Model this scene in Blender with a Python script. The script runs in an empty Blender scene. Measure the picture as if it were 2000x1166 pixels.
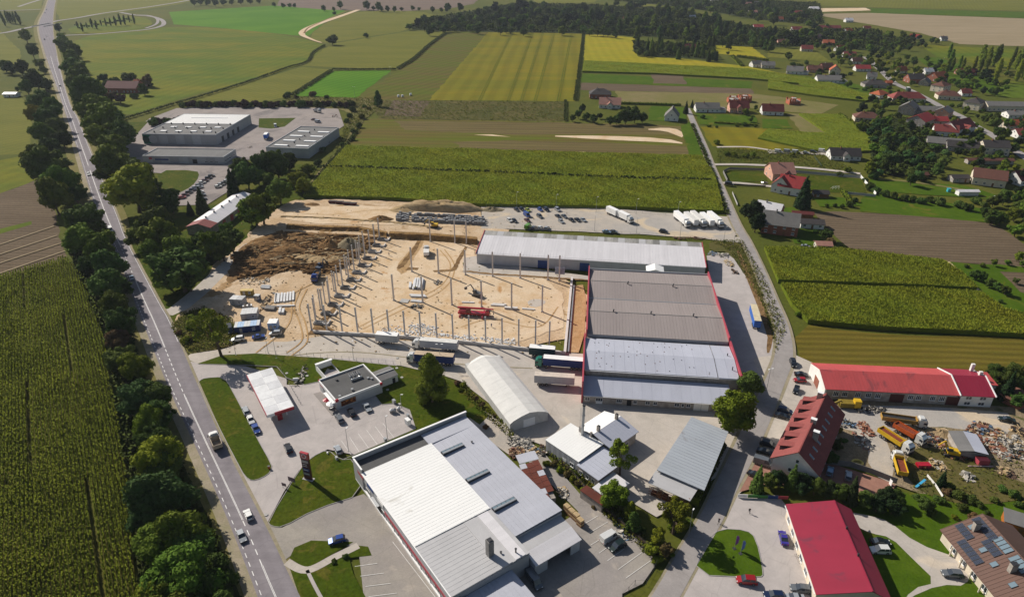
import bpy, math, random
import numpy as np
from mathutils import Vector, Matrix
S = bpy.context.scene
COL = S.collection
rnd = random.Random(7)
R = math.radians

# ---------------------------------------------------------------- camera, sky, sun, exposure
CAM_H, PITCH, FPX = 129.0, 0.483, 1333.0
cd = bpy.data.cameras.new('camera'); cam = bpy.data.objects.new('camera', cd); COL.objects.link(cam)
cam.location = (0, 0, CAM_H); cam.rotation_euler = (math.pi/2 - PITCH, 0, 0)
cd.sensor_fit = 'HORIZONTAL'; cd.sensor_width = 36; cd.lens = FPX/2000*36; cd.clip_start = 1; cd.clip_end = 9000
S.camera = cam
SUN_EL, SUN_AZ = R(35), R(140)            # azimuth as an angle in the ground plane, towards the sun
w = bpy.data.worlds.new('World'); S.world = w; w.use_nodes = True
nt = w.node_tree; bg = nt.nodes['Background']
sky = nt.nodes.new('ShaderNodeTexSky'); sky.sky_type = 'NISHITA'; sky.sun_disc = False
sky.sun_elevation = SUN_EL; sky.sun_rotation = math.pi/2 - SUN_AZ
sky.air_density = 1.0; sky.dust_density = 1.2
nt.links.new(sky.outputs[0], bg.inputs[0]); bg.inputs[1].default_value = 0.06
sd = bpy.data.lights.new('sun', 'SUN'); sun = bpy.data.objects.new('sun', sd); COL.objects.link(sun)
sd.energy = 5.0; sd.angle = R(0.55); sd.color = (1.0, 0.94, 0.85)
sdir = Vector((math.cos(SUN_EL)*math.cos(SUN_AZ), math.cos(SUN_EL)*math.sin(SUN_AZ), math.sin(SUN_EL)))
sun.rotation_euler = sdir.to_track_quat('Z', 'Y').to_euler(); sun.location = (0, 200, 300)
S.view_settings.view_transform = 'Standard'; S.view_settings.look = 'None'
S.view_settings.exposure = 0.2; S.view_settings.gamma = 1.0; S.view_settings.use_curve_mapping = False
try:
    S.cycles.max_bounces = 5; S.cycles.diffuse_bounces = 2; S.cycles.glossy_bounces = 2
    S.cycles.transmission_bounces = 2; S.cycles.transparent_max_bounces = 6; S.cycles.volume_bounces = 0
except Exception: pass

# ---------------------------------------------------------------- survey: a sight line met with a level plane
_c, _s = math.cos(PITCH), math.sin(PITCH)
def at(px, py, z=0.0):
    dx = px-1000; dy = _c*FPX + _s*(583-py); dz = -_s*FPX + _c*(583-py)
    t = (z-CAM_H)/dz
    return dx*t, dy*t
def scale_at(px, py, z=0.0):
    x, y = at(px, py, z)
    return FPX/(y*_c+(CAM_H-z)*_s)        # photo pixels per metre
def ang_of(a, b, z=0):
    p, q = at(*a, z), at(*b, z)
    return math.atan2(q[1]-p[1], q[0]-p[0])

# ---------------------------------------------------------------- objects
def tag(o, label=None, cat=None, group=None, kind=None):
    if label: o['label'] = label
    if cat: o['category'] = cat
    if group: o['group'] = group
    if kind: o['kind'] = kind
    return o
def thing(name, label, cat, loc=(0, 0, 0), rz=0, group=None):
    o = bpy.data.objects.new(name, None); COL.objects.link(o)
    o.empty_display_size = .5
    o.location = loc; o.rotation_euler = (0, 0, rz)
    return tag(o, label, cat, group)
class MB:
    def __init__(s): s.v = []; s.f = []; s.m = []
    def poly(s, pts, mi=0):
        n = len(s.v); s.v += [tuple(p) for p in pts]; s.f.append(tuple(range(n, n+len(pts)))); s.m.append(mi); return s
    def box(s, x0, y0, z0, x1, y1, z1, mi=0, top=None, T=None):
        n = len(s.v); p = [(x0,y0,z0),(x1,y0,z0),(x1,y1,z0),(x0,y1,z0),(x0,y0,z1),(x1,y0,z1),(x1,y1,z1),(x0,y1,z1)]
        if T: p = [tuple(T @ Vector(q)) for q in p]
        s.v += p
        for k, q in enumerate([(0,3,2,1),(4,5,6,7),(0,1,5,4),(1,2,6,5),(2,3,7,6),(3,0,4,7)]):
            s.f.append(tuple(n+i for i in q)); s.m.append(top if (k == 1 and top is not None) else mi)
        return s
    def prism(s, pts, z0, z1, mi=0, top=None):
        n = len(s.v); k = len(pts)
        s.v += [(p[0], p[1], z0) for p in pts]+[(p[0], p[1], z1) for p in pts]
        s.f.append(tuple(range(n+k-1, n-1, -1))); s.m.append(mi)
        s.f.append(tuple(range(n+k, n+2*k))); s.m.append(mi if top is None else top)
        for i in range(k):
            j = (i+1) % k; s.f.append((n+i, n+j, n+k+j, n+k+i)); s.m.append(mi)
        return s
    def xprism(s, prof, x0, x1, mi=0):      # profile in y,z swept along x
        n = len(s.v); k = len(prof)
        s.v += [(x0, p[0], p[1]) for p in prof]+[(x1, p[0], p[1]) for p in prof]
        s.f.append(tuple(range(n+k-1, n-1, -1))); s.m.append(mi); s.f.append(tuple(range(n+k, n+2*k))); s.m.append(mi)
        for i in range(k):
            j = (i+1) % k; s.f.append((n+i, n+j, n+k+j, n+k+i)); s.m.append(mi)
        return s
    def tube(s, a, b, r0, r1=None, n=8, mi=0, cap=True):
        r1 = r0 if r1 is None else r1
        a = Vector(a); b = Vector(b); d = (b-a)
        q = d.to_track_quat('Z', 'Y'); k = len(s.v)
        for c, r in ((a, r0), (b, r1)):
            for i in range(n):
                t = 2*math.pi*i/n; s.v.append(tuple(c + q @ Vector((r*math.cos(t), r*math.sin(t), 0))))
        for i in range(n):
            j = (i+1) % n; s.f.append((k+i, k+j, k+n+j, k+n+i)); s.m.append(mi)
        if cap:
            s.f.append(tuple(range(k+n-1, k-1, -1))); s.m.append(mi); s.f.append(tuple(range(k+n, k+2*n))); s.m.append(mi)
        return s
    def mesh(s, name, mats, smooth=False):
        me = bpy.data.meshes.new(name); me.from_pydata(s.v, [], s.f)
        for m in (mats if isinstance(mats, (list, tuple)) else [mats]): me.materials.append(m)
        if len(me.materials) > 1: me.polygons.foreach_set('material_index', s.m)
        if smooth: me.polygons.foreach_set('use_smooth', [True]*len(s.f))
        me.update(); return me
    def build(s, name, mats, parent=None, loc=(0, 0, 0), rz=0, smooth=False):
        return put(s.mesh(name, mats, smooth), name, parent, loc, rz)
def put(me, name, parent=None, loc=(0, 0, 0), rz=0, sc=None, mat=None):
    o = bpy.data.objects.new(name, me); COL.objects.link(o)
    if parent: o.parent = parent
    o.location = loc; o.rotation_euler = (0, 0, rz)
    if sc: o.scale = sc if isinstance(sc, tuple) else (sc, sc, sc)
    if mat:
        o.material_slots[0].link = 'OBJECT'; o.material_slots[0].material = mat
    return o
KIDS = {}
def copy_tree(o, parent=None, loc=None, rz=None, label=None, group=None, sc=None, mats=None):
    c = o.copy(); COL.objects.link(c)
    if parent: c.parent = parent
    if loc is not None: c.location = loc
    if rz is not None: c.rotation_euler = (0, 0, rz)
    if sc is not None: c.scale = sc if isinstance(sc, tuple) else (sc, sc, sc)
    if label: c['label'] = label
    if group: c['group'] = group
    if mats and c.type == 'MESH' and c.get('paint'):
        c.material_slots[0].link = 'OBJECT'; c.material_slots[0].material = mats
    for ch in o.children: copy_tree(ch, c, mats=mats)
    return c

# ---------------------------------------------------------------- materials
def rgb(h):
    h = h.lstrip('#'); v = [int(h[i:i+2], 16)/255 for i in (0, 2, 4)]
    return tuple(x/12.92 if x <= .04045 else ((x+.055)/1.055)**2.4 for x in v)
def rc(*v):
    return tuple(x/255/12.92 if x <= 10 else ((x/255+.055)/1.055)**2.4 for x in v)
class NT:
    def __init__(s, name):
        s.m = bpy.data.materials.new(name); s.m.use_nodes = True; s.t = s.m.node_tree
        s.b = s.t.nodes['Principled BSDF']; s.tc = None
    def n(s, t, **k):
        x = s.t.nodes.new(t)
        for a, b in k.items(): setattr(x, a, b)
        return x
    def l(s, a, b): s.t.links.new(a, b)
    def co(s, rot=0, sc=(1, 1, 1)):
        if not s.tc: s.tc = s.n('ShaderNodeTexCoord')
        mp = s.n('ShaderNodeMapping'); s.l(s.tc.outputs['Object'], mp.inputs[0])
        mp.inputs['Rotation'].default_value = (0, 0, rot); mp.inputs['Scale'].default_value = sc
        return mp.outputs[0]
    def noise(s, scale, detail=2, rough=.5, rot=0, sc=(1, 1, 1), dist=0):
        x = s.n('ShaderNodeTexNoise'); x.inputs['Scale'].default_value = scale
        x.inputs['Detail'].default_value = detail; x.inputs['Roughness'].default_value = rough
        x.inputs['Distortion'].default_value = dist
        s.l(s.co(rot, sc), x.inputs['Vector']); return x.outputs['Fac']
    def ramp(s, fac, stops):
        x = s.n('ShaderNodeValToRGB'); s.l(fac, x.inputs[0]); e = x.color_ramp.elements
        e[0].position, e[1].position = stops[0][0], stops[-1][0]
        for p, c in stops[1:-1]: e.new(p)
        for el, (p, c) in zip(sorted(e, key=lambda q: q.position), sorted(stops)):
            el.color = (*c, 1) if isinstance(c, tuple) else (c, c, c, 1)
        return x.outputs[0]
    def mix(s, fac, a, b, mode='MIX'):
        x = s.n('ShaderNodeMix', data_type='RGBA', blend_type=mode)
        for i_, v in ((0, fac), (6, a), (7, b)):
            sock = x.inputs[i_]
            if isinstance(v, (int, float)): sock.default_value = v if i_ == 0 else (v, v, v, 1)
            elif isinstance(v, tuple): sock.default_value = (*v, 1)
            else: s.l(v, sock)
        return x.outputs[2]
    def bump(s, h, strength=.5, dist=.1):
        x = s.n('ShaderNodeBump'); s.l(h, x.inputs['Height']); x.inputs['Strength'].default_value = strength
        x.inputs['Distance'].default_value = dist; s.l(x.outputs[0], s.b.inputs['Normal'])
    def done(s, col=None, rough=.9, spec=.2, metal=0):
        if isinstance(col, tuple): s.b.inputs['Base Color'].default_value = (*col, 1)
        elif col is not None: s.l(col, s.b.inputs['Base Color'])
        s.b.inputs['Roughness'].default_value = rough; s.b.inputs['Metallic'].default_value = metal
        s.b.inputs['Specular IOR Level'].default_value = spec
        return s.m
def mul(c, k): return tuple(min(1, x*k) for x in c)
TINT = {'ripening_crop': (.74, .74, .52), 'mustard_crop': (.82, .76, .6), 'young_green_crop': (.92, .76, .42), 'yellow_crop': (.94, .86, .55), 'road_asphalt': (.78, .77, .84),
 'mown_grass': (.60, .58, .32), 'lush_grass': (.84, .76, .45), 'light_paving': (1.2, 1.18, 1.22), 'factory_paving': (.95, .93, .97), 'worn_concrete': (1.5, 1.48, 1.5), 'gravel': (1.4, 1.38, 1.4), 'yard_asphalt': (1.45, 1.42, 1.45),
 'trodden_sand': (1, 1, 1.08), 'pale_sand': (1, 1, 1.08), 'ochre_sand': (.95, 1.0, 1.1), 'mown_olive_field': (.84, .76, .5), 'olive_crop': (.80, .78, .58), 'striped_stubble': (.84, .8, .6), 'striped_stubble_across': (.90, .86, .6), 'meadow': (.80, .77, .55), 'rough_weeds': (.8, .72, .6),
 'maize_leaves': (1.05, 1.0, .8), 'maize_leaves_near': (.92, .90, .45), 'maize_under': (1.25, 1.2, .75), 'maize_soil': (1.0, .95, .6), 'weed_leaves': (.9, .8, .55), 'ditch_reeds': (.85, .8, .6),
 'tree_leaves': (.96, .97, .55), 'olive_leaves': (.88, .88, .5), 'dark_leaves': (.98, .99, .68), 'willow_leaves': (.84, .9, .62), 'conifer_needles': (.8, .75, .6), 'yellowing_leaves': (.85, .78, .5),
 'red_sheet_roof': (1.5, 1.05, .95), 'brown_grey_felt': (1.32, 1.3, 1.3), 'blue_grey_metal': (1.17, 1.12, 1.2), 'blue_grey_metal_spotted': (1.17, 1.12, 1.2), 'ribbed_white_roof': (1.2, 1.18, 1.18), 'grey_metal_roof': (1.1, 1.09, 1.13), 'crimson_sheet_roof': (1.15, .98, 1.02)}
def tint(name, c):
    return tuple(min(.88, x*y) for x, y in zip(c, TINT.get(name, (1, 1, 1))))
MC = {}
def plain(name, c, rough=.7, metal=0, spec=.4, grime=.18, scale=.8):
    if name in MC: return MC[name]
    m = NT(name); f = m.noise(scale, 4, .6)
    col = m.mix(m.ramp(f, [(.3, 0.0), (.7, 1.0)]), mul(c, 1-grime), mul(c, 1+grime*.5))
    MC[name] = m.done(col, rough, spec, metal); return MC[name]
def paint(name, c, rough=.28, metal=.25):
    if name in MC: return MC[name]
    m = NT(name); m.b.inputs['Coat Weight'].default_value = .5; m.b.inputs['Coat Roughness'].default_value = .12
    f = m.noise(3, 2); MC[name] = m.done(m.mix(f, mul(c, .9), c), rough, .5, metal); return MC[name]
def ground(name, cols, big=.02, mid=.25, fine=2.5, stripe=None, fineamt=.5, bump=.35, patch=None, aniso=None, spec=.04, bdist=.12, oil=None):
    """cols: 3 colours mixed by broad and middling noise; stripe=(angle deg, period m, amount, distortion)"""
    m = NT(name); cols = [tint(name, c) for c in cols]
    if patch: patch = (tint(name, patch[0]), *patch[1:])
    sc = (1, 1, 1); rot = 0
    if aniso: rot, sc = -R(aniso[0]), (1, aniso[1], 1)
    a = m.ramp(m.noise(big, 3, .6, rot, sc, .4), [(.38, 0.0), (.62, 1.0)])
    b = m.ramp(m.noise(mid, 4, .65, rot, sc), [(.35, 0.0), (.68, 1.0)])
    fn = m.noise(fine, 3, .7)
    col = m.mix(a, cols[0], cols[1]); 
    b2 = m.n('ShaderNodeMath', operation='MULTIPLY'); m.l(b, b2.inputs[0]); b2.inputs[1].default_value = .6
    col = m.mix(b2.outputs[0], col, cols[2])
    if patch:
        pf = m.ramp(m.noise(patch[1], 3, .6, 0, (1, 1, 1), 1.2), [(patch[2], 0.0), (min(.99, patch[2]+.08), 1.0)])
        col = m.mix(pf, col, patch[0])
    if oil:      # darker worn and stained places, thin cracks
        of = m.ramp(m.noise(oil[0], 5, .7, 0, (1, 1, 1), 2.0), [(.45, 1.0), (.75, 1-oil[1])]); col = m.mix(1.0, col, of, 'MULTIPLY')
        vo = m.n('ShaderNodeTexVoronoi', feature='DISTANCE_TO_EDGE'); vo.inputs['Scale'].default_value = oil[2]; m.l(m.co(.4), vo.inputs['Vector'])
        col = m.mix(1.0, col, m.ramp(vo.outputs['Distance'], [(.0, 1-oil[1]*.8), (.012, 1.0)]), 'MULTIPLY')
    g = m.ramp(fn, [(.25, 1-fineamt), (.75, 1+fineamt*.0+.0)])
    col = m.mix(1.0, col, g, 'MULTIPLY')
    h = fn
    if stripe:
        ang, per, amt, dist = stripe
        wv = m.n('ShaderNodeTexWave', wave_type='BANDS', bands_direction='Y', wave_profile='SIN')
        wv.inputs['Scale'].default_value = .314/per; wv.inputs['Distortion'].default_value = dist
        wv.inputs['Detail'].default_value = 3; wv.inputs['Detail Scale'].default_value = .35
        m.l(m.co(-R(ang)), wv.inputs['Vector'])
        sr = m.ramp(wv.outputs['Fac'], [(.2, 1-amt), (.8, 1.0)])
        col = m.mix(1.0, col, sr, 'MULTIPLY')
    m.bump(h, bump, bdist)
    return m.done(col, .95, spec)

# ---------------------------------------------------------------- flat sheets
NSH = [0]; LV = [0, 0, 0]
def chaikin(p, n=2):
    for _ in range(n):
        q = []
        for i in range(len(p)):
            a, b = p[i], p[(i+1) % len(p)]
            q += [(a[0]*.75+b[0]*.25, a[1]*.75+b[1]*.25), (a[0]*.25+b[0]*.75, a[1]*.25+b[1]*.75)]
        p = q
    return p
def wobble(p, step=4., amp=.6, seed=1):
    r = random.Random(seed); q = []
    for i in range(len(p)):
        a, b = p[i], p[(i+1) % len(p)]; L = math.hypot(b[0]-a[0], b[1]-a[1]); n = max(1, int(L/step))
        n = min(n, 60)
        for k in range(n):
            t = k/n; q.append((a[0]+(b[0]-a[0])*t+r.uniform(-amp, amp), a[1]+(b[1]-a[1])*t+r.uniform(-amp, amp)))
    return q
def sheet(name, px, mat, lev=0, smooth=0, wob=None, kind='structure', zfix=None):
    """px: outline in photo survey points, laid on the ground"""
    pts = [at(*p) for p in px]
    if smooth: pts = chaikin(pts, smooth)
    if lev == 0 and not wob and not smooth: wob = (9, 1.1, NSH[0]+3)
    if wob: pts = wobble(pts, *wob)
    NSH[0] += 1
    LV[lev] += 1; z = zfix if zfix is not None else (-.18+.0042*LV[0] if lev == 0 else (.10+.0032*LV[1] if lev == 1 else .196+.003*LV[2]))
    return tag(MB().poly([(x, y, z) for x, y in pts]).build(name, mat), kind=kind)
def catmull(p, n=6):
    out = []
    P = [p[0]]+list(p)+[p[-1]]
    for i in range(1, len(P)-2):
        for k in range(n):
            t = k/n; a, b, c, d = P[i-1], P[i], P[i+1], P[i+2]
            out.append(tuple(.5*((2*b[j])+(-a[j]+c[j])*t+(2*a[j]-5*b[j]+4*c[j]-d[j])*t*t+(-a[j]+3*b[j]-3*c[j]+d[j])*t**3) for j in range(len(a))))
    out.append(tuple(p[-1])); return out
def ribbon(name, pts, wdt, mat, z, kind='structure', offs=0, n=6, zs=None):
    """strip along world points (x, y); wdt one width or one per point"""
    P = catmull([(p[0], p[1], (wdt if isinstance(wdt, (int, float)) else wdt[i]), (zs[i] if zs else 0)) for i, p in enumerate(pts)], n)
    mb = MB()
    for i, p in enumerate(P):
        a = P[max(0, i-1)]; b = P[min(len(P)-1, i+1)]; d = Vector((b[0]-a[0], b[1]-a[1])); d.normalize()
        nx, ny = -d.y, d.x
        for s in (1, -1): mb.v.append((p[0]+nx*(offs+s*p[2]/2), p[1]+ny*(offs+s*p[2]/2), z+p[3]))
    for i in range(len(P)-1): mb.f.append((2*i+1, 2*i+3, 2*i+2, 2*i)); mb.m.append(0)
    return tag(mb.build(name, mat), kind=kind) if name else mb
# ---------------------------------------------------------------- ground materials
g_base = ground('meadow', [rc(96, 105, 51), rc(112, 112, 54), rc(86, 98, 44)], .006, .05, .6, fineamt=.35, bump=.2)
g_lawn = ground('mown_grass', [rc(94, 115, 38), rc(110, 119, 46), rc(76, 104, 28)], .05, .22, 1.1, fineamt=.55, bump=.8, patch=(rc(124, 124, 64), .16, .56))
g_lawn2 = ground('lush_grass', [rc(78, 110, 32), rc(92, 120, 40), rc(66, 96, 26)], .05, .3, 2.0, fineamt=.35, bump=.5, patch=(rc(111, 116, 56), .07, .6))
g_bright = ground('young_green_crop', [rc(76, 132, 32), rc(92, 144, 42), rc(82, 136, 38)], .01, .06, .8, stripe=(62, 9, .14, 1.0), fineamt=.15)
g_soy = ground('ripening_crop', [rc(100, 122, 42), rc(136, 132, 46), rc(98, 112, 44)], .006, .03, .4, stripe=(78, 12, .10, 2.0), fineamt=.2, aniso=(8, 2.2))
g_soy2 = ground('olive_crop', [rc(117, 119, 52), rc(130, 128, 59), rc(105, 114, 51)], .008, .05, .5, stripe=(62, 7, .10, 1.5), fineamt=.2, aniso=(62, 4))
g_mustard = ground('mustard_crop', [rc(124, 124, 38), rc(144, 132, 38), rc(112, 121, 42)], .006, .04, .5, stripe=(86, 16, .13, 2.2), fineamt=.18, aniso=(86, 5))
g_yellow = ground('yellow_crop', [rc(166, 154, 51), rc(153, 150, 47), rc(134, 142, 51)], .012, .04, .5, stripe=(88, 11, .08, 2.0), fineamt=.18, aniso=(88, 2))
g_brown = ground('ploughed_soil', [rc(110, 95, 77), rc(121, 105, 86), rc(96, 83, 66)], .01, .06, .8, stripe=(-4, 3.2, .2, 1.2), fineamt=.3, bump=.7, aniso=(-4, 5), bdist=.2)
g_brown2 = ground('mauve_stubble', [rc(116, 100, 93), rc(129, 112, 97), rc(108, 95, 84)], .006, .03, .4, stripe=(10, 20, .08, 1.0), fineamt=.2, aniso=(6, 6))
g_pale = ground('pale_stubble', [rc(147, 132, 106), rc(157, 141, 115), rc(137, 123, 96)], .005, .02, .3, stripe=(-20, 24, .05, 1.0), fineamt=.14, aniso=(-20, 5))
g_strip = ground('striped_stubble', [rc(96, 109, 38), rc(112, 95, 65), rc(103, 116, 38)], .012, .06, .8, stripe=(62, 10, .15, 2.5), fineamt=.25, aniso=(62, 7))
g_strip2 = ground('striped_stubble_across', [rc(100, 110, 40), rc(114, 96, 66), rc(103, 112, 51)], .012, .05, .8, stripe=(-4, 9, .12, 2.5), fineamt=.25, aniso=(-4, 8))
g_band = ground('brown_stubble', [rc(108, 92, 62), rc(118, 104, 66), rc(98, 94, 52)], .012, .08, .8, stripe=(-4, 7, .15, 2.5), fineamt=.25, aniso=(-4, 10))
g_weed = ground('rough_weeds', [rc(102, 105, 65), rc(122, 115, 77), rc(86, 97, 51)], .03, .2, 1.2, fineamt=.4, bump=.8, patch=(rc(140, 130, 91), .06, .62))
g_tan = ground('dry_meadow', [rc(135, 121, 86), rc(123, 116, 70), rc(109, 112, 56)], .02, .1, .8, fineamt=.35, bump=.6)
g_olive = ground('mown_olive_field', [rc(122, 114, 56), rc(108, 107, 49), rc(130, 117, 66)], .03, .14, 1.2, stripe=(-3, 3.6, .26, 3.0), fineamt=.3, aniso=(-3, 6), bump=.5)
g_sand = ground('trodden_sand', [rc(203, 176, 138), rc(220, 198, 164), rc(184, 154, 112)], .05, .16, 1.1, fineamt=.34, bump=1.0, patch=(rc(169, 138, 96), .05, .58), bdist=.25)
g_sand2 = ground('pale_sand', [rc(214, 191, 155), rc(199, 168, 124), rc(222, 203, 171)], .04, .2, 1.6, fineamt=.22, bump=.6, patch=(rc(185, 143, 94), .09, .63))
g_ochre = ground('ochre_sand', [rc(191, 152, 103), rc(204, 168, 122), rc(168, 132, 86)], .1, .5, 2.5, fineamt=.3, bump=.8, bdist=.3)
g_earth = ground('dug_earth', [rc(138, 108, 74), rc(172, 140, 98), rc(102, 76, 52)], .10, .35, 1.4, fineamt=.5, bump=1.0, aniso=(15, 3), bdist=.5)
g_gravel = ground('gravel', [rc(153, 148, 140), rc(165, 155, 140), rc(139, 136, 130)], .02, .2, 2.6, fineamt=.25, bump=.5, patch=(rc(174, 160, 137), .04, .56))
g_conc = ground('worn_concrete', [rc(155, 149, 141), rc(164, 156, 144), rc(146, 140, 130)], .03, .2, 2.4, fineamt=.16, bump=.15, patch=(rc(172, 161, 144), .05, .62), oil=(.07, .16, .11))
g_fact = ground('factory_paving', [rc(158, 150, 143), rc(166, 157, 147), rc(148, 141, 134)], .02, .12, 1.5, fineamt=.16, patch=(rc(140, 134, 128), .04, .56), oil=(.04, .2, .08))
g_conc2 = ground('light_paving', [rc(165, 159, 153), rc(172, 165, 158), rc(154, 149, 143)], .04, .3, 3, fineamt=.1, bump=.1, oil=(.07, .16, .11))
g_yard = ground('yard_asphalt', [rc(130, 125, 120), rc(139, 134, 123), rc(122, 118, 113)], .03, .2, 2.4, fineamt=.18, bump=.2, patch=(rc(147, 140, 129), .08, .6), oil=(.07, .16, .11))
g_road = ground('road_asphalt', [rc(154, 148, 146), rc(162, 156, 153), rc(142, 136, 134)], .03, .08, 3, stripe=(-57, 3.4, .07, .3), fineamt=.1, bump=.15, aniso=(-57, 9), oil=(.07, .16, .11))
g_dust = ground('dusty_verge', [rc(171, 158, 139), rc(155, 144, 122), rc(135, 132, 97)], .05, .4, 3, fineamt=.3, bump=.5)
g_verge = ground('dry_verge', [rc(125, 118, 70), rc(111, 111, 60), rc(140, 127, 85)], .06, .4, 2.4, fineamt=.4, bump=.7)
g_lane = ground('lane_asphalt', [rc(155, 150, 147), rc(164, 157, 153), rc(144, 138, 135)], .05, .3, 3, fineamt=.14, bump=.15, oil=(.07, .16, .11))
g_brick = ground('red_block_paving', [rc(154, 114, 100), rc(166, 124, 107), rc(138, 102, 90)], .1, .6, 4, fineamt=.2, bump=.3)
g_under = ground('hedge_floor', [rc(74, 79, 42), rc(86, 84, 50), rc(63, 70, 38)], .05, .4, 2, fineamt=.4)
g_white = plain('road_paint', (.72, .71, .68), .6, grime=.2, scale=2)
g_rubble = ground('rubble_soil', [rc(156, 138, 112), rc(176, 156, 128), rc(125, 112, 80)], .06, .3, 2, fineamt=.5, bump=1.0, patch=(rc(102, 104, 60), .07, .6), bdist=.3)

# ---------------------------------------------------------------- the ground and the fields
tag(MB().poly([(-4200, -300, -.2), (4200, -300, -.2), (4200, 7000, -.2), (-4200, 7000, -.2)]).build('ground', g_base), kind='structure')
def field(name, px, mat, **k): return sheet(name, px, mat, 0, **k)
field('grass_field', [(-400, 195), (40, 185), (62, 235), (60, 300), (-400, 318)], g_soy2)
field('green_field', [(-400, 330), (0, 313), (60, 300), (72, 350), (0, 378), (-400, 430)], g_soy)
field('stubble_field', [(-400, 470), (0, 378), (72, 350), (100, 395), (112, 440), (0, 470), (-400, 580)], g_brown)
field('green_streak', [(-300, 500), (0, 446), (60, 432), (64, 438), (0, 455), (-300, 515)], g_soy)
field('ploughed_field', [(-400, 590), (0, 468), (112, 438), (130, 500), (0, 543), (-400, 690)], g_brown)
field('brown_field', [(-300, 60), (0, 60), (40, 100), (45, 140), (-300, 140)], g_soy2)
field('large_crop_field', [(135, 70), (340, 50), (520, 62), (628, 84), (632, 96), (592, 127), (480, 160), (360, 190), (228, 236), (190, 190), (170, 130)], g_soy, smooth=1)
field('bright_green_field', [(330, 24), (560, 10), (680, 22), (640, 40), (600, 72), (440, 56), (340, 48)], g_bright)
field('mauve_stubble_field', [(540, 12), (580, -60), (1000, -60), (925, 8), (880, 17), (780, 23), (640, 20)], g_brown2)
field('pale_green_field', [(705, 20), (865, 24), (800, 60), (720, 72), (660, 82), (628, 84), (600, 72), (640, 42)], g_soy2, smooth=1)
field('striped_crop_field', [(632, 96), (660, 84), (720, 74), (800, 61), (870, 62), (848, 78), (778, 136), (592, 129)], g_soy2)
field('olive_crop_field', [(365, 200), (380, 190), (500, 157), (590, 131), (645, 136), (560, 190), (480, 205)], g_soy2)
field('young_green_field', [(651, 139), (765, 137), (696, 191), (572, 187)], g_bright)
field('striped_stubble_field', [(873, 64), (955, 62), (838, 200), (700, 196), (770, 140), (848, 80)], g_strip)
field('mustard_field', [(955, 62), (1140, 66), (1122, 198), (838, 196)], g_mustard)
field('yellow_field', [(1143, 67), (1240, 74), (1236, 100), (1248, 111), (1330, 115), (1460, 130), (1560, 150), (1140, 121)], g_yellow)
field('small_yellow_field', [(1393, 89), (1470, 92), (1497, 115), (1400, 105)], g_yellow)
field('grass_strip', [(1137, 144), (1470, 159), (1468, 173), (1134, 161)], g_lawn2)
field('dug_garden_strip', [(1273, 146), (1333, 148), (1342, 165), (1277, 163)], g_brown)
field('dark_soil_strip', [(1134, 162), (1468, 174), (1474, 184), (1133, 176)], g_brown)
field('dry_meadow_strip', [(1200, 178), (1480, 184), (1640, 205), (1600, 224), (1470, 212), (1330, 207), (1215, 204)], g_tan)
field('weedy_field', [(720, 196), (1108, 199), (1106, 239), (740, 232)], g_weed)
field('brown_plot', [(770, 196), (842, 198), (818, 228), (748, 226)], g_brown)
field('striped_field', [(700, 232), (1106, 238), (1330, 246), (1348, 303), (1000, 296), (672, 286)], g_strip2)
field('brown_band', [(770, 236), (1106, 240), (1330, 247), (1344, 264), (1180, 262), (1000, 263), (880, 258), (790, 254)], g_band, wob=(5, 1.5, 3))
field('brown_band', [(880, 277), (1000, 275), (1200, 279), (1344, 286), (1350, 302), (1200, 298), (1000, 293), (900, 287)], g_band, wob=(5, 1.5, 4))
field('sandy_streak', [(1053, 265), (1180, 265), (1300, 270), (1344, 282), (1300, 278), (1180, 273)], g_sand2, smooth=1)
field('sandy_streak', [(1255, 253), (1300, 249), (1330, 254), (1336, 270), (1320, 264), (1300, 256)], g_sand2, smooth=1)
field('sandy_streak', [(928, 263), (960, 263), (1000, 267), (960, 266)], g_sand2)
field('sandy_streak', [(1112, 296), (1220, 301), (1300, 307), (1200, 304)], g_sand2)
field('roadside_grass', [(1330, 246), (1350, 236), (1392, 320), (1400, 330), (1372, 310), (1348, 303)], g_lawn2)
field('yellowing_crop_field', [(1368, 248), (1500, 250), (1545, 262), (1562, 290), (1500, 296), (1390, 286)], g_mustard)
field('dry_plot', [(1535, 222), (1590, 225), (1612, 262), (1570, 262)], g_tan)
field('ploughed_field', [(1588, 411), (1745, 418), (1925, 433), (1960, 447), (2000, 477), (2060, 520), (2000, 522), (1835, 510), (1664, 489), (1640, 470), (1600, 430)], g_brown, smooth=1)
field('green_pasture', [(1680, 386), (1700, 378), (1850, 396), (1935, 410), (1925, 433), (1745, 419), (1684, 413)], g_lawn2)
field('mown_field', [(1577, 634), (1706, 650), (2000, 662), (2300, 680), (2300, 760), (2000, 728), (1600, 712), (1560, 700), (1548, 660)], g_olive)
field('pale_stubble_field', [(1585, 28), (1700, 26), (2000, 37), (2300, 60), (2300, 110), (2000, 91), (1876, 87), (1800, 66), (1721, 52), (1660, 42)], g_pale)
field('green_strip', [(1700, 17), (2000, 24), (2300, 36), (2300, 52), (2000, 36), (1700, 26)], g_lawn2)
field('far_crop_field', [(1570, 0), (1640, -40), (2300, -40), (2300, 34), (2000, 22), (1700, 15), (1600, 12)], g_soy2)
field('far_sand_pit', [(1598, 17), (1690, 16), (1702, 21), (1600, 24)], g_sand2)
field('village_field', [(1796, 88), (1880, 92), (2300, 112), (2300, 150), (2000, 140), (1830, 112)], g_soy)
field('village_field', [(1855, 156), (2000, 160), (2300, 180), (2300, 210), (1950, 190)], g_soy)
field('village_field', [(1500, 95), (1590, 98), (1625, 122), (1500, 112)], g_soy2)
field('village_meadow', [(1545, 145), (1690, 168), (1760, 180), (1700, 186), (1560, 160)], g_lawn2)
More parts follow.
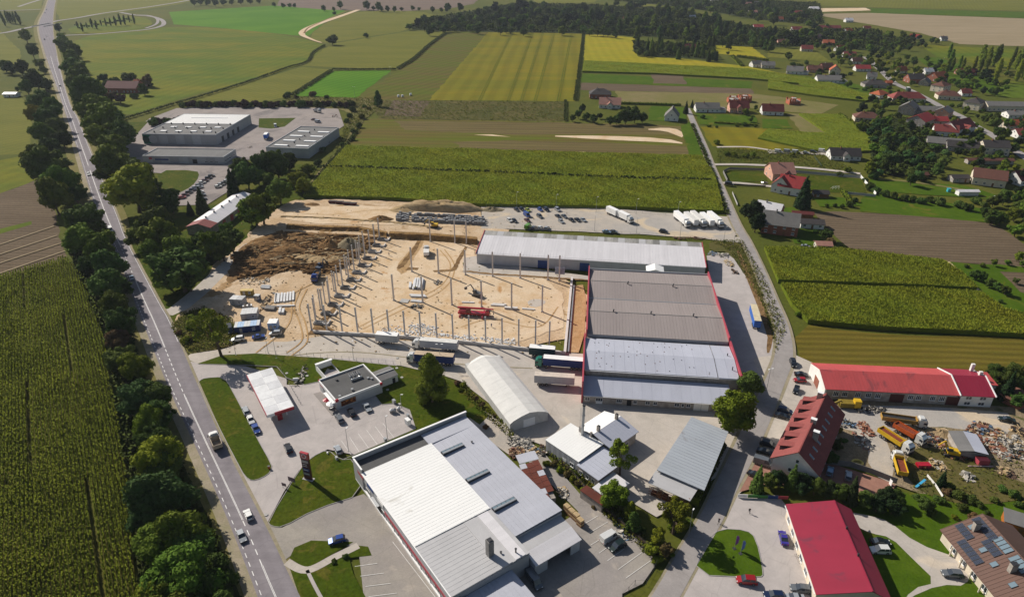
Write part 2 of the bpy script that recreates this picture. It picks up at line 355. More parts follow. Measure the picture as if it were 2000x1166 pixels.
field('far_field', [(1010, -20), (1190, -20), (1160, 6), (1050, 8)], g_soy2)
field('far_field', [(1240, 6), (1300, 6), (1290, 20), (1235, 18)], g_soy2)
field('far_field', [(100, -30), (520, -30), (345, 10), (290, 18), (118, 40), (108, 20)], g_soy2)
field('far_field', [(-500, -30), (88, -30), (80, 20), (-200, 22)], g_soy2)
field('loop_meadow', [(130, 54), (230, 33), (280, 34), (300, 44), (290, 54), (220, 63), (140, 68)], g_soy, smooth=1)
# gardens and plots of the village edge
field('garden_lawn', [(1270, 207), (1335, 210), (1342, 238), (1265, 236)], g_lawn2)
field('garden_lawn', [(1358, 222), (1475, 226), (1480, 247), (1366, 243)], g_lawn2)
field('garden_lawn', [(1485, 232), (1535, 234), (1548, 252), (1490, 252)], g_lawn2)
field('garden_lawn', [(1418, 335), (1490, 338), (1500, 355), (1430, 358)], g_lawn)
field('garden_lawn', [(1550, 342), (1680, 349), (1696, 378), (1560, 372)], g_lawn)
field('garden_lawn', [(1590, 385), (1660, 386), (1680, 402), (1600, 404)], g_lawn2)
field('garden_lawn', [(1525, 405), (1550, 406), (1600, 440), (1600, 480), (1552, 475)], g_lawn2)
field('orchard_grass', [(1850, 512), (2000, 520), (2200, 560), (2300, 680), (2000, 650), (1914, 572)], g_lawn2)
field('dug_garden_strip', [(1955, 531), (2100, 540), (2100, 600), (2000, 572)], g_brown)
field('lush_garden', [(1700, 350), (1880, 362), (1990, 395), (1700, 372)], g_lawn2)
field('orchard_grass', [(1790, 115), (1830, 112), (1950, 150), (1940, 185), (1850, 160)], g_lawn2)
# ---------------------------------------------------------------- yards, verges, lawns
def yard(name, px, mat, **k): return sheet(name, px, mat, 1, **k)
yard('factory_yard', [(254, 262), (292, 232), (345, 212), (430, 208), (660, 211), (672, 246), (640, 268), (600, 300), (545, 315), (470, 312), (445, 375), (405, 400), (345, 402), (330, 380), (330, 340), (262, 335), (240, 300)], g_fact)
yard('factory_lawn', [(305, 333), (385, 333), (390, 345), (375, 365), (345, 380), (318, 375)], g_lawn, smooth=1)
yard('factory_lawn', [(506, 232), (578, 231), (556, 248), (530, 252), (505, 250)], g_lawn)
yard('factory_lawn', [(245, 240), (290, 238), (268, 262), (244, 262)], g_lawn)
yard('weedy_bank', [(560, 190), (735, 193), (745, 205), (720, 228), (690, 255), (672, 246), (690, 215), (560, 208)], g_tan, smooth=1, wob=(5, .8, 4))
yard('grass_verge', [(298, 385), (350, 405), (440, 400), (400, 460), (340, 480), (270, 440)], g_lawn)
yard('grass_verge', [(254, 505), (300, 560), (360, 610), (330, 640), (300, 590), (262, 530)], g_lawn)
yard('tree_belt_grass', [(250, 425), (460, 395), (560, 320), (620, 325), (585, 390), (540, 420), (470, 480), (400, 520), (330, 600), (262, 500)], g_lawn)
yard('construction_site', [(548, 402), (590, 388), (780, 394), (935, 402), (950, 440), (1008, 452), (935, 530), (1150, 545), (1140, 692), (640, 664), (470, 680), (455, 660), (340, 640), (350, 610), (395, 575), (412, 520), (470, 480), (500, 440)], g_sand, smooth=1, wob=(3, .8, 9))
yard('gravel_parking', [(940, 402), (1180, 408), (1430, 425), (1445, 448), (1430, 468), (1180, 455), (940, 446)], g_gravel, wob=(5, .5, 3))
yard('dirt_track', [(470, 480), (500, 470), (420, 560), (350, 618), (300, 612), (340, 600)], g_conc, smooth=1)
yard('weedy_patch', [(333, 640), (360, 612), (400, 600), (455, 625), (470, 665), (440, 680), (365, 692)], g_weed, smooth=1)
yard('service_road', [(362, 700), (372, 692), (436, 682), (480, 668), (560, 668), (640, 655), (1145, 692), (1145, 800), (1020, 838), (900, 745), (870, 735), (785, 715), (640, 700), (500, 692), (436, 694), (388, 712)], g_conc)
yard('works_yard', [(1140, 780), (1500, 770), (1466, 880), (1330, 985), (1282, 1010), (1240, 985), (1180, 960), (1060, 870), (960, 830), (1020, 820)], g_conc)
yard('east_yard', [(1380, 500), (1425, 494), (1470, 560), (1515, 660), (1525, 690), (1500, 800), (1430, 800), (1445, 740), (1386, 540)], g_conc2)
yard('weedy_patch', [(1385, 470), (1450, 470), (1500, 560), (1535, 640), (1515, 690), (1470, 560), (1425, 492), (1385, 492)], g_weed, smooth=1)
yard('ditch', [(1436, 490), (1446, 490), (1512, 650), (1504, 690), (1496, 690), (1500, 650)], g_earth, smooth=1)
yard('forecourt', [(352, 700), (388, 711), (480, 716), (560, 740), (560, 752), (596, 752), (625, 742), (640, 700), (770, 700), (805, 795), (812, 840), (735, 872), (700, 890), (640, 878), (608, 894), (585, 918), (555, 960), (523, 1020), (530, 1060), (500, 1010), (360, 740)], g_conc2)
yard('access_drive', [(523, 1020), (551, 1031), (616, 995), (711, 965), (760, 1010), (930, 1200), (820, 1250), (712, 1180), (700, 1070), (608, 1056), (559, 1092), (560, 1100), (528, 1050)], g_yard)
yard('rear_yard', [(1010, 880), (1058, 880), (1140, 975), (1290, 1090), (1255, 1140), (1215, 1160), (1215, 1200), (800, 1200), (1000, 1080), (1130, 1000)], g_yard)
yard('gravel_strip', [(905, 800), (960, 805), (1000, 840), (1040, 865), (1060, 890), (1010, 900), (940, 850)], g_gravel, smooth=1)
yard('village_yard', [(1470, 700), (1545, 690), (1600, 715), (1608, 765), (1515, 900), (1440, 968), (1420, 960), (1466, 878), (1500, 780)], g_conc, smooth=0)
yard('block_paved_bay', [(1452, 905), (1510, 905), (1605, 900), (1750, 945), (1735, 975), (1600, 955), (1500, 945), (1432, 965)], g_brick)
yard('dealer_yard', [(1432, 965), (1520, 968), (1560, 1020), (1660, 1200), (1290, 1230), (1340, 1130), (1402, 1020)], g_conc2)
yard('scrap_yard', [(1600, 770), (1930, 790), (2300, 830), (2300, 1000), (2000, 960), (1900, 990), (1760, 955), (1680, 912), (1630, 900), (1600, 860)], g_rubble, smooth=1)
yard('sandy_drive', [(1600, 790), (1960, 800), (1985, 830), (1960, 850), (1870, 838), (1760, 830), (1730, 850), (1745, 900), (1745, 945), (1700, 925), (1690, 850), (1620, 830)], g_gravel, smooth=1, wob=(3, .4, 6))
yard('garden_grass', [(1735, 960), (2300, 1000), (2300, 1300), (1690, 1300), (1700, 1166), (1640, 990)], g_lawn2)
# level 2, on top of the yards
def top(name, px, mat, **k): return sheet(name, px, mat, 2, **k)
top('forecourt_island', [(386, 752), (390, 744), (401, 739), (437, 737), (455, 765), (500, 853), (531, 908), (530, 918), (523, 928), (500, 939), (486, 938), (471, 920)], g_lawn, smooth=1)
top('grass_bank', [(386, 711), (436, 694), (500, 691), (640, 701), (783, 716), (870, 735), (955, 812), (937, 830), (915, 815), (825, 845), (700, 893), (668, 899), (735, 870), (812, 838), (800, 800), (770, 788), (746, 790), (735, 775), (640, 720), (625, 745), (595, 751), (560, 738), (541, 716), (480, 713)], g_lawn)
top('sign_lawn', [(523, 1020), (585, 918), (608, 894), (640, 878), (664, 899), (692, 897), (711, 965), (616, 995), (551, 1031), (530, 1028)], g_lawn, smooth=1)
top('corner_lawn', [(566, 1090), (575, 1070), (608, 1056), (690, 1059), (598, 1112)], g_lawn)
top('corner_lawn', [(600, 1116), (700, 1066), (719, 1068), (726, 1085), (682, 1090), (690, 1120), (716, 1170), (590, 1180), (566, 1110)], g_lawn)
top('teardrop_lawn', [(1352, 1123), (1381, 1055), (1407, 1033), (1458, 1036), (1476, 1051), (1492, 1121), (1484, 1129)], g_lawn2, smooth=1)
top('garden_path', [(1655, 1000), (1700, 1008), (1735, 1018), (1790, 1062), (1870, 1090), (1890, 1110), (1890, 1145), (1835, 1142), (1770, 1170), (1750, 1200), (1780, 1150), (1830, 1138), (1780, 1090), (1740, 1050), (1700, 1042), (1675, 1030)], g_conc, smooth=1)
top('sand_floor', [(650, 600), (760, 470), (925, 474), (930, 525), (1100, 545), (1098, 680), (690, 655), (655, 648)], g_sand2, smooth=1, wob=(3, .5, 8))
top('trampled_sand', [(560, 405), (780, 402), (940, 430), (930, 445), (780, 440), (560, 437)], g_sand2, smooth=1, wob=(3, .5, 7))
top('dug_earth', [(480, 474), (545, 452), (620, 455), (690, 462), (735, 470), (712, 492), (672, 505), (650, 540), (610, 530), (560, 528), (510, 552), (470, 540), (440, 560), (452, 510)], g_earth, smooth=1, wob=(2, .7, 5))
top('ochre_strip', [(1116, 560), (1146, 556), (1140, 690), (1100, 688), (1106, 640)], g_ochre, smooth=1)
top('ochre_strip', [(770, 525), (800, 490), (822, 468), (830, 474), (805, 510), (790, 540)], g_ochre, smooth=1)
top('gravel_apron', [(905, 505), (935, 500), (1000, 520), (1150, 540), (1150, 548), (960, 540), (905, 534)], g_conc, smooth=0)
top('puddle', [(1030, 588), (1050, 584), (1070, 590), (1050, 602), (1032, 598)], g_conc, smooth=1)
top('sand_pile_base', [(1825, 838), (1850, 836), (1858, 856), (1830, 862)], g_sand, smooth=1)
top('grass_between', [(1770, 888), (1800, 872), (1880, 885), (1960, 930), (2050, 960), (1960, 985), (1850, 985), (1770, 945)], g_weed, smooth=1)
# pale hoe marks across the ploughed field, as laid straw
for a, b in (((0, 478), (106, 442)), ((0, 497), (112, 460)), ((0, 514), (120, 475)), ((0, 534), (128, 490))):
    p, q = at(*a), at(*b); d = (q[0]-p[0], q[1]-p[1])
    ribbon('straw_strip', [(p[0]-d[0]*.8, p[1]-d[1]*.8), p, q], 1.1, g_pale, .14)

# ---------------------------------------------------------------- the main road
EL = [(566, 1330), (506, 1166), (445, 1010), (381, 866), (332, 760), (291, 657), (266, 595), (224, 483), (190, 413), (151, 290), (129, 224), (113, 175), (88, 103), (76, 51), (88, 21), (95, 0), (99, -12)]
ER = [(688, 1330), (587, 1166), (521, 1031), (437, 866), (386, 752), (334, 631), (309, 586), (248, 470), (226, 413), (175, 290), (152, 232), (133, 193), (111, 108), (103, 51), (106, 15), (109, 0), (110, -12)]
Lw = catmull([at(*p) for p in EL], 8); Rw = catmull([at(*p) for p in ER], 8)
def edge(P, y):
    for a, b in zip(P, P[1:]):
        if a[1] <= y <= b[1] or b[1] <= y <= a[1]:
            t = (y-a[1])/((b[1]-a[1]) or 1); return a[0]+(b[0]-a[0])*t
    return P[0][0] if y < P[0][1] else P[-1][0]
YS = [Lw[0][1]+(min(Lw[-1][1], Rw[-1][1])-Lw[0][1])*(k/260)**1.8 for k in range(261)]
def road_strip(name, fa, fb, mat, z, y0=-1e9, y1=1e9, kind='structure', mb=None):
    own = mb is None; mb = mb or MB(); prev = None
    ys = [y for y in YS if y0 < y < y1]
    if y0 > -1e8: ys = [y0]+ys
    if y1 < 1e8: ys = ys+[y1]
    for y in ys:
        l, r_ = edge(Lw, y), edge(Rw, y); w_ = r_-l
        cur = ((l+w_*fa[0]+fa[1], y, z), (l+w_*fb[0]+fb[1], y, z))
        if prev: mb.poly([prev[0], prev[1], cur[1], cur[0]])
        prev = cur
    return tag(mb.build(name, mat), kind=kind) if own else mb
road_strip('roadside_verge', (0, -9), (0, .5), g_verge, .185); road_strip('roadside_verge', (1, -.5), (1, 5), g_verge, .085)
road_strip('road_shoulder', (0, -3.2), (0, .5), g_dust, .205); road_strip('road_shoulder', (1, -.5), (1, 1.0), g_dust, .208)
road_strip('main_road', (0, -.3), (1, 0), g_road, .22)
def centre(y): return .42 if y < 330 else .5
mk = MB()
y = 70.0
while y < 900:                                   # broken edge line, left carriageway
    road_strip(None, (0, .55), (0, .75), None, .228, y, y+1.3, mb=mk); y += 2.6
for s in (-.18, .10):                            # solid centre lines with broken parts at the junctions
    for y0, y1 in ((60, 72), (98, 112), (126, 150), (150, 178), (208, 262), (300, 420), (430, 900)):
        road_strip(None, (.40, s), (.40, s+.14), None, .228, y0, y1, mb=mk)
for y0, y1, st in ((72, 98, 3), (112, 126, 3), (178, 208, 3), (262, 300, 4), (60, 900, 1e9)):
    y = y0
    while y < y1-1 and st < 1e8: road_strip(None, (.40, -.12), (.40, .12), None, .229, y, y+1.7, mb=mk); y += st
road_strip(None, (1, -.55), (1, -.4), None, .228, 212, 900, mb=mk)
tag(mk.build('road_marking', g_white), kind='stuff')
# interchange: overpass, ramps, loop
def W(*p): return [at(*q) for q in p]
ribbon('slip_road', W((-120, 78), (0, 66), (40, 58), (78, 50), (110, 42), (150, 36), (200, 27), (250, 20), (300, 13), (360, 3), (400, -6)), 9, g_lane, .2)
ribbon('slip_road', W((235, 25), (262, 30), (295, 33), (316, 40), (318, 50), (290, 58), (240, 63), (180, 68), (128, 70), (112, 74)), 7.5, g_lane, .21)
ribbon('slip_road', W((262, 30), (290, 31), (307, 38), (305, 48), (285, 56)), 5, g_lane, .215)
ribbon('slip_road', W((-60, 22), (30, 21), (80, 19)), 8, g_lane, .2)
ribbon('slip_road', W((36, 14), (60, 6), (80, 0)), 7, g_lane, .2)
# winding dirt cut between the far fields
ribbon('dirt_cut', W((700, 20), (660, 34), (625, 46), (598, 58), (590, 68), (610, 78), (628, 84)), [10, 12, 12, 13, 9, 5, 3], g_sand2, .13)
ribbon('stream_ditch', W((678, 22), (640, 38), (604, 54), (594, 66)), 3, g_earth, .17)

# ---------------------------------------------------------------- lanes
LANE = [(1258, 1230), (1300, 1166), (1346, 1085), (1386, 1018), (1419, 950), (1454, 880), (1490, 800), (1515, 742), (1531, 695), (1527, 640), (1505, 582), (1481, 522), (1456, 470), (1437, 437), (1412, 378), (1391, 329), (1376, 290), (1358, 248), (1342, 212)]
LW = W(*LANE)
ribbon('lane_shoulder', LW, [6.4, 6.4, 6.4, 6.6, 7, 8, 8, 8, 8, 7, 6.5, 6, 6, 6, 5.6, 5.6, 5.6, 5.4, 5], g_dust, .19)
ribbon('village_lane', LW, [5.2, 5.2, 5.2, 5.3, 5.6, 6.2, 6.4, 6, 6, 5, 4.6, 4.4, 4.2, 4.2, 4.2, 4.2, 4.2, 4, 4], g_lane, .225)
VR = W((1690, 112), (1721, 139), (1747, 163), (1780, 178), (1809, 193), (1845, 213), (1878, 229), (1909, 249), (1940, 266), (1990, 300), (2060, 345), (2200, 450))
ribbon('village_road', VR, 7, g_lane, .21)
ribbon('farm_track', W((1396, 322), (1450, 322), (1520, 325), (1600, 331), (1680, 340)), 4, g_conc, .2)
ribbon('garden_track', W((1400, 288), (1460, 288), (1520, 296), (1600, 302), (1640, 302)), 3, g_conc, .2)
ribbon('driveway', W((1412, 358), (1440, 358), (1480, 362), (1510, 365)), 3.5, g_conc, .2)
ribbon('site_access', W((1456, 470), (1430, 468), (1380, 462), (1330, 452), (1270, 446)), 7, g_gravel, .195)
ribbon('garden_track', W((1715, 350), (1780, 356), (1850, 366), (1900, 375)), 3.0, g_tan, .2)
ribbon('garden_track', W((1850, 512), (1880, 540), (1914, 572)), 2.2, g_sand2, .2)
ribbon('driveway', W((1546, 150), (1570, 154), (1600, 158)), 5, g_conc2, .2)
ribbon('lay_by', W((1500, 298), (1560, 299), (1650, 303)), 6, g_gravel, .18)
ribbon('field_track', W((690, 255), (672, 290), (640, 320), (600, 372)), 3, g_tan, .19)
ribbon('footpath', W((560, 1098), (600, 1114), (655, 1088), (700, 1066)), 2, g_conc, .24)
ribbon('footpath', W((600, 1114), (615, 1145), (640, 1190)), .8, g_conc2, .24)
# kerbs
k_kerb = plain('kerb_stone', (.33, .31, .29), .9)
def kerb(px, closed=True, name='kerb', smooth=1, wd=.16, hh=.28):
    P = [at(*p) for p in px]
    if closed: P = chaikin(P, smooth)
    mb = MB(); n = len(P)
    for i in range(n if closed else n-1):
        a, b = P[i], P[(i+1) % n]; d = Vector((b[0]-a[0], b[1]-a[1]))
        L = d.length
        if L < .05: continue
        d /= L; nx, ny = -d.y*wd/2, d.x*wd/2
        mb.prism([(a[0]+nx, a[1]+ny), (a[0]-nx, a[1]-ny), (b[0]-nx, b[1]-ny), (b[0]+nx, b[1]+ny)], .1, hh)
    return tag(mb.build(name, k_kerb), kind='structure')
kerb([(386, 752), (390, 744), (401, 739), (437, 737), (455, 765), (500, 853), (531, 908), (530, 918), (523, 928), (500, 939), (486, 938), (471, 920)])
kerb([(523, 1020), (585, 918), (608, 894), (640, 878), (664, 899), (692, 897), (711, 965), (616, 995), (551, 1031), (530, 1028)])
kerb([(1352, 1123), (1381, 1055), (1407, 1033), (1458, 1036), (1476, 1051), (1492, 1121), (1484, 1129)])
kerb([(388, 712), (480, 714), (541, 717), (560, 739), (595, 752), (625, 746)], False)
kerb([(735, 776), (746, 791), (770, 789), (800, 801), (812, 838), (735, 871), (668, 899)], False)
kerb([(1290, 1090), (1140, 975), (1058, 882)], False)
# bay markings
bm = MB()
def line(a, b, w_=.10, mb=bm, z=.264):
    p, q = at(*a), at(*b); d = Vector((q[0]-p[0], q[1]-p[1])); d.normalize(); nx, ny = -d.y*w_/2, d.x*w_/2
    mb.poly([(p[0]+nx, p[1]+ny, z), (p[0]-nx, p[1]-ny, z), (q[0]-nx, q[1]-ny, z), (q[0]+nx, q[1]+ny, z)])
for a, b in (((1136, 1027), (1168, 1008)), ((1150, 1042), (1187, 1020)), ((1154, 1065), (1177, 1051)), ((1170, 1081), (1188, 1068)), ((1186, 1096), (1219, 1073)), ((1207, 1113), (1253, 1080)), ((1222, 1130), (1270, 1096)),
             ((693, 1107), (737, 1101)), ((704, 1126), (750, 1120)), ((714, 1146), (763, 1140)), ((720, 1166), (775, 1159)),
             ((667, 862), (686, 889)), ((683, 855), (702, 884)), ((700, 848), (720, 876)), ((716, 841), (737, 869)), ((733, 834), (754, 862)), ((748, 828), (770, 856)), ((767, 1059), (868, 1190))): line(a, b)
for k in range(9): line((560+k*2.5, 985+k*0), (560+k*2.5, 985), .1)
tag(bm.build('bay_marking', g_white), kind='stuff')

# ---------------------------------------------------------------- standing crops
def inside(poly, X, Y):
    c = np.zeros(X.shape, bool); n = len(poly)
    for i in range(n):
        x0, y0 = poly[i]; x1, y1 = poly[(i+1) % n]
        if y0 == y1: continue
        m = ((y0 > Y) != (y1 > Y)) & (X < (x1-x0)*(Y-y0)/(y1-y0)+x0); c ^= m
    return c
def quads(name, V, mat, parent=None):
    n = len(V); me = bpy.data.meshes.new(name)
    me.vertices.add(n*4); me.vertices.foreach_set('co', V.reshape(-1).astype(np.float32))
    me.loops.add(n*4); me.loops.foreach_set('vertex_index', np.arange(n*4, dtype=np.int32))
    me.polygons.add(n); me.polygons.foreach_set('loop_start', np.arange(0, n*4, 4, dtype=np.int32))
    me.polygons.foreach_set('loop_total', np.full(n, 4, np.int32))
    me.materials.append(mat); me.update(calc_edges=True); return me
def leafmat(name, c1, c2, c3, big=.06, fine=1.2, trans=.25):
    m = NT(name); c1, c2, c3 = tint(name, c1), tint(name, c2), tint(name, c3)
    a = m.ramp(m.noise(big, 3, .6), [(.38, 0.0), (.64, 1.0)]); b = m.ramp(m.noise(fine, 2, .6), [(.35, 0.0), (.65, 1.0)])
    col = m.mix(a, c1, c2); bb = m.n('ShaderNodeMath', operation='MULTIPLY'); m.l(b, bb.inputs[0]); bb.inputs[1].default_value = .6
    col = m.mix(bb.outputs[0], col, c3)
    if trans:
        m.done(col, .8, .05)
        tr = m.n('ShaderNodeBsdfTranslucent'); m.l(col, tr.inputs[0]); mx = m.n('ShaderNodeMixShader'); mx.inputs[0].default_value = trans
        m.l(m.b.outputs[0], mx.inputs[1]); m.l(tr.outputs[0], mx.inputs[2])
        out = [n for n in m.t.nodes if n.type == 'OUTPUT_MATERIAL'][0]; m.l(mx.outputs[0], out.inputs[0]); return m.m
    return m.done(col, .85, .04)
c_corn = leafmat('maize_leaves', rgb('#788a2e'), rgb('#8e9434'), rgb('#929638'), .03, 1.1)
c_corn2 = leafmat('maize_leaves_near', rgb('#68782e'), rgb('#7e8a38'), rgb('#848a42'), .035, 1.3)
c_core = ground('maize_under', [rgb('#66782a'), rgb('#747c2e'), rgb('#5a6c26')], .05, .4, 2.5, fineamt=.4, bump=1, bdist=.6)
c_soil = ground('maize_soil', [rgb('#646038'), rgb('#626636'), rgb('#545830')], .05, .5, 3, fineamt=.4, bump=.8)
RNG = np.random.default_rng(5)
def leaves(X, Y, z0, h, k, lw, spread, rng=RNG):
    """k arching leaves at every plant: kite-shaped quads"""
    n = len(X); out = []
    for j in range(k):
        a = rng.uniform(0, 2*np.pi, n); s = spread*rng.uniform(.6, 1.3, n); hh = h*rng.uniform(.75, 1.12, n); b = z0+h*rng.uniform(.25, .55, n)*(.5 if k > 1 else 1)
        ca, sa = np.cos(a), np.sin(a); w_ = lw*rng.uniform(.7, 1.3, n)
        V = np.zeros((n, 4, 3))
        V[:, 0] = np.stack([X, Y, b], 1)
        V[:, 1] = np.stack([X+ca*s*.5-sa*w_, Y+sa*s*.5+ca*w_, z0+hh], 1)
        V[:, 2] = np.stack([X+ca*s, Y+sa*s, z0+hh*.86], 1)
        V[:, 3] = np.stack([X+ca*s*.5+sa*w_, Y+sa*s*.5-ca*w_, z0+hh], 1)
        out.append(V)
    return np.concatenate(out)
def crop(name, px, h, rows, row, step, k, lw, spread, core=.62, mat=None, jit=.15, label=None, world=None, gaps=0.0, lod=None):
    P = world or [at(*p) for p in px]
    if core:
        z = h*core; mb = MB(); mb.prism([(x, y) for x, y in P] if sum(P[i][0]*P[(i+1) % len(P)][1]-P[(i+1) % len(P)][0]*P[i][1] for i in range(len(P))) > 0 else list(reversed(P)), 0.0, z)
        tag(mb.build(name+'_stand', c_core), kind='stuff')
    a = R(rows); ca, sa = math.cos(a), math.sin(a)
    U = [x*ca+y*sa for x, y in P]; Vv = [-x*sa+y*ca for x, y in P]
    us = np.arange(min(U), max(U), step); vs = np.arange(min(Vv), max(Vv), row)
    gu, gv = np.meshgrid(us, vs); gu = gu.ravel()+RNG.uniform(-step*.5, step*.5, gu.size); gv = gv.ravel()+RNG.normal(0, row*jit, gu.size)
    X = gu*ca-gv*sa; Y = gu*sa+gv*ca; m = inside(P, X, Y)
    if gaps: m &= RNG.uniform(0, 1, X.size) > gaps*(.5+.5*np.sin(gv/6.0+np.sin(gu/17.0)*2))
    if lod: m &= ~((np.abs((gv % 13.0)-6.5) < .42) & (np.sin(gu/17+gv*1.7) > .1)); m &= RNG.uniform(0, 1, X.size) < np.clip(lod/np.maximum(Y, 1), .25, 1)
    X, Y = X[m], Y[m]
    hn = h*(1+.10*np.sin(X/7.1)*np.cos(Y/5.3)+.05*np.sin(X/1.9+Y/2.7))
    V = leaves(X, Y, 0, hn, k, lw, spread)
    o = put(quads(name, V, mat or c_corn), name); return tag(o, kind='stuff')
# near field on the left, rows run with the road
p1 = [(-70, 590), (0, 545), (125, 506), (150, 520), (172, 560), (188, 600), (206, 680), (220, 760), (238, 850), (252, 930), (258, 1010), (262, 1090), (268, 1170), (268, 1200), (-70, 1200)]
sheet('maize_soil', [(-900, 800), (-400, 650), (0, 545), (125, 506), (150, 520), (172, 560), (188, 600), (206, 680), (220, 760), (238, 850), (252, 930), (262, 1090), (268, 1300), (-900, 1300)], c_soil, 1)
crop('maize_crop', p1, 2.2, -57, .9, .2, 3, .14, .42, core=0, mat=c_corn2, jit=.05, gaps=.4, lod=200)
wx = [at(*q) for q in ((-900, 800), (-400, 650), (-70, 590), (-70, 1200), (-900, 1200))]
crop('maize_crop', None, 2.2, -57, 1.6, .9, 3, .3, 1.0, core=.6, mat=c_corn2, world=wx)
# field behind the building site
crop('maize_crop', [(592, 386), (676, 289), (1000, 298), (1370, 309), (1395, 345), (1413, 417), (1200, 408), (940, 404), (780, 392)], 2.2, -6, .95, .6, 3, .17, .6, core=.78, gaps=.1)
# two blocks on the right
crop('maize_crop', [(1492, 487), (1640, 491), (1840, 513), (1885, 545), (1906, 568), (1700, 559), (1519, 553)], 2.3, -5, .75, .42, 3, .13, .5, core=.78)
crop('maize_crop', [(1524, 559), (1700, 566), (1912, 575), (1960, 610), (2080, 640), (2300, 680), (2300, 700), (2000, 659), (1706, 644), (1577, 632), (1545, 600)], 2.3, -5, .75, .42, 3, .13, .5, core=.78)
crop('maize_crop', [(1140, 121), (1460, 137), (1610, 160), (1700, 190), (1640, 188), (1560, 166), (1466, 156), (1280, 146), (1137, 142)], 2.0, -5, 1.6, 1.1, 2, .25, .8, core=.82)
crop('maize_crop', [(1560, 225), (1635, 226), (1690, 258), (1752, 296), (1640, 300), (1590, 296), (1480, 272), (1500, 254), (1580, 262), (1615, 262)], 1.6, 30, 1.3, .9, 2, .2, .7, core=.82)
crop('maize_crop', [(1500, 156), (1560, 172), (1660, 184), (1720, 192), (1690, 200), (1600, 190), (1500, 176)], 1.8, -5, 1.6, 1.1, 2, .25, .8, core=.82)
# dense hedge-like crop edges and ditches parting far fields, plus an imitated row gap
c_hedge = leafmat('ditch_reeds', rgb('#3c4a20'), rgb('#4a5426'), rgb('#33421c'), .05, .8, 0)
def reeds(px, wd, h):
    P = catmull(W(*px), 8); X = []; Y = []
    for a, b in zip(P, P[1:]):
        L = math.hypot(b[0]-a[0], b[1]-a[1]); n = int(L*wd/1.1)+1
        t = RNG.uniform(0, 1, n); o = RNG.uniform(-wd/2, wd/2, n); d = ((b[0]-a[0])/max(L, .01), (b[1]-a[1])/max(L, .01))
        X.append(a[0]+(b[0]-a[0])*t-d[1]*o); Y.append(a[1]+(b[1]-a[1])*t+d[0]*o)
    X = np.concatenate(X); Y = np.concatenate(Y)
    tag(put(quads('reed_or_row_gap', leaves(X, Y, 0, h, 3, .5, 1.1), c_hedge), 'reed_or_row_gap'), kind='stuff')
reeds([(230, 238), (330, 208), (420, 182), (500, 156), (560, 134), (600, 122), (612, 104), (634, 90)], 3, 1.8)
reeds([(650, 137), (700, 138), (774, 137)], 4, 2)
reeds([(776, 136), (810, 115), (840, 88), (871, 66)], 4, 2)
reeds([(570, 188), (610, 163), (648, 139)], 4, 2)
reeds([(600, 376), (640, 325), (672, 288), (700, 255)], 2.2, 1.4)
reeds([(596, 330), (740, 334), (1000, 343), (1200, 352), (1390, 357)], 1.4, 2.75)  # dark leaf strip added on the maize in place of a dark row gap
for a, b in (((1040, 65), (992, 197)), ((1082, 66), (1045, 197)), ((1116, 67), (1090, 198)), ((1000, 64), (936, 197)), ((1060, 65), (1018, 197))):
    for o_ in (-1, 1): ribbon('tramline', W(a, b), .6, g_soy, .12, offs=o_)
reeds([(1140, 66), (1134, 120), (1124, 198)], 4, 1)
reeds([(1352, 244), (1380, 312), (1400, 360), (1420, 420)], 2.2, 1.2)
reeds([(1105, 198), (1104, 238)], 2, 1.6)
# tufts of grass and weed on verges
c_tuft = leafmat('weed_leaves', rgb('#5c6a2c'), rgb('#7a7640'), rgb('#4d6424'), .15, 1.5)
def weeds(px, dens, h, spread=.6, mat=None, name='weeds'):
    P = [at(*p) for p in px]; xs = [p[0] for p in P]; ys = [p[1] for p in P]
    n = int((max(xs)-min(xs))*(max(ys)-min(ys))*dens); X = RNG.uniform(min(xs), max(xs), n); Y = RNG.uniform(min(ys), max(ys), n)
    m = inside(P, X, Y); X, Y = X[m], Y[m]; hh = h*RNG.uniform(.3, 1.2, len(X))
    tag(put(quads(name, leaves(X, Y, .1, hh, 2, spread*.35, spread), mat or c_tuft), name), kind='stuff')
weeds([(333, 640), (360, 612), (400, 600), (455, 625), (470, 665), (440, 680), (365, 690)], 3, .9)
weeds([(1385, 470), (1450, 470), (1500, 560), (1535, 640), (1515, 690), (1490, 600), (1425, 492)], 1.6, .8)
weeds([(905, 745), (950, 800), (1010, 850), (1000, 862), (930, 800), (895, 760)], 3, 1.0)
weeds([(560, 190), (735, 193), (745, 205), (720, 228), (690, 255), (600, 372), (640, 320), (690, 215), (560, 205)], .5, 1.2, 1.1)
weeds([(1770, 860), (1900, 880), (2100, 930), (2100, 990), (1850, 990), (1770, 950)], .45, .7, .6)
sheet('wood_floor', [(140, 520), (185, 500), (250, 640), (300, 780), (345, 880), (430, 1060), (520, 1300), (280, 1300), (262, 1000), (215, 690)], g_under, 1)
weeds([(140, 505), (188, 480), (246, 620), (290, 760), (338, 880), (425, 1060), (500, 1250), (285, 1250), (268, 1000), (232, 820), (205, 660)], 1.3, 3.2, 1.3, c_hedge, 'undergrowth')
weeds([(1400, 290), (1600, 300), (1680, 338), (1520, 320), (1400, 318)], .6, 1.0, .9)
weeds([(1110, 905), (1140, 905), (1290, 1085), (1270, 1090), (1180, 1010)], 4, 1.1)
weeds([(1060, 880), (1080, 875), (1165, 955), (1150, 965)], 4, 1.5)
weeds([(720, 196), (1108, 199), (1106, 239), (740, 232)], .22, .6, 1.3)
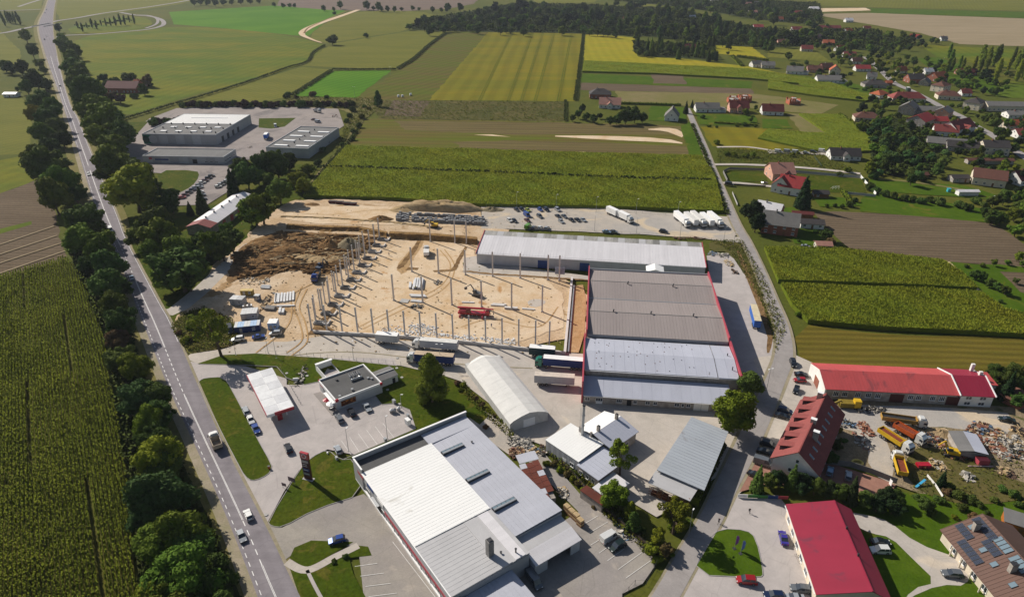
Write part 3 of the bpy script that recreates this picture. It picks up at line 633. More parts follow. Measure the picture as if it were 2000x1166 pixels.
# ================================================================ buildings
def roofmat(name, c, rib=None, rough=.55, metal=0.0, grime=.16, stain=None, scale=.25, spec=.3, sheets=None):
    c = tint(name, c); m = NT(name); f = m.ramp(m.noise(scale, 4, .65, 0, (1, .35, 1)), [(.3, 0.0), (.7, 1.0)])
    col = m.mix(f, mul(c, 1-grime), c)
    f2 = m.noise(2.2, 3, .7); col = m.mix(1.0, col, m.ramp(f2, [(.2, 1-grime*.5), (.8, 1.0)]), 'MULTIPLY')
    if stain:
        sf = m.ramp(m.noise(stain[1], 4, .7, 0, (1, 1, 1), 1), [(stain[2], 0.0), (min(.99, stain[2]+.12), 1.0)]); col = m.mix(sf, col, stain[0])
    if sheets:      # lapped sheets, one a shade off the next
        br = m.n('ShaderNodeTexBrick'); br.inputs['Scale'].default_value = 1; br.inputs['Mortar Size'].default_value = .012
        br.inputs['Brick Width'].default_value = sheets[0]; br.inputs['Row Height'].default_value = sheets[1]; br.offset = 0
        br.inputs['Color1'].default_value = (1, 1, 1, 1); br.inputs['Color2'].default_value = (sheets[2],)*3+(1,); br.inputs['Mortar'].default_value = (sheets[3],)*3+(1,)
        m.l(m.co(), br.inputs['Vector']); col = m.mix(1.0, col, br.outputs['Color'], 'MULTIPLY')
    return m.done(col, rough, spec, metal)
r_white = roofmat('white_roof_membrane', (.84, .83, .80), rough=.5, grime=.05, sheets=(1.0, 60, .985, .94), stain=((.6, .58, .53), .09, .64))
r_metal = roofmat('grey_metal_roof', (.43, .44, .47), grime=.12, sheets=(40, 1.1, .95, .8))
r_pale = roofmat('pale_weathered_roof', (.50, .49, .49), grime=.14, sheets=(60, 1.2, .97, .93), stain=((.33, .31, .28), .12, .63))
r_longw = roofmat('ribbed_white_roof', (.58, .57, .58), grime=.10, sheets=(1.3, 60, .93, .8))
r_light = roofmat('rooflight_panels', (.50, .48, .44), grime=.4, scale=.9, sheets=(2.6, 60, .55, .75))
r_brown = roofmat('brown_grey_felt', (.235, .205, .195), grime=.12, rough=.9, scale=.12, sheets=(1.1, 60, .95, .84))
r_blue = roofmat('blue_grey_metal', (.40, .43, .46), grime=.10, sheets=(3.0, 60, .95, .84))
r_blue2 = roofmat('blue_grey_metal_spotted', (.40, .43, .46), grime=.10, sheets=(3.0, 60, .96, .86), stain=((.2, .16, .12), 2.4, .69))
r_dark = roofmat('dark_roof_felt', (.12, .118, .116), grime=.2, rough=.95, sheets=(50, 1.1, .92, .8))
r_felt = roofmat('grey_roof_felt', (.19, .185, .18), grime=.2, rough=.95, sheets=(50, 1.3, .93, .8))
r_red = roofmat('red_sheet_roof', rgb('#a05256'), grime=.16, rough=.55, sheets=(1.1, 60, .96, .88), stain=(rgb('#95494b'), .12, .58))
r_red2 = roofmat('red_tile_roof', rgb('#904a46'), grime=.2, rough=.75, sheets=(.6, .38, .88, .7), stain=(rgb('#74403e'), .3, .6))
r_mag = roofmat('crimson_sheet_roof', rgb('#8a2a3e'), grime=.12, rough=.5, sheets=(.9, 60, .97, .92), stain=(rgb('#743040'), .15, .6))
r_brn = roofmat('brown_sheet_roof', rgb('#6b5045'), grime=.12, rough=.6, sheets=(.55, 60, .88, .7))
r_rust = roofmat('rusty_sheet_roof', rgb('#74392a'), grime=.4, rough=.85, sheets=(1.2, 60, .8, .6))
r_tent = roofmat('tent_canvas', (.68, .665, .63), grime=.14, rough=.8, sheets=(5, 60, .97, .86), scale=.5)
w_white = plain('white_render', (.72, .70, .66), .85, grime=.12, scale=.4)
w_cream = plain('cream_render', (.62, .54, .42), .85, grime=.14, scale=.4)
w_grey = plain('grey_cladding', (.36, .36, .37), .6, grime=.08, scale=.3)
w_gr2 = plain('pale_grey_cladding', (.45, .46, .47), .6, grime=.1, scale=.3)
w_stone = plain('old_grey_render', (.36, .32, .28), .9, grime=.35, scale=.7)
w_brick = plain('red_brick_wall', rgb('#8d5643'), .9, grime=.3, scale=2)
w_wood = plain('brown_timber', rgb('#7a5233'), .8, grime=.3, scale=1.5)
w_canv = plain('canvas_wall', (.5, .49, .47), .85, grime=.15)
red_trim = plain('red_fascia', rgb('#a84450'), .45, grime=.1)
red_lit = paint('glossy_red_panel', rgb('#a81426'), .35, 0)
wht = plain('white_trim', (.82, .81, .79), .5, grime=.06)
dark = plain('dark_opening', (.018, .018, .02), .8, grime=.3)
gr_met = plain('galvanised_metal', (.36, .37, .38), .45, .5, grime=.15)
dk_met = plain('dark_metal', (.06, .06, .065), .5, .4)
conc = plain('concrete', (.40, .385, .36), .9, grime=.18)
conc_d = plain('dark_concrete', (.22, .21, .20), .9, grime=.25)
glass = NT('window_glass').done((.035, .045, .06), .08, .6)
glass_b = NT('rooflight_glass').done((.16, .22, .26), .15, .6)
blue_p = plain('blue_paint', rgb('#1d3f7a'), .5)
WM = {}
def window(parent, loc, rz, w=1.2, h=1.3, bars=1, fm=None, name='window'):
    fm = fm or wht; key = (round(w, 2), round(h, 2), bars, fm.name)
    if key not in WM:
        mb = MB(); t = .09; a, b = -w/2, w/2
        mb.box(a, -.07, 0, b, .01, t).box(a, -.07, h-t, b, .01, h).box(a, -.07, t, a+t, .01, h-t).box(b-t, -.07, t, b, .01, h-t)
        for k in range(bars):
            x = a+(b-a)*(k+1)/(bars+1); mb.box(x-.04, -.065, t, x+.04, .01, h-t)
        mb.box(a-.08, -.16, -.06, b+.08, .01, -.003)
        WM[key] = (mb.mesh('window', fm), MB().box(a+t, -.03, t, b-t, -.005, h-t).mesh('pane', glass))
    f, p = WM[key]
    o = put(f, name, parent, loc, rz); put(p, 'pane', o); return o
def ribs(parent, e0, e1, r0, r1, sp, mat, wd=.07, hh=.05, name='roof_seams'):
    e0, e1, r0, r1 = map(Vector, (e0, e1, r0, r1)); L = (e1-e0).length; n = max(2, int(L/sp)); mb = MB(); d = (e1-e0).normalized()*wd/2
    for i in range(n+1):
        t = i/n; a = e0.lerp(e1, t); b = r0.lerp(r1, t); up = Vector((0, 0, hh))
        mb.poly([a-d+up, a+d+up, b+d+up, b-d+up]).poly([a-d, a-d+up, b-d+up, b-d]).poly([a+d, b+d, b+d+up, a+d+up]).poly([a-d, a+d, a+d+up, a-d+up])
    return tag(mb.build(name, mat, parent), kind='stuff')
def slab(mb, pts, th=.15, mi=0):
    n = len(mb.v); k = len(pts); mb.v += [tuple(p) for p in pts]+[(p[0], p[1], p[2]-th) for p in pts]
    mb.f.append(tuple(range(n, n+k))); mb.m.append(mi); mb.f.append(tuple(range(n+2*k-1, n+k-1, -1))); mb.m.append(mi)
    for i in range(k):
        j = (i+1) % k; mb.f.append((n+i, n+k+i, n+k+j, n+j)); mb.m.append(mi)
    return mb
def bldg(name, label, A, B, z, cat='building', group=None):
    """an Empty whose x axis runs along the roof edge A-B seen in the survey"""
    a = at(*A, z); b = at(*B, z)
    return thing(name, label, cat, (a[0], a[1], 0), math.atan2(b[1]-a[1], b[0]-a[0]), group)
def bx(parent, name, mat, *a, **k): return MB().box(*a).build(name, mat, parent, **k)
def gable_roof(parent, u0, u1, v0, v1, ze, zr, mat, vr=None, over=.35, th=.18, name='roof', sp=None, smat=None):
    vr = (v0+v1)/2 if vr is None else vr
    s0 = (zr-ze)/(vr-v0); s1 = (zr-ze)/(v1-vr); o = over
    for (va, vb, za, zb) in ((v0-o, vr, ze-s0*o, zr), (v1+o, vr, ze-s1*o, zr)):
        pts = [(u0-o, va, za), (u1+o, va, za), (u1+o, vb, zb), (u0-o, vb, zb)]
        if va > vb: pts.reverse()
        slab(MB(), pts, th).build(name, mat, parent)
        if sp: ribs(parent, (u0-o, va, za), (u1+o, va, za), (u0-o, vb, zb), (u1+o, vb, zb), sp, smat or mat)
def walls(parent, u0, u1, v0, v1, z1, mat, name='wall', z0=0, zr=None, vr=None):
    mb = MB()
    if zr is None: mb.box(u0, v0, z0, u1, v1, z1)
    else:
        vr = (v0+v1)/2 if vr is None else vr
        mb.xprism([(v0, z0), (v1, z0), (v1, z1), (vr, zr), (v0, z1)], u0, u1)
    return mb.build(name, mat, parent)

# ---- retail building with the white roof, bottom centre
b = bldg('retail_building', 'large white-roofed retail hall with grey roof wing, red wall band and dark front parapet', (688, 898), (873, 1154), 6.5)
walls(b, .4, 52, .3, 20.5, 5.9, w_grey); walls(b, .4, 46, 20.52, 34.6, 5.7, w_grey)
mb = slab(MB(), [(6, .1, 6.35), (35.6, .1, 6.35), (35.6, 20.6, 6.6), (6, 20.6, 6.6)], .25); mb.build('white_roof', r_white, b)
ribs(b, (6.2, .3, 6.355), (35.4, .3, 6.355), (6.2, 20.4, 6.6), (35.4, 20.4, 6.6), 1.0, r_white, .05, .02)
mb = slab(MB(), [(.5, .5, 5.95), (5.96, .5, 5.95), (5.96, 34, 5.95), (.5, 34, 5.95)], .1); mb.build('front_flat_roof', r_dark, b)
mb = slab(MB(), [(6, 20.7, 6.1), (46, 20.7, 6.1), (46, 34.7, 6.5), (6, 34.7, 6.5)], .2); mb.build('grey_roof', r_metal, b)
ribs(b, (6, 20.8, 6.1), (6, 34.6, 6.5), (45.9, 20.8, 6.1), (45.9, 34.6, 6.5), 1.1, r_metal)
mb = slab(MB(), [(1.0, 20.0, 6.32), (6.0, 20.0, 6.32), (6.0, 34.7, 6.5), (1.0, 34.7, 6.5)], .25); mb.build('grey_roof', r_metal, b)
mb = slab(MB(), [(35.7, .1, 6.2), (52, .1, 6.2), (52, 20.6, 6.4), (35.7, 20.6, 6.4)], .25); mb.build('weathered_roof', r_pale, b)
ribs(b, (35.8, .2, 6.2), (51.9, .2, 6.2), (35.8, 12.8, 6.33), (51.9, 12.8, 6.33), 1.15, r_pale, .05, .025)
bx(b, 'roof_strip', r_pale, 35.9, 12.9, 6.3, 51.9, 15.9, 6.46); bx(b, 'roof_strip', r_longw, 35.9, 16.8, 6.36, 51.9, 19.6, 6.5)
mb = slab(MB(), [(46.02, 20.8, 4.9), (50.2, 20.8, 4.7), (50.2, 34.2, 4.9), (46.02, 34.2, 5.1)], .2); mb.build('canopy_roof', r_pale, b)
mb = slab(MB(), [(50.22, 20.8, 4.72), (54.2, 20.8, 3.9), (54.2, 34.2, 4.1), (50.22, 34.2, 4.92)], .2); mb.build('canopy_roof', r_longw, b)
ribs(b, (46.1, 21, 4.9), (46.1, 34, 5.08), (50.1, 21, 4.7), (50.1, 34, 4.88), 3.2, r_pale); ribs(b, (50.3, 21, 4.7), (50.3, 34, 4.9), (54.1, 21, 3.9), (54.1, 34, 4.1), 1.0, r_longw)
bx(b, 'gable_wall', w_gr2, 53.4, 31.4, 0, 53.7, 34.1, 3.9); bx(b, 'gable_wall', w_gr2, 50, 20.9, 0, 53.7, 21.2, 3.8); bx(b, 'gable_wall', w_gr2, 53.4, 21.2, 0, 53.7, 24.5, 3.8)
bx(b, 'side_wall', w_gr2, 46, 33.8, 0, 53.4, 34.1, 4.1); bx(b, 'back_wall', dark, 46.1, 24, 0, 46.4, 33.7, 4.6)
bx(b, 'parapet', w_grey, .1, .1, 0, .5, 35.2, 7.4); bx(b, 'parapet_coping', wht, 0, 0, 7.4, .62, 35.3, 7.56)
bx(b, 'parapet', w_grey, .52, .02, 0, 5.9, .28, 7.3); bx(b, 'parapet_coping', wht, .64, -.05, 7.3, 6.0, .36, 7.46)
for k in range(11): bx(b, 'panel', w_gr2, .3+k*4.7, .12, 3.75, .3+k*4.7+4.62, .29, 5.85)
bx(b, 'red_band', red_trim, 19, .02, 2.75, 52, .29, 3.7)
bx(b, 'plinth', wht, .6, .0, 0, 52, .29, .7); bx(b, 'eaves_gutter', wht, 6, -.14, 6.12, 52, .09, 6.26)
for k in range(10): window(b, (8.5+k*4.6, .28, 1.0), 0, 2.4, 1.5, 1)
bx(b, 'entrance_canopy', w_gr2, 12, -.6, 2.9, 16, .1, 3.0); bx(b, 'shop_door', dark, 13.5, .1, 0, 16.5, .29, 2.6)
for k in range(3): bx(b, 'shop_sign', [red_trim, blue_p, wht][k], 3+k*6, -.02, 4.4, 6.6+k*6, .11, 5.3)
for u in (10.6, 23.4, 35.6):
    o = bx(b, 'skylight', dk_met, u, 20.95, 6.12, u+1.5, 27.6, 6.62)
    for k in range(5): MB().box(u+.15, 21.1+k*1.3, 6.625, u+.85, 21.1+k*1.3+1.15, 6.68).build('skylight_pane', glass_b, o)
    MB().box(u+.95, 21, 6.625, u+1.45, 27.5, 6.9).build('skylight_hood', gr_met, o)
o = bx(b, 'chimney', conc_d, 46.6, 12.2, 6.3, 48.0, 13.6, 10.9); MB().box(46.8, 12.4, 10.9, 47.8, 13.4, 11.1).build('chimney_cap', dk_met, o)
for u, v, h in ((50.2, 18.0, 1.2), (48.5, 15.1, .5), (12, 30, .3)): MB().tube((u, v, 6.4), (u, v, 6.4+h), .18, n=8).tube((u, v, 6.4+h), (u, v, 6.5+h), .3, n=8).build('roof_vent', dk_met, b)
# lower wing at the bottom edge
b = thing('annex_building', 'low annex with pale metal roof joined to the lower end of the retail hall', 'building', b.location, b.rotation_euler.z)
walls(b, 52.1, 66, 3, 15.4, 4.0, w_grey)
slab(MB(), [(52.1, 2.8, 4.2), (66, 2.8, 4.2), (66, 15.6, 4.35), (52.1, 15.6, 4.35)], .2).build('roof', r_metal, b); ribs(b, (52.2, 2.9, 4.2), (52.2, 15.5, 4.34), (66, 2.9, 4.2), (66, 15.5, 4.34), 1.1, r_metal)
bx(b, 'parapet', w_gr2, 52.1, 1.2, 0, 53.4, 2.7, 4.9)
# lean-to roofs beside the retail hall
b = bldg('lean_to_shed', 'low lean-to with rusty brown roof sheets beside the retail hall', (1035, 900), (1065, 960), 3.5)
walls(b, .2, 14.6, -3, 2.0, 3.0, w_stone)
for i in range(7):
    for j in range(3):
        if (i, j) in ((6, 2),): continue
        u = .2+i*2.08+(.3 if j == 1 else 0); v = -3.2+j*1.85
        slab(MB(), [(u, v, 3.2+j*.13), (u+1.98, v, 3.2+j*.13), (u+1.98, v+1.78, 3.33+j*.13), (u, v+1.78, 3.33+j*.13)], .06).build('roof_sheet', r_rust if (i*3+j) % 8 else r_metal, b)
slab(MB(), [(-3.6, -3.0, 3.3), (0, -3.0, 3.3), (0, 2.6, 3.6), (-3.6, 2.6, 3.6)], .1).build('grey_roof_sheet', r_metal, b)

# ---- long hall with ribbed white roof
b = bldg('long_warehouse', 'very long white ribbed-roof warehouse behind the row of pillars', (931, 494), (1379, 521), 5.5)
mb = MB().xprism([(0, 0), (21.6, 0), (21.6, 7.1), (0, 5.1)], 0, 99.6); mb.build('wall', w_grey, b)
slab(MB(), [(-.2, -.25, 5.3), (99.8, -.25, 5.3), (99.8, 17.6, 7.05), (-.2, 17.6, 7.05)], .18).build('roof', r_longw, b)
ribs(b, (-.1, -.2, 5.3), (99.7, -.2, 5.3), (-.1, 17.5, 7.04), (99.7, 17.5, 7.04), 1.3, r_longw, .09, .06)
for k in range(32):
    u = -.15+k*3.12; slab(MB(), [(u, 17.65, 7.08), (u+3.05, 17.65, 7.08), (u+3.05, 21.9, 7.5), (u, 21.9, 7.5)], .12).build('rooflight_panel', [r_light, r_light, r_pale][k % 3], b)
bx(b, 'red_verge', red_trim, -.45, -.3, 4.9, -.22, 22, 5.9); 
slab(MB(), [(-.5, -.3, 5.6), (-.2, -.3, 5.6), (-.2, 22, 7.75), (-.5, 22, 7.75)], .9).build('verge_trim', red_trim, b)
slab(MB(), [(99.82, -.3, 5.6), (100.1, -.3, 5.6), (100.1, 22, 7.75), (99.82, 22, 7.75)], .9).build('verge_trim', red_trim, b)
bx(b, 'eaves_gutter', wht, 0, -.45, 5.02, 99.6, -.26, 5.2)
for k in range(20): bx(b, 'wall_panel', w_gr2, .1+k*4.98, -.09, .4, .1+k*4.98+4.9, -.01, 4.95)
for u in (27.5, 46): bx(b, 'loading_door', blue_p, u, -.2, 0, u+4.2, -.1, 3.8)
cn = slab(MB(), [(74.5, -6.5, 4.6), (78.3, -6.5, 5.6), (78.3, 0, 5.6), (74.5, 0, 4.6)], .12); slab(cn, [(78.32, -6.5, 5.6), (82, -6.5, 4.6), (82, 0, 4.6), (78.32, 0, 5.6)], .12).build('white_porch_roof', wht, b)
MB().tube((12, -.25, 5.35), (12, -.25, 5.9), .05).tube((0, -.25, 5.9), (70, -.25, 5.9), .035, n=4).build('roof_rail', gr_met, b)

# ---- the works: four stepped roofs between red gable walls
b = bldg('factory_hall', 'wide brown-grey felt roofed factory hall with two ridges and red side parapets', (1145, 652), (1420, 668), 8)
walls(b, .4, 48.2, 27.1, 52.6, 7.8, w_grey, zr=9.0, vr=40); walls(b, .4, 48.2, .2, 27.0, 7.8, w_grey, zr=9.0, vr=14.7)
gable_roof(b, .4, 48.2, 27.05, 52.6, 8, 9.2, r_brown, 40, .02, sp=1.1); gable_roof(b, .4, 48.2, .1, 26.95, 8, 9.2, r_brown, 14.7, .02, sp=1.1)
bx(b, 'valley_gutter', gr_met, .4, 26.8, 7.9, 48.2, 27.25, 8.1)
for v in (40, 14.7): bx(b, 'ridge_cap', r_felt, .4, v-.18, 9.19, 48.2, v+.18, 9.27)
for u, v in ((15.5, 38.6), (33, 38.4), (9.5, 14.9), (23, 14.9), (38, 14.9)):
    o = MB().tube((u, v, 8.9), (u, v, 10.1), .22).build('roof_vent', dk_met, b); MB().tube((u, v, 10.1), (u, v, 10.35), .45, .1).build('vent_cowl', dk_met, o)
MB().box(-.02, .2, 0, .38, 52.8, 9.7).build('side_wall', red_trim, b); MB().box(48.22, .2, 0, 48.6, 52.8, 9.7).build('side_wall', red_trim, b)
bx(b, 'rear_parapet', w_gr2, .4, 52.62, 0, 48.2, 52.85, 8.6)
for v in range(0, 52, 6): bx(b, 'wall_pilaster', red_trim, 48.61, v+.8, 0, 48.72, v+1.2, 9.5)
b = thing('factory_hall', 'blue-grey speckled metal roofed hall in front of the brown-roofed factory', 'building', b.location, b.rotation_euler.z)
walls(b, .2, 48.2, -20.6, -.2, 6.8, w_stone, zr=7.8, vr=-10.8)
gable_roof(b, 0, 41.5, -20.5, -1.2, 7, 8, r_blue2, -10.8, .15, sp=3.0); gable_roof(b, 42.1, 48.1, -20.7, -1.4, 7.05, 8.02, r_blue, -10.8, .15, sp=3.0)
bx(b, 'side_wall', red_trim, -.7, -29.6, 0, -.25, -.1, 8.4); bx(b, 'side_wall', red_trim, 48.5, -21.2, 0, 49, -.1, 8.6)
bx(b, 'eaves_gutter', wht, 0, -20.95, 6.6, 48.2, -20.75, 6.78)
for u, v in ((46.5, -8.5), (46.8, -16.5)): MB().tube((u, v, 7), (u, v, 8.7), .16).build('roof_vent', dk_met, b)
for k in range(46):
    u, v = rnd.uniform(2, 40), rnd.uniform(-20, -8) if k % 3 else rnd.uniform(-7, -2); z = 7+(1 if v > -10.8 else 1)*(1-abs(v+10.8)/9.7)
    MB().box(u, v, z, u+.28, v+.22, z+.12).build('roof_bolt_cap', dk_met if k % 2 else w_wood, b)
b = thing('office_wing', 'low front wing with pale metal roof and white windows facing the works yard', 'building', b.location, b.rotation_euler.z)
mb = MB().xprism([(-29.3, 0), (-21.1, 0), (-21.1, 4.7), (-29.3, 3.1)], 0, 45); mb.build('wall', w_stone, b)
slab(MB(), [(-.2, -29.7, 3.25), (45.3, -29.7, 3.25), (45.3, -21.15, 4.95), (-.2, -21.15, 4.95)], .16).build('roof', r_blue, b); ribs(b, (0, -29.6, 3.25), (45.2, -29.6, 3.25), (0, -21.2, 4.93), (45.2, -21.2, 4.93), 3, r_blue)
for u, w_, n in ((1.2, 1.5, 1), (4.9, 2.2, 2), (11.1, 1.8, 2), (16.0, 1.2, 1), (19.9, 1.4, 1), (22.2, 1.2, 1), (28.8, 1.5, 1), (30.6, .8, 0), (32.3, 1.3, 1)): window(b, (u, -29.31, 1.1), 0, w_, 1.25, n)
bx(b, 'door', dark, 13.5, -29.36, 0, 14.9, -29.31, 2.3); bx(b, 'white_panel', wht, 3.9, -29.38, .05, 5.9, -29.31, .95)
o = bx(b, 'gate', wht, 33.9, -29.42, 0, 38.4, -29.31, 2.7); MB().box(36.1, -29.45, 0, 36.2, -29.425, 2.7).build('gate_joint', gr_met, o)
bx(b, 'eaves_gutter', wht, 0, -29.9, 3.02, 45, -29.72, 3.16)

# ---- workshops with white roofs
A_, B_ = (1065, 858), (1126.5, 899)
b = bldg('workshop', 'white flat-roofed workshop with soot mark at the foot of the tall steel chimney', A_, B_, 4.5)
walls(b, .2, 12.4, .2, 10.3, 4.2, w_gr2); slab(MB(), [(0, 0, 4.4), (12.6, 0, 4.4), (12.6, 10.5, 4.75), (0, 10.5, 4.75)], .2).build('roof', r_white, b); ribs(b, (0, 0, 4.4), (12.6, 0, 4.4), (0, 10.5, 4.75), (12.6, 10.5, 4.75), .8, r_white, .05, .02)
for k in range(12): bx(b, 'wall_panel', w_grey if k % 2 else w_gr2, .25+k*1.01, .05, .1, .25+k*1.01+.95, .18, 4.15)
window(b, (10.2, .04, 1.2), 0, 1.4, 1.3); bx(b, 'door', wht, 6.8, .0, 0, 8.2, .18, 2.3)
o = MB().box(4.2, 9.3, 4.6, 5.1, 10.2, 6.6).build('brick_stack', w_stone, b); bx(b, 'roof_pipe', w_stone, 7.9, 9.9, 4.6, 8.4, 10.4, 6.4)
c = thing('workshop', 'gabled workshop with white and blue-grey roof slopes and two brick chimneys', 'building', b.location, b.rotation_euler.z)
MB().prism([(3.2, 10.8), (15, 10.8), (15, 22), (3.2, 22)], 0, 4.2).build('wall', w_stone, c)
# ridge runs along y (v), slopes fall along x
for pts in ([(2.7, 10.3, 4.4), (8.8, 10.3, 6.0), (8.8, 22.4, 6.0), (2.7, 22.4, 4.4)],): slab(MB(), pts, .18).build('white_roof_slope', r_white, c)
slab(MB(), [(8.83, 10.3, 6.0), (15.6, 10.3, 4.3), (15.6, 22.4, 4.3), (8.83, 22.4, 6.0)], .18).build('grey_roof_slope', r_blue, c); ribs(c, (15.5, 10.4, 4.32), (15.5, 22.3, 4.32), (8.9, 10.4, 5.98), (8.9, 22.3, 5.98), 1.0, r_blue)
for v in (12.4, 20.4):
    o = MB().box(8.4, v-.4, 5.6, 9.2, v+.4, 7.7).build('chimney', w_stone, c); MB().box(8.5, v-.3, 7.7, 9.1, v+.3, 7.85).build('chimney_cap', dk_met, o)
window(c, (6, 10.78, 1.2), 0); window(c, (15.02, 14, 1.2), R(90)); window(c, (15.02, 18, 1.2), R(90))
c = thing('workshop', 'blue-grey metal roofed workshop between the white workshops and the round tree', 'building', b.location, b.rotation_euler.z)
walls(c, 12.7, 20, -.4, 9.3, 3.6, w_stone); slab(MB(), [(12.65, -.8, 3.9), (20.5, -.9, 3.7), (20.6, 9.6, 3.9), (12.65, 10.2, 4.1)], .18).build('roof', r_blue, c); ribs(c, (12.7, -.7, 3.9), (12.7, 10, 4.1), (20.4, -.8, 3.72), (20.5, 9.5, 3.9), 1.2, r_blue)
for u in (14, 16.2, 18.4): window(c, (u, -.42, 1.1), 0)
c = thing('storage_shed', 'small shed with white mono-pitch roof in front of the blue-grey workshop', 'shed', b.location, b.rotation_euler.z)
walls(c, 20.8, 25.6, -3, 4.6, 2.7, w_white); slab(MB(), [(20.55, -3.4, 2.9), (26.2, -3.6, 2.8), (26.2, 5, 2.9), (20.55, 5.2, 3.0)], .14).build('roof', r_longw, c)
bx(c, 'rusty_roof_strip', r_rust, 18.9, -6.4, 2.75, 26.4, -3.7, 2.85); bx(c, 'wall', w_stone, 19, -6.2, 0, 26.2, -3.8, 2.7, ) 
bx(c, 'door', w_wood, 25.62, 0, 0, 25.7, 1.4, 2.2)
# tall chimney
c = thing('steel_chimney', 'tall slim steel chimney standing at the white workshop roof', 'chimney', (*at(1137, 872), 0)); c.location = (c.location.x, c.location.y, 0)
cx, cy = at(1137.5, 849, 4.7); c.location = (cx, cy, 0)
MB().tube((0, 0, 0), (0, 0, 14.8), .42, .36, 12).build('flue', gr_met, c); MB().tube((0, 0, 14.8), (0, 0, 15.2), .46, .46, 12).build('flue_cap', dk_met, c)
MB().tube((-.9, 0, 4.6), (-.9, 0, 14.2), .03, n=4).tube((-.6, 0, 4.6), (-.6, 0, 14.2), .03, n=4).build('ladder', gr_met, c)
for z in (8, 11.5): MB().tube((0, 0, z), (0, 0, z+.15), .5, n=12).build('flange', gr_met, c)
# ---- open shed with the long blue-grey roof
b = bldg('open_shed', 'long open-fronted shed with blue-grey metal roof sooty at its far end', (1268, 940), (1350, 815), 5.5)
slab(MB(), [(5.1, 0, 5.6), (5.1, -12.9, 4.9), (31.8, -11, 4.9), (31.8, 0, 5.6)], .2).build('roof', roofmat('sooty_metal_roof', (.40, .43, .46), grime=.10, sheets=(1.2, 60, .95, .86), stain=((.2, .17, .16), .07, .66)), b)
ribs(b, (5.2, -12.8, 4.92), (31.7, -10.9, 4.92), (5.2, -.1, 5.58), (31.7, -.1, 5.58), 1.2, r_blue)
slab(MB(), [(.4, .4, 4.6), (.4, -10.9, 4.1), (5.6, -11.2, 4.3), (5.6, .4, 4.8)], .15).build('porch_roof', r_pale, b)
bx(b, 'back_wall', w_stone, 5.4, -.5, 0, 31.5, -.2, 4.9); bx(b, 'side_wall', w_stone, 31.2, -10.6, 0, 31.5, -.55, 4.6)
for k in range(7): bx(b, 'post', w_wood, 1+k*5, -10.6, 0, 1.25+k*5, -10.35, 4.2 if k < 1 else 4.7)
for k in range(6): bx(b, 'timber_stack', w_wood if k % 2 else r_rust, 1.2, -1.6-k*1.55, 0, 2.6, -.4-k*1.55, 1.0+.3*(k % 3))
for k in range(4): bx(b, 'rail', w_wood, .9, -10.5, .6+k*.8, 1.0, .2, .72+k*.8)
# ---- storage tent
b = bldg('storage_tent', 'long white canvas storage tent with rounded roof beside the service road', (908, 708), (1000, 830), 3.5, 'tent')
prof = [(0, 0), (12.6, 0), (12.6, 3.2), (11.6, 3.9), (6.3, 5.5), (1.0, 3.9), (0, 3.2)]
MB().xprism([(0, 0), (12.6, 0), (12.6, 3.15), (0, 3.15)], 0, 35.6).build('wall', w_canv, b)
for k in range(7):
    u0, u1 = 2.0+k*4.85 if k else 2.0, 2.0+(k+1)*4.85-.05
    u1 = min(u1, 36.1)
    mb = MB(); P = [(-.15, 3.1), (1.0, 3.85), (3.6, 4.75), (6.3, 5.3), (9.0, 4.75), (11.6, 3.85), (12.75, 3.1)]
    for (v0, z0), (v1, z1) in zip(P, P[1:]): slab(mb, [(u0, v0, z0), (u1, v0, z0), (u1, v1, z1), (u0, v1, z1)][::1], .1)
    mb.build('canvas_panel', r_tent, b)
mb = MB()
for (v0, z0), (v1, z1) in zip(P, P[1:]): slab(mb, [(-.2, v0*.7+1.9, z0*.85+.1), (1.97, v0, z0), (1.97, v1, z1), (-.2, v1*.7+1.9, z1*.85+.1)], .1)
mb.build('rounded_end', r_tent, b)
MB().xprism([(.1, 3.15), (12.5, 3.15), (11.6, 3.75), (6.3, 5.15), (1, 3.75)], 35.2, 35.55).build('gable_end', w_canv, b)
bx(b, 'tent_door', wht, 35.62, 4.4, 0, 35.7, 8.2, 3.0)
# ---- petrol canopy
b = bldg('forecourt_canopy', 'flat white panelled forecourt canopy with red fascia edges', (482, 732), (521, 810), 5, 'canopy')
MB().box(0, 0, 4.35, 24.9, 7.9, 5.0).build('canopy_deck', wht, b)
cw = [plain('canopy_white', (.66, .66, .66), .5, grime=.12, scale=.5), plain('canopy_offwhite', (.56, .56, .57), .5, grime=.14, scale=.5)]
for k in range(6):
    for j in range(2): MB().box(.1+k*4.13, .1+j*3.88, 5.004, .1+k*4.13+4.05, .1+j*3.88+3.78, 5.07+.02*((k+j) % 2)).build('roof_panel', cw[(k*3+j) % 2 if k != 3 else 0], b)
bx(b, 'fascia', red_trim, 0, -.16, 4.2, 24.9, -.01, 5.12); bx(b, 'fascia', red_lit, 24.92, 2.2, 4.1, 25.1, 7.9, 5.12); bx(b, 'fascia', wht, 24.92, -.1, 4.1, 25.08, 2.15, 5.1); bx(b, 'fascia', gr_met, 0, 7.92, 4.2, 24.9, 8.05, 5.12)
for u in (4, 12.4, 21):
    for v in (1.6, 6.3): bx(b, 'canopy_post', wht, u-.18, v-.18, 0, u+.18, v+.18, 4.35)
for u in (4, 12.4, 21):
    p_ = bx(b, 'fuel_pump', red_lit, u+1, 3.2, .2, u+1.7, 4.6, 1.9)
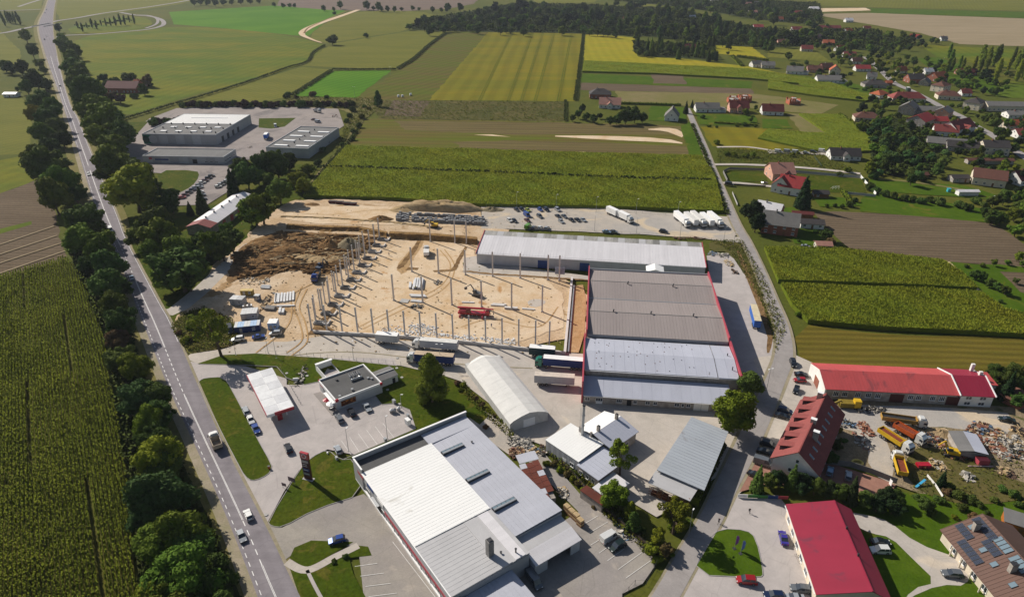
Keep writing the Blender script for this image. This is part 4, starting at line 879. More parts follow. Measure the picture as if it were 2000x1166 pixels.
# ---- restaurant
b = bldg('restaurant_building', 'flat dark-roofed restaurant with bright white parapet and silver roof ducts', (621, 742), (655, 782), 4)
walls(b, .15, 13.55, .15, 15.75, 3.4, w_gr2); bx(b, 'roof_deck', r_dark, .3, .3, 3.42, 13.4, 15.6, 3.55)
for a in ((0, 0, 3.3, 13.7, .34, 4.05), (0, 15.56, 3.3, 13.7, 15.9, 4.05), (0, .36, 3.3, .34, 15.54, 4.05), (13.36, .36, 3.3, 13.7, 15.54, 4.05)): bx(b, 'parapet', wht, *a)
for a in ((-.03, -.03, 3.4, .5, .4, 4.09), (13.3, -.03, 3.2, 13.76, 1.0, 4.09), (13.3, 15.1, 3.2, 13.76, 15.93, 4.09)): bx(b, 'corner_trim', red_lit, *a)
for k in range(3): 
    o = bx(b, 'air_handler', gr_met, 4.0, 8.7+k*1.35, 3.56, 5.6, 9.5+k*1.35, 4.9); MB().box(4.1, 8.8+k*1.35, 4.91, 5.5, 9.4+k*1.35, 4.95).build('fan_grille', dk_met, o)
MB().tube((6.6, 8.4, 4.05), (6.6, 12.2, 4.05), .38, n=10).tube((6.6, 9, 4.05), (5.4, 9, 4.05), .3, n=8).tube((6.6, 11.6, 4.05), (5.4, 11.6, 4.05), .3, n=8).build('duct', gr_met, b)
for u, v in ((11.2, 6.7), (12.3, 2.0), (8.2, 13.6), (9.2, 14.4), (3.2, 5), (2.5, 11.5)): MB().box(u-.35, v-.35, 3.56, u+.35, v+.35, 4.0+.2*(u > 11)).build('roof_vent', gr_met if u > 8 else dk_met, b)
art = NT('food_poster'); vn = art.n('ShaderNodeTexVoronoi'); vn.inputs['Scale'].default_value = 1.1; art.l(art.co(), vn.inputs['Vector'])
art = art.done(art.mix(art.ramp(vn.outputs['Distance'], [(.15, 0.0), (.5, 1.0)]), rgb('#c27a35'), rgb('#5a2c18')), .6)
o = bx(b, 'poster_board', w_wood, 13.57, 1.7, .9, 13.66, 6.6, 2.75); MB().box(13.665, 1.9, 1.05, 13.69, 6.4, 2.6).build('poster', art, o)
bx(b, 'door', glass, 3.6, .05, 0, 5.4, .14, 2.4); 
for k in range(4): window(b, (7+k*1.7, .14, .8), 0, 1.5, 1.7, 0)
bx(b, 'awning', wht, 6, -.9, 2.6, 13, .1, 2.75); bx(b, 'red_sign', red_lit, 1.2, .0, 2.75, 3.4, .14, 3.25)
sheet('terrace', [(612, 770), (626, 766), (664, 806), (648, 812)], g_yard, 2)
t = thing('screen_wall', 'bright white corrugated screen wall around the service yard behind the restaurant', 'wall', b.location, b.rotation_euler.z)
for k in range(10): MB().box(-11.5, 3.6+k*.56, 0, -11.35, 3.6+k*.56+.5, 2.6).build('panel', wht, t)
for a in ((-11.62, 3.4, 2.6, -10.6, 9.3, 2.75), (-11.3, 3.45, 0, -.1, 3.6, 2.4)): bx(t, 'coping', wht, *a)
bx(t, 'side_rail', wht, -11.3, 9.1, 0, -1.0, 9.2, .9)
sheet('terrace', [(640, 724), (655, 722), (672, 735), (640, 742)], g_conc2, 2)
t = thing('storage_hut', 'small white hut with two-slope grey felt roof behind the restaurant', 'hut', b.location, b.rotation_euler.z)
walls(t, 4.9, 10.8, 16.6, 22.8, 2.7, w_white)
slab(MB(), [(4.7, 16.4, 2.9), (7.9, 16.4, 3.5), (7.9, 23, 3.5), (4.7, 23, 2.9)], .12).build('roof', r_felt, t); slab(MB(), [(7.92, 16.4, 3.35), (11, 16.4, 2.8), (11, 23, 2.8), (7.92, 23, 3.35)], .12).build('roof', r_felt, t)
bx(t, 'roof_verge', wht, 4.6, 16.2, 2.8, 11.0, 16.38, 3.2); bx(t, 'roof_verge', wht, 7.84, 16.4, 3.4, 7.96, 23, 3.6); bx(t, 'door', dark, 10.82, 20.8, 0, 10.9, 21.8, 2.1)
# ---- red roofed long building
b = bldg('garage_building', 'long red sheet-roofed garage building with white two-window end bay', (1613, 760), (1927, 775), 4)
walls(b, .3, 40, .3, 14.7, 3.9, w_stone, zr=6.3, vr=7.5); gable_roof(b, .2, 40.4, .3, 14.9, 4.1, 6.5, r_red, 7.5, .3, sp=1.1)
walls(b, 40.8, 50.4, 0, 14.7, 4.1, w_white, zr=6.6, vr=7.5); gable_roof(b, 41.0, 50.6, .1, 14.9, 4.25, 6.7, r_mag, 7.5, .3, sp=1.1)
for y0, y1, z0, z1 in ((-.3, 7.45, 4.4, 6.95), (15.3, 7.55, 4.4, 6.95)):
    for u in (40.3, 50.8): slab(MB(), [(u, y0, z0), (u+.3, y0, z0), (u+.3, y1, z1), (u, y1, z1)][::(1 if y0 < 5 else -1)], .35).build('white_coping', wht, b)
MB().xprism([(.0, 0), (14.9, 0), (14.9, 3.9), (7.5, 6.4), (0, 3.9)], -.2, .28).build('gable_end', w_white, b); bx(b, 'gate', w_brick, -.3, 5.5, 0, -.21, 9.3, 3.3)
for u in (3.5, 6.2, 10.2, 13.4, 16.3, 26.2, 28.6, 32.8, 35.6): window(b, (u, .28, 1.5), 0, 1.7, 1.7, 2)
for u in (20.2, 37.2): bx(b, 'garage_door', plain('maroon_door', rgb('#4a1f1c'), .7), u-.2, .2, 0, u+4.0, .29, 3.2)
for u in (43.2, 47.4):
    for z in (.7, 2.7): window(b, (u, -.02, z), 0, 1.9, 1.2, 1)
for u, v in ((49.8, 13.2), (50, 8.8)): MB().box(u-.5, v-.4, 5, u+.5, v+.4, 7.6).build('chimney', w_white, b)
t = thing('red_roof_annex', 'little red-roofed extension behind the white end of the garage building', 'building', b.location, b.rotation_euler.z)
walls(t, 51.2, 56, 8.5, 15, 3, w_white); slab(MB(), [(51, 8.2, 3.2), (56.3, 8.2, 3.0), (56.3, 15.3, 3.4), (51, 15.3, 3.8)], .15).build('roof', r_red, t); window(t, (56.02, 11, 1), R(90))
# ---- building with six dormers
b = bldg('apartment_house', 'tall house with red tiled roof, six shed dormers and white gable end', (1508, 890), (1565, 780), 6)
W_ = 12.2
walls(b, 0, 30.5, -W_+.2, -.4, 5.3, w_white, zr=10.2, vr=-6.2)
for va, vb, za, zb, mt in ((.3, -6.2, 5.6, 10.7, r_red2), (-W_-.3, -6.2, 5.6, 10.7, r_red2)):
    pts = [(-.7, va, za), (31.2, va, za), (31.2, vb, zb), (-.7, vb, zb)]
    slab(MB(), pts if va < vb else pts[::-1], .2).build('roof', mt, b)
bx(b, 'ridge_cap', r_red2, -.7, -6.35, 10.65, 31.2, -6.05, 10.8)
for k in range(6):
    u = 2.6+k*4.9
    mb = MB(); slab(mb, [(u, -.6, 8.2), (u+2.7, -.6, 8.2), (u+2.3, -4.6, 9.3), (u+.4, -4.6, 9.3)][::-1], .14); o = mb.build('dormer', r_red2, b)
    MB().box(u+.2, -3.6, 6.6, u+2.5, -1.0, 8.05).build('dormer_wall', dk_met, o)
    MB().box(u+.5, -.99, 7.0, u+2.2, -.93, 7.9).build('dormer_window', glass, o)
for k in range(8):
    u = 2.2+k*3.6; zc = 10.7-.81*3+.02
    o = slab(MB(), [(u, -9.9, zc-.5), (u+.85, -9.9, zc-.5), (u+.85, -8.5, zc+.64), (u, -8.5, zc+.64)], .1).build('roof_window', gr_met, b)
    slab(MB(), [(u+.12, -9.75, zc-.27), (u+.73, -9.75, zc-.27), (u+.73, -8.65, zc+.57), (u+.12, -8.65, zc+.57)], .03).build('pane', glass_b, o)
for u, v in ((29, -4.9), (14.8, -6.3), (9.5, -8.2)):
    o = MB().box(u-.5, v-.7, 8, u+.5, v+.7, 11.7).build('chimney', w_stone, b); MB().box(u-.6, v-.8, 11.7, u+.6, v+.8, 11.8).build('chimney_cap', wht, o)
for v, z in ((-6.4, 6.6), (-5, 3.2), (-8.5, 3.2)): window(b, (-.02, v, z), -R(90), .9, 1.2, 0)
for k in range(9):
    for z in (1, 3.6): window(b, (2+k*3.3, -W_+.18, z), 0, 1.3, 1.3, 1); window(b, (2+k*3.3, -.38, z), math.pi, 1.3, 1.3, 1)
# ---- crimson roof building
b = bldg('shop_building', 'shop with big crimson sheet roof and parked cars on both sides', (1535, 985), (1593, 1158), 4)
walls(b, .4, 26.0, .4, 15.4, 3.8, w_cream, zr=5.8, vr=11.2); gable_roof(b, 0, 26.4, .3, 15.6, 4, 6.4, r_mag, 11.2, .25)
bx(b, 'ridge_cap', r_mag, -.2, 11.05, 6.4, 26.6, 11.35, 6.5)
for u in (9, 17): bx(b, 'roof_finial', dk_met, u, 11.0, 6.5, u+.3, 11.4, 7.2)
for k in range(6): window(b, (3+k*3.9, .38, 1), 0, 1.9, 1.5, 1)
bx(b, 'gutter', wht, 0, -.22, 3.6, 26.4, -.06, 3.74)
# ---- brown-roofed house with solar panels
b = bldg('solar_house', 'big brown sheet-roofed house covered with solar panels, skylights and two chimneys', (1858, 1056), (1948, 1166), 3.5, 'house')
walls(b, -3.4, 24, .4, 17.5, 3.2, w_cream, zr=7.2, vr=9)
for va, vb, za, zb in ((-.2, 9, 3.2, 7.8), (18.2, 9, 3.2, 7.8)):
    pts = [(-3.9, va, za), (24.5, va, za), (24.5, vb, zb), (-3.9, vb, zb)]
    slab(MB(), pts if va < vb else pts[::-1], .2).build('roof', r_brn, b)
ribs(b, (-3.8, -.1, 3.25), (24.4, -.1, 3.25), (-3.8, 8.9, 7.76), (24.4, 8.9, 7.76), .9, r_brn)
def onroof(u, v): return (u, v, 3.3+(v+.2)*.5+.09)
pv = NT('solar_cells'); br = pv.n('ShaderNodeTexBrick'); br.offset = 0; br.inputs['Scale'].default_value = 1; br.inputs['Brick Width'].default_value = .3; br.inputs['Row Height'].default_value = .3; br.inputs['Mortar Size'].default_value = .012
br.inputs['Color1'].default_value = (.02, .028, .05, 1); br.inputs['Color2'].default_value = (.028, .035, .06, 1); br.inputs['Mortar'].default_value = (.12, .13, .15, 1)
pv.l(pv.co(), br.inputs['Vector']); pv = pv.done(br.outputs[0], .25, .5)
def pvpanel(u0, v0, nu, nv, du, dv, mt=None, nm='solar_panel'):
    for i in range(nu):
        for j in range(nv):
            a, c_ = u0+i*du, v0+j*dv
            o = slab(MB(), [onroof(a, c_), onroof(a+du-.08, c_), onroof(a+du-.08, c_+dv-.1), onroof(a, c_+dv-.1)], .05).build(nm, dk_met, b)
            q = [Vector(onroof(x, y))+Vector((0, 0, .012)) for x, y in ((a+.07, c_+.07), (a+du-.15, c_+.07), (a+du-.15, c_+dv-.17), (a+.07, c_+dv-.17))]
            MB().poly(q).build('solar_cells' if not mt else 'pane', mt or pv, o)
pvpanel(.6, .7, 6, 1, 1.15, 1.9); pvpanel(-3.4, 2.6, 4, 1, 1.15, 1.8); pvpanel(-3.4, 6.2, 6, 1, 1.15, 1.9); pvpanel(2.6, 4.6, 4, 1, 1.15, 1.9)
pvpanel(3.0, 6.7, 4, 1, 1.1, 2.0, glass_b, 'collector_panel'); pvpanel(8.4, 6.5, 4, 1, 1.1, 2.2, glass_b, 'collector_panel')
for u, v in ((-2.2, 4.6), (4.0, 3.2), (8.0, 3.0), (13.6, 3.2)): pvpanel(u, v, 1, 1, 1.3, 1.5, glass_b, 'roof_window')
for u, v in ((-.8, 5.6), (11.2, 5.6)): MB().box(u-.5, v-.7, 5, u+.5, v+.7, 8.2).build('chimney', w_stone, b); bx(b, 'chimney_cap', dk_met, u-.55, v-.75, 8.2, u+.55, v+.75, 8.35)
for k in range(5): window(b, (1+k*3.6, .38, 1), 0, 1.8, 1.4, 1)
for k in range(5): MB().tube((1.4+k*3.4, -.4, 0), (1.4+k*3.4, -.4, 3.0), .18).build('porch_column', w_cream, b)
# ---- garden shed top right of it
def flat_hut(name, label, c, L, Wd, ang, h, wm, rm, cat='shed', slope=.4, door=True, z=.1, open_=False):
    x, y = at(*c); t = thing(name, label, cat, (x, y, z), R(ang))
    if open_:
        for u in (-L/2+.1, L/2-.25):
            for v in (-Wd/2+.1, Wd/2-.25): bx(t, 'post', wm, u, v, 0, u+.15, v+.15, h)
        bx(t, 'back_wall', wm, -L/2+.2, Wd/2-.2, 0, L/2-.2, Wd/2-.1, h)
    else: walls(t, -L/2, L/2, -Wd/2, Wd/2, h, wm)
    slab(MB(), [(-L/2-.25, -Wd/2-.25, h+.12), (L/2+.25, -Wd/2-.25, h+.12), (L/2+.25, Wd/2+.25, h+.12+slope), (-L/2-.25, Wd/2+.25, h+.12+slope)], .12).build('roof', rm, t)
    MB().xprism([(-Wd/2, h), (Wd/2, h), (Wd/2, h+slope)], -L/2, L/2).build('upper_wall', wm, t)
    if door and not open_:
        bx(t, 'door', w_wood if wm is not w_wood else dk_met, -.45, -Wd/2-.05, 0, .45, -Wd/2-.005, min(2, h-.2))
        if L > 4: window(t, (L/2-1.2, -Wd/2-.01, .9), 0, .9, .8, 0)
    return t
o = plain('orange_timber', rgb('#9c5a20'), .7)
flat_hut('garden_shed', 'orange timber garden shed with flat dark roof beside the solar house', (1988, 1032), 7, 4.5, -30, 2.6, o, r_felt)
# ================================================================ trees and bushes
def treemat(name, cols, var=.35, trans=.12):
    cols = [tint(name, c) for c in cols]; m = NT(name); oi = m.n('ShaderNodeObjectInfo')
    f = m.ramp(m.noise(2.6, 3, .6), [(.36, 0.0), (.64, 1.0)])
    col = m.mix(f, cols[0], cols[1])
    g = m.ramp(m.noise(9, 2, .7), [(.45, 0.0), (.8, .7)]); col = m.mix(g, col, cols[2])
    hs = m.n('ShaderNodeHueSaturation'); mr = m.n('ShaderNodeMapRange'); m.l(oi.outputs['Random'], mr.inputs[0])
    mr.inputs[3].default_value = 1-var; mr.inputs[4].default_value = 1+var; m.l(mr.outputs[0], hs.inputs['Value'])
    mr2 = m.n('ShaderNodeMapRange'); mm = m.n('ShaderNodeMath', operation='FRACT'); mk_ = m.n('ShaderNodeMath', operation='MULTIPLY'); m.l(oi.outputs['Random'], mk_.inputs[0]); mk_.inputs[1].default_value = 7.31
    m.l(mk_.outputs[0], mm.inputs[0]); m.l(mm.outputs[0], mr2.inputs[0]); mr2.inputs[3].default_value = .47; mr2.inputs[4].default_value = .525
    m.l(mr2.outputs[0], hs.inputs['Hue']); m.l(col, hs.inputs['Color']); col = hs.outputs[0]
    m.done(col, .8, .05)
    if trans:
        tr = m.n('ShaderNodeBsdfTranslucent'); m.l(col, tr.inputs[0]); mx = m.n('ShaderNodeMixShader'); mx.inputs[0].default_value = trans
        m.l(m.b.outputs[0], mx.inputs[1]); m.l(tr.outputs[0], mx.inputs[2])
        out = [n for n in m.t.nodes if n.type == 'OUTPUT_MATERIAL'][0]; m.l(mx.outputs[0], out.inputs[0])
    return m.m
t_leaf = treemat('tree_leaves', [rgb('#4c6028'), rgb('#627434'), rgb('#74803e')])
t_olive = treemat('olive_leaves', [rgb('#5a6a24'), rgb('#748030'), rgb('#878a3c')])
t_dark = treemat('dark_leaves', [rgb('#3f502a'), rgb('#4e6032'), rgb('#5c6c38')])
t_will = treemat('willow_leaves', [rgb('#405a3c'), rgb('#557048'), rgb('#64804f')])
t_con = treemat('conifer_needles', [rgb('#253522'), rgb('#30432a'), rgb('#3b4d2c')], .25, 0)
t_brn = treemat('autumn_leaves', [rgb('#5c4a34'), rgb('#6c5a38'), rgb('#54542c')], .25)
t_purp = treemat('plum_leaves', [rgb('#3d2a2c'), rgb('#4a3432'), rgb('#43402c')], .25)
t_yel = treemat('yellowing_leaves', [rgb('#6f7030'), rgb('#868036'), rgb('#5c6a2c')], .25)
t_bark = plain('bark', rgb('#5a4a3a'), .95, grime=.3, scale=3)
def sph(rng, n):
    v = rng.normal(0, 1, (n, 3)); return v/np.linalg.norm(v, axis=1)[:, None]
ICO = None
def ico():
    global ICO
    if ICO is None:
        t = (1+5**.5)/2
        v = np.array([(-1,t,0),(1,t,0),(-1,-t,0),(1,-t,0),(0,-1,t),(0,1,t),(0,-1,-t),(0,1,-t),(t,0,-1),(t,0,1),(-t,0,-1),(-t,0,1)], float); v /= np.linalg.norm(v[0])
        f = [(0,11,5),(0,5,1),(0,1,7),(0,7,10),(0,10,11),(1,5,9),(5,11,4),(11,10,2),(10,7,6),(7,1,8),(3,9,4),(3,4,2),(3,2,6),(3,6,8),(3,8,9),(4,9,5),(2,4,11),(6,2,10),(8,6,7),(9,8,1)]
        V = list(map(tuple, v)); F = []; c = {}
        def mid(a, b):
            k = (min(a, b), max(a, b))
            if k not in c: m = np.array(V[a])+np.array(V[b]); m /= np.linalg.norm(m); V.append(tuple(m)); c[k] = len(V)-1
            return c[k]
        for a, b, d in f:
            x, y, z = mid(a, b), mid(b, d), mid(d, a); F += [(a, x, z), (b, y, x), (d, z, y), (x, y, z)]
        ICO = (np.array(V), F)
    return ICO
def crown(seed, kind, nleaf, ls, trunk=False):
    """crown of unit radius: leaf cards over many lobes, with leafy cores inside"""
    rng = np.random.default_rng(seed)
    L = []
    if kind == 'round':
        H, z0 = 2.1, .2
        n = 34
        for i in range(n):
            d = sph(rng, 1)[0]; r = rng.uniform(.14, .36); k = rng.uniform(.4, .9)*(1 if i % 5 else 1.12)
            L.append((d[0]*k, d[1]*k, z0+H*.48+d[2]*k*H*.44, r))
        L.append((0, 0, z0+H*.45, .6))
    elif kind == 'tall':
        H, z0 = 2.9, .15
        for i in range(38):
            t = rng.uniform(0, 1); w_ = math.sin(math.pi*min(1, .18+t*.82)**.8)*.8; a = rng.uniform(0, 6.28)
            L.append((math.cos(a)*w_*.86, math.sin(a)*w_*.86, z0+t*H*.92+.1, rng.uniform(.2, .38)))
        L += [(0, 0, z0+H*.3, .66), (0, 0, z0+H*.6, .58)]
    elif kind == 'poplar':
        H, z0 = 6.0, .6
        for i in range(26):
            t = i/25; w_ = .45+.55*math.sin(math.pi*min(1, t*.9+.06)); a = rng.uniform(0, 6.28)
            L.append((math.cos(a)*w_*.25, math.sin(a)*w_*.25, z0+t*H, rng.uniform(.8, 1.1)*w_*.75))
    elif kind == 'bush':
        H, z0 = 1.2, 0.05
        for i in range(14):
            d = sph(rng, 1)[0]; k = rng.uniform(.35, .68)
            L.append((d[0]*k, d[1]*k, z0+H*.42+d[2]*k*H*.42, rng.uniform(.25, .42)))
        L.append((0, 0, .45, .55))
    elif kind == 'open':
        H, z0 = 2.2, .7
        for i in range(16):
            d = sph(rng, 1)[0]; k = rng.uniform(.5, .85)
            L.append((d[0]*k, d[1]*k, z0+H*.48+d[2]*k*H*.46, rng.uniform(.16, .28)))
    elif kind == 'conifer':
        H, z0 = 3.6, .25
        for i in range(30):
            t = i/29; w_ = (1-t)**.85*.92; 
            for a in np.arange(0, 6.28, 6.28/max(1, int(7*w_)+1)):
                a2 = a+rng.uniform(-.4, .4); L.append((math.cos(a2)*w_*.6, math.sin(a2)*w_*.6, z0+t*H, .12+.24*w_))
    L = np.array(L); wts = L[:, 3]**2; wts /= wts.sum()
    k = rng.choice(len(L), nleaf, p=wts); d = sph(rng, nleaf)
    fl = (d[:, 2] < -.35) & (rng.uniform(0, 1, nleaf) < .5); d[fl, 2] *= -1
    rad = L[k, 3]*rng.uniform(.82, 1.14, nleaf); c = L[k, :3]+d*rad[:, None]
    nrm = d+rng.normal(0, .5, (nleaf, 3)); nrm /= np.linalg.norm(nrm, axis=1)[:, None]
    a = np.cross(nrm, sph(rng, nleaf)); a /= np.linalg.norm(a, axis=1)[:, None]; b_ = np.cross(nrm, a)
    s = ls*rng.uniform(.6, 1.4, nleaf); e = s*rng.uniform(.5, .9, nleaf)
    V = np.stack([c-a*s[:, None], c-b_*e[:, None], c+a*s[:, None], c+b_*e[:, None]], 1).reshape(-1, 3)
    F = np.arange(nleaf*4).reshape(-1, 4).tolist()
    iv, jf = ico(); vs = [V]; off = nleaf*4
    if kind != 'open':
        for (x, y, z, r) in L:
            j = iv*(r*.80)*(1+rng.uniform(-.14, .14, (len(iv), 1)))
            vs.append(j+np.array([x, y, z])); F += [tuple(q+off for q in f) for f in jf]; off += len(iv)
    nl = len(F)
    mb = MB(); zt = L[:, 2].max()
    tr = .075 if kind in ('round', 'tall', 'open') else .05
    if kind != 'bush':
        top = z0+H*.55; mb.tube((0, 0, -.02), (.03, .02, z0), tr, tr*.75, 7).tube((.03, .02, z0), (0, .04, top), tr*.72, tr*.25, 6)
        if kind in ('round', 'tall', 'open'):
            for i in range(7 if kind != 'open' else 15):
                q = L[rng.integers(0, len(L))]; mb.tube((.02, .02, z0+rng.uniform(-.05, .5)), (q[0]*.85, q[1]*.85, q[2]*.92), tr*.38, tr*.1, 5, cap=False)
    zc = (L[:, 2]*wts).sum()
    return np.concatenate(vs), F, nl, mb, zc
PROT = {}
def proto(kind, mat, seed, near):
    key = (kind, mat.name, seed, near)
    if key in PROT: return PROT[key]
    n, ls = {2: (7500, .052), 1: (2600, .085), 0: (1000, .12)}[near]
    if kind == 'conifer': n = int(n*.8)
    if kind == 'bush': n = int(n*.6); ls *= 1.1
    if kind == 'poplar': ls *= 1.2
    if kind == 'open': n = int(n*.55); ls *= .9
    V, F, nl, tb, zc = crown(seed, kind, n, ls)
    me = bpy.data.meshes.new('crown')
    if near: me.from_pydata(V.tolist(), [], F); me.materials.append(mat); me.update(); tm = tb.mesh('trunk', t_bark) if tb.v else None
    else:
        off = len(V); me.from_pydata(V.tolist()+tb.v, [], F+[tuple(i+off for i in f) for f in tb.f]); me.materials.append(mat); me.materials.append(t_bark)
        me.polygons.foreach_set('material_index', [0]*len(F)+[1]*len(tb.f)); me.update(); tm = None
    PROT[key] = (me, tm, zc); return PROT[key]
TREES = []
def tree(px, py, rpx, kind='round', mat=None, label='', name='tree', cat='tree', group=None, near=None, seed=None, z0=0, Rm=None, xy=None):
    mat = mat or t_leaf
    s = scale_at(px, py, 4); Rr = Rm or rpx/s*(.86 if s < 2.1 else 1.05 if s < 3.4 else 1.18)
    if near is None: near = 2 if s > 5.0 and rpx > 14 else (1 if s > 2.0 else 0)
    seed = seed if seed is not None else rnd.randrange(4)
    me, tm, zc = proto(kind, mat, seed, near)
    kz = rnd.uniform(.78, 1.08)
    z = zc*Rr*kz; x, y = xy or at(px, py, z)
    sc = (Rr*rnd.uniform(.82, 1.14), Rr*rnd.uniform(.82, 1.14), Rr*kz)
    if near == 0 or tm is None:
        o = put(me, name, None, (x, y, z0), rnd.uniform(0, 6.28), sc); tag(o, label, cat, group)
    else:
        o = thing(name, label, cat, (x, y, z0), rnd.uniform(0, 6.28), group)
        put(tm, 'trunk', o, sc=sc); put(me, 'crown', o, sc=sc)
    return o
ORD = ['first', 'second', 'third', 'fourth', 'fifth', 'sixth', 'seventh', 'eighth', 'ninth', 'tenth', 'eleventh', 'twelfth', 'thirteenth', 'fourteenth', 'fifteenth', 'sixteenth', 'seventeenth', 'eighteenth', 'nineteenth']
TENS = {2: 'twent', 3: 'thirt', 4: 'fort', 5: 'fift', 6: 'sixt', 7: 'sevent', 8: 'eight', 9: 'ninet'}
def ordw(n):
    if n >= 100: return 'hundredth' if n == 100 else 'hundred-'+ordw(n-100)
    if n < 20: return ORD[n-1]
    t, u = divmod(n, 10)
    return TENS[t]+('ieth' if u == 0 else 'y-'+ORD[u-1])
COLW = {'tree_leaves': 'green', 'olive_leaves': 'olive green', 'dark_leaves': 'dark green', 'willow_leaves': 'grey-green', 'conifer_needles': 'dark conifer', 'autumn_leaves': 'brownish', 'plum_leaves': 'plum-coloured', 'yellowing_leaves': 'yellow-green'}
def row(lst, where, group, kind='round', mat=None, name='roadside_tree', cat='tree', frm='the bottom'):
    lst = sorted(lst, key=lambda q: -q[1])
    for i, q in enumerate(lst):
        k = q[3] if len(q) > 3 and q[3] else kind; m = q[4] if len(q) > 4 else (mat or (t_leaf if rnd.random() < .6 else t_dark))
        tree(q[0], q[1], q[2], k, m, f"{COLW[m.name]} {'bush' if k == 'bush' else 'tree'}, {ordw(i+1)} from {frm} {where}", name, cat, group)
LEFT = [(49,70,14),(62,98,14),(77,124,12),(85,136,10),(69,152,24),(51,168,16),(88,165,18),(75,196,20),(103,207,20),(67,222,18,None,t_yel),(93,228,20),(112,246,20,None,t_dark),(85,258,22),(122,270,17,None,t_dark),(98,288,22),
 (95,328,38),(72,303,25),(123,354,32),(103,380,27),(146,377,20,None,t_dark),(160,428,30),(154,468,28),(186,448,20),(190,490,30),(207,465,18),(175,510,20),(212,518,26,None,t_dark),(211,552,34,None,t_dark),(234,562,20,None,t_dark),
 (219,596,24),(232,628,28,None,t_dark),(230,664,20,None,t_brn),(230,701,24),(264,716,28,None,t_olive),(272,781,34,None,t_will),(303,774,26,None,t_dark),(283,824,28,None,t_olive),(309,812,26,None,t_dark),(298,860,34,None,t_dark),(322,855,22,None,t_dark),
 (306,894,36,None,t_olive),(318,915,30,None,t_dark),(308,972,56,'round',t_will),(278,1002,30,'round',t_will),(345,964,30,'round',t_will),(298,1062,46,'round',t_leaf),(355,1046,48,'round',t_leaf),(373,1082,42,'round',t_dark),(347,1128,56,'round',t_leaf),(401,1123,40,'round',t_dark),(302,1165,40,'round',t_olive),(417,1150,38,'round',t_dark),(385,1018,22,'bush',t_leaf),(425,1100,22,'bush',t_dark),(330,1190,50,'round',t_leaf),(410,1195,40,'round',t_dark)]
row(LEFT, 'in the row left of the main road', 'trees along the left side of the main road')
RIGHT = [(113,54,9),(122,75,13),(126,90,17),(144,100,15),(139,111,19),(136,129,19),(154,129,16),(152,142,22),(144,162,18),(165,178,32),(190,180,16),(188,214,30),(213,219,18),(196,239,32),(221,245,24),(201,265,32),(232,268,26),(226,293,32),
 (221,318,34),(203,336,20,None,t_dark),(260,345,30,None,t_dark),(258,362,52,'round',t_olive),(291,367,20),(332,390,20,'round',t_dark)]
row(RIGHT, 'in the row right of the main road', 'trees along the right side of the main road')
BELT = [(304,434,28,None,t_dark),(273,457,22),(309,462,32),(345,490,26),(300,490,24),(350,522,42,'round'),(329,539,26,'round'),(365,537,28,'round'),(386,474,20,None,t_dark),(415,478,23,None,t_olive),(450,466,22,None,t_dark),(440,446,13),(432,482,20,None,t_dark),
 (497,412,26,None,t_olive),(509,402,24,None,t_olive),(544,373,20),(526,350,16,'round'),(582,349,20,'round',t_olive),(603,330,14,'round',t_olive),(562,313,20,None,t_dark),(540,318,24,None,t_dark),(515,320,24,None,t_dark),(503,345,18),(481,341,24,None,t_dark),(473,323,18,None,t_dark),(462,350,16),(455,372,16,'conifer',t_con),(394,402,13,'conifer',t_con),(371,413,8,'conifer',t_con),(337,442,7,'conifer',t_con),(620,318,10,'bush',t_dark),(590,362,14,'round',t_olive),(490,425,14,'round',t_olive),(372,498,20,'round',t_dark),(404,500,12,'bush',t_dark)]
row(BELT, 'in the belt before the barn', 'trees in the belt around the grey-roofed barn', 'round')
FARM = [(201,152,12),(208,165,13),(224,160,12),(252,152,16),(286,156,13,'round',t_brn),(280,173,11),(216,188,12,'round',t_brn),(233,192,10,'round',t_purp),(262,188,9,'bush',t_dark),(294,166,8,'bush',t_dark)]
row(FARM, 'around the dark red barn', 'trees around the dark red barn', 'round', t_dark, 'farm_tree')
row([(19,131,15),(40,132,15),(8,128,12),(34,174,6)], 'in the upper left clump', 'clump at the upper left edge', 'round', t_dark, 'field_tree')
HEDGE = [(x, 240-(x-300)*.16+rnd.uniform(-2, 2), rnd.uniform(8, 12)) for x in range(300, 352, 10)]+[(x, 204+rnd.uniform(-2, 2), rnd.uniform(8, 12)) for x in range(356, 690, 11)]
for i, q in enumerate(sorted(HEDGE)):
    m = t_purp if i % 3 else t_dark
    tree(q[0], q[1], q[2], 'bush', m, f"{COLW[m.name]} shrub, {ordw(i+1)} from the left in the hedge behind the factory yard", 'hedge_shrub', 'shrub', 'hedge behind the factory yard')
BANK = [(690,214,9),(684,226,9),(676,236,8),(706,228,8,'bush',t_yel),(700,245,9),(690,256,9),(688,270,8),(712,208,6),(738,192,9,'tall',t_dark),(734,202,7),(720,212,6,'bush',t_yel),(610,184,9,'bush',t_brn),(578,190,6,'bush',t_brn),(562,184,8),(559,188,8),(638,190,6),(655,262,7),(640,278,7),(630,292,8),(668,282,6)]
row(BANK, 'on the bank right of the factory', 'bushes on the bank by the factory yard', 'bush', t_dark, 'bank_bush', 'bush')
def lone(px, py, r, kind, mat, label, name='field_tree', **k): return tree(px, py, r, kind, mat, label, name, 'tree', **k)
lone(648, 77, 12, 'round', t_dark, 'round dark tree alone beside the bent dirt cut in the far fields')
lone(715, 69, 6, 'round', t_dark, 'small dark tree alone in the middle of the pale green field')
lone(653, 26, 5, 'bush', t_dark, 'small bush beside the upper end of the dirt cut')
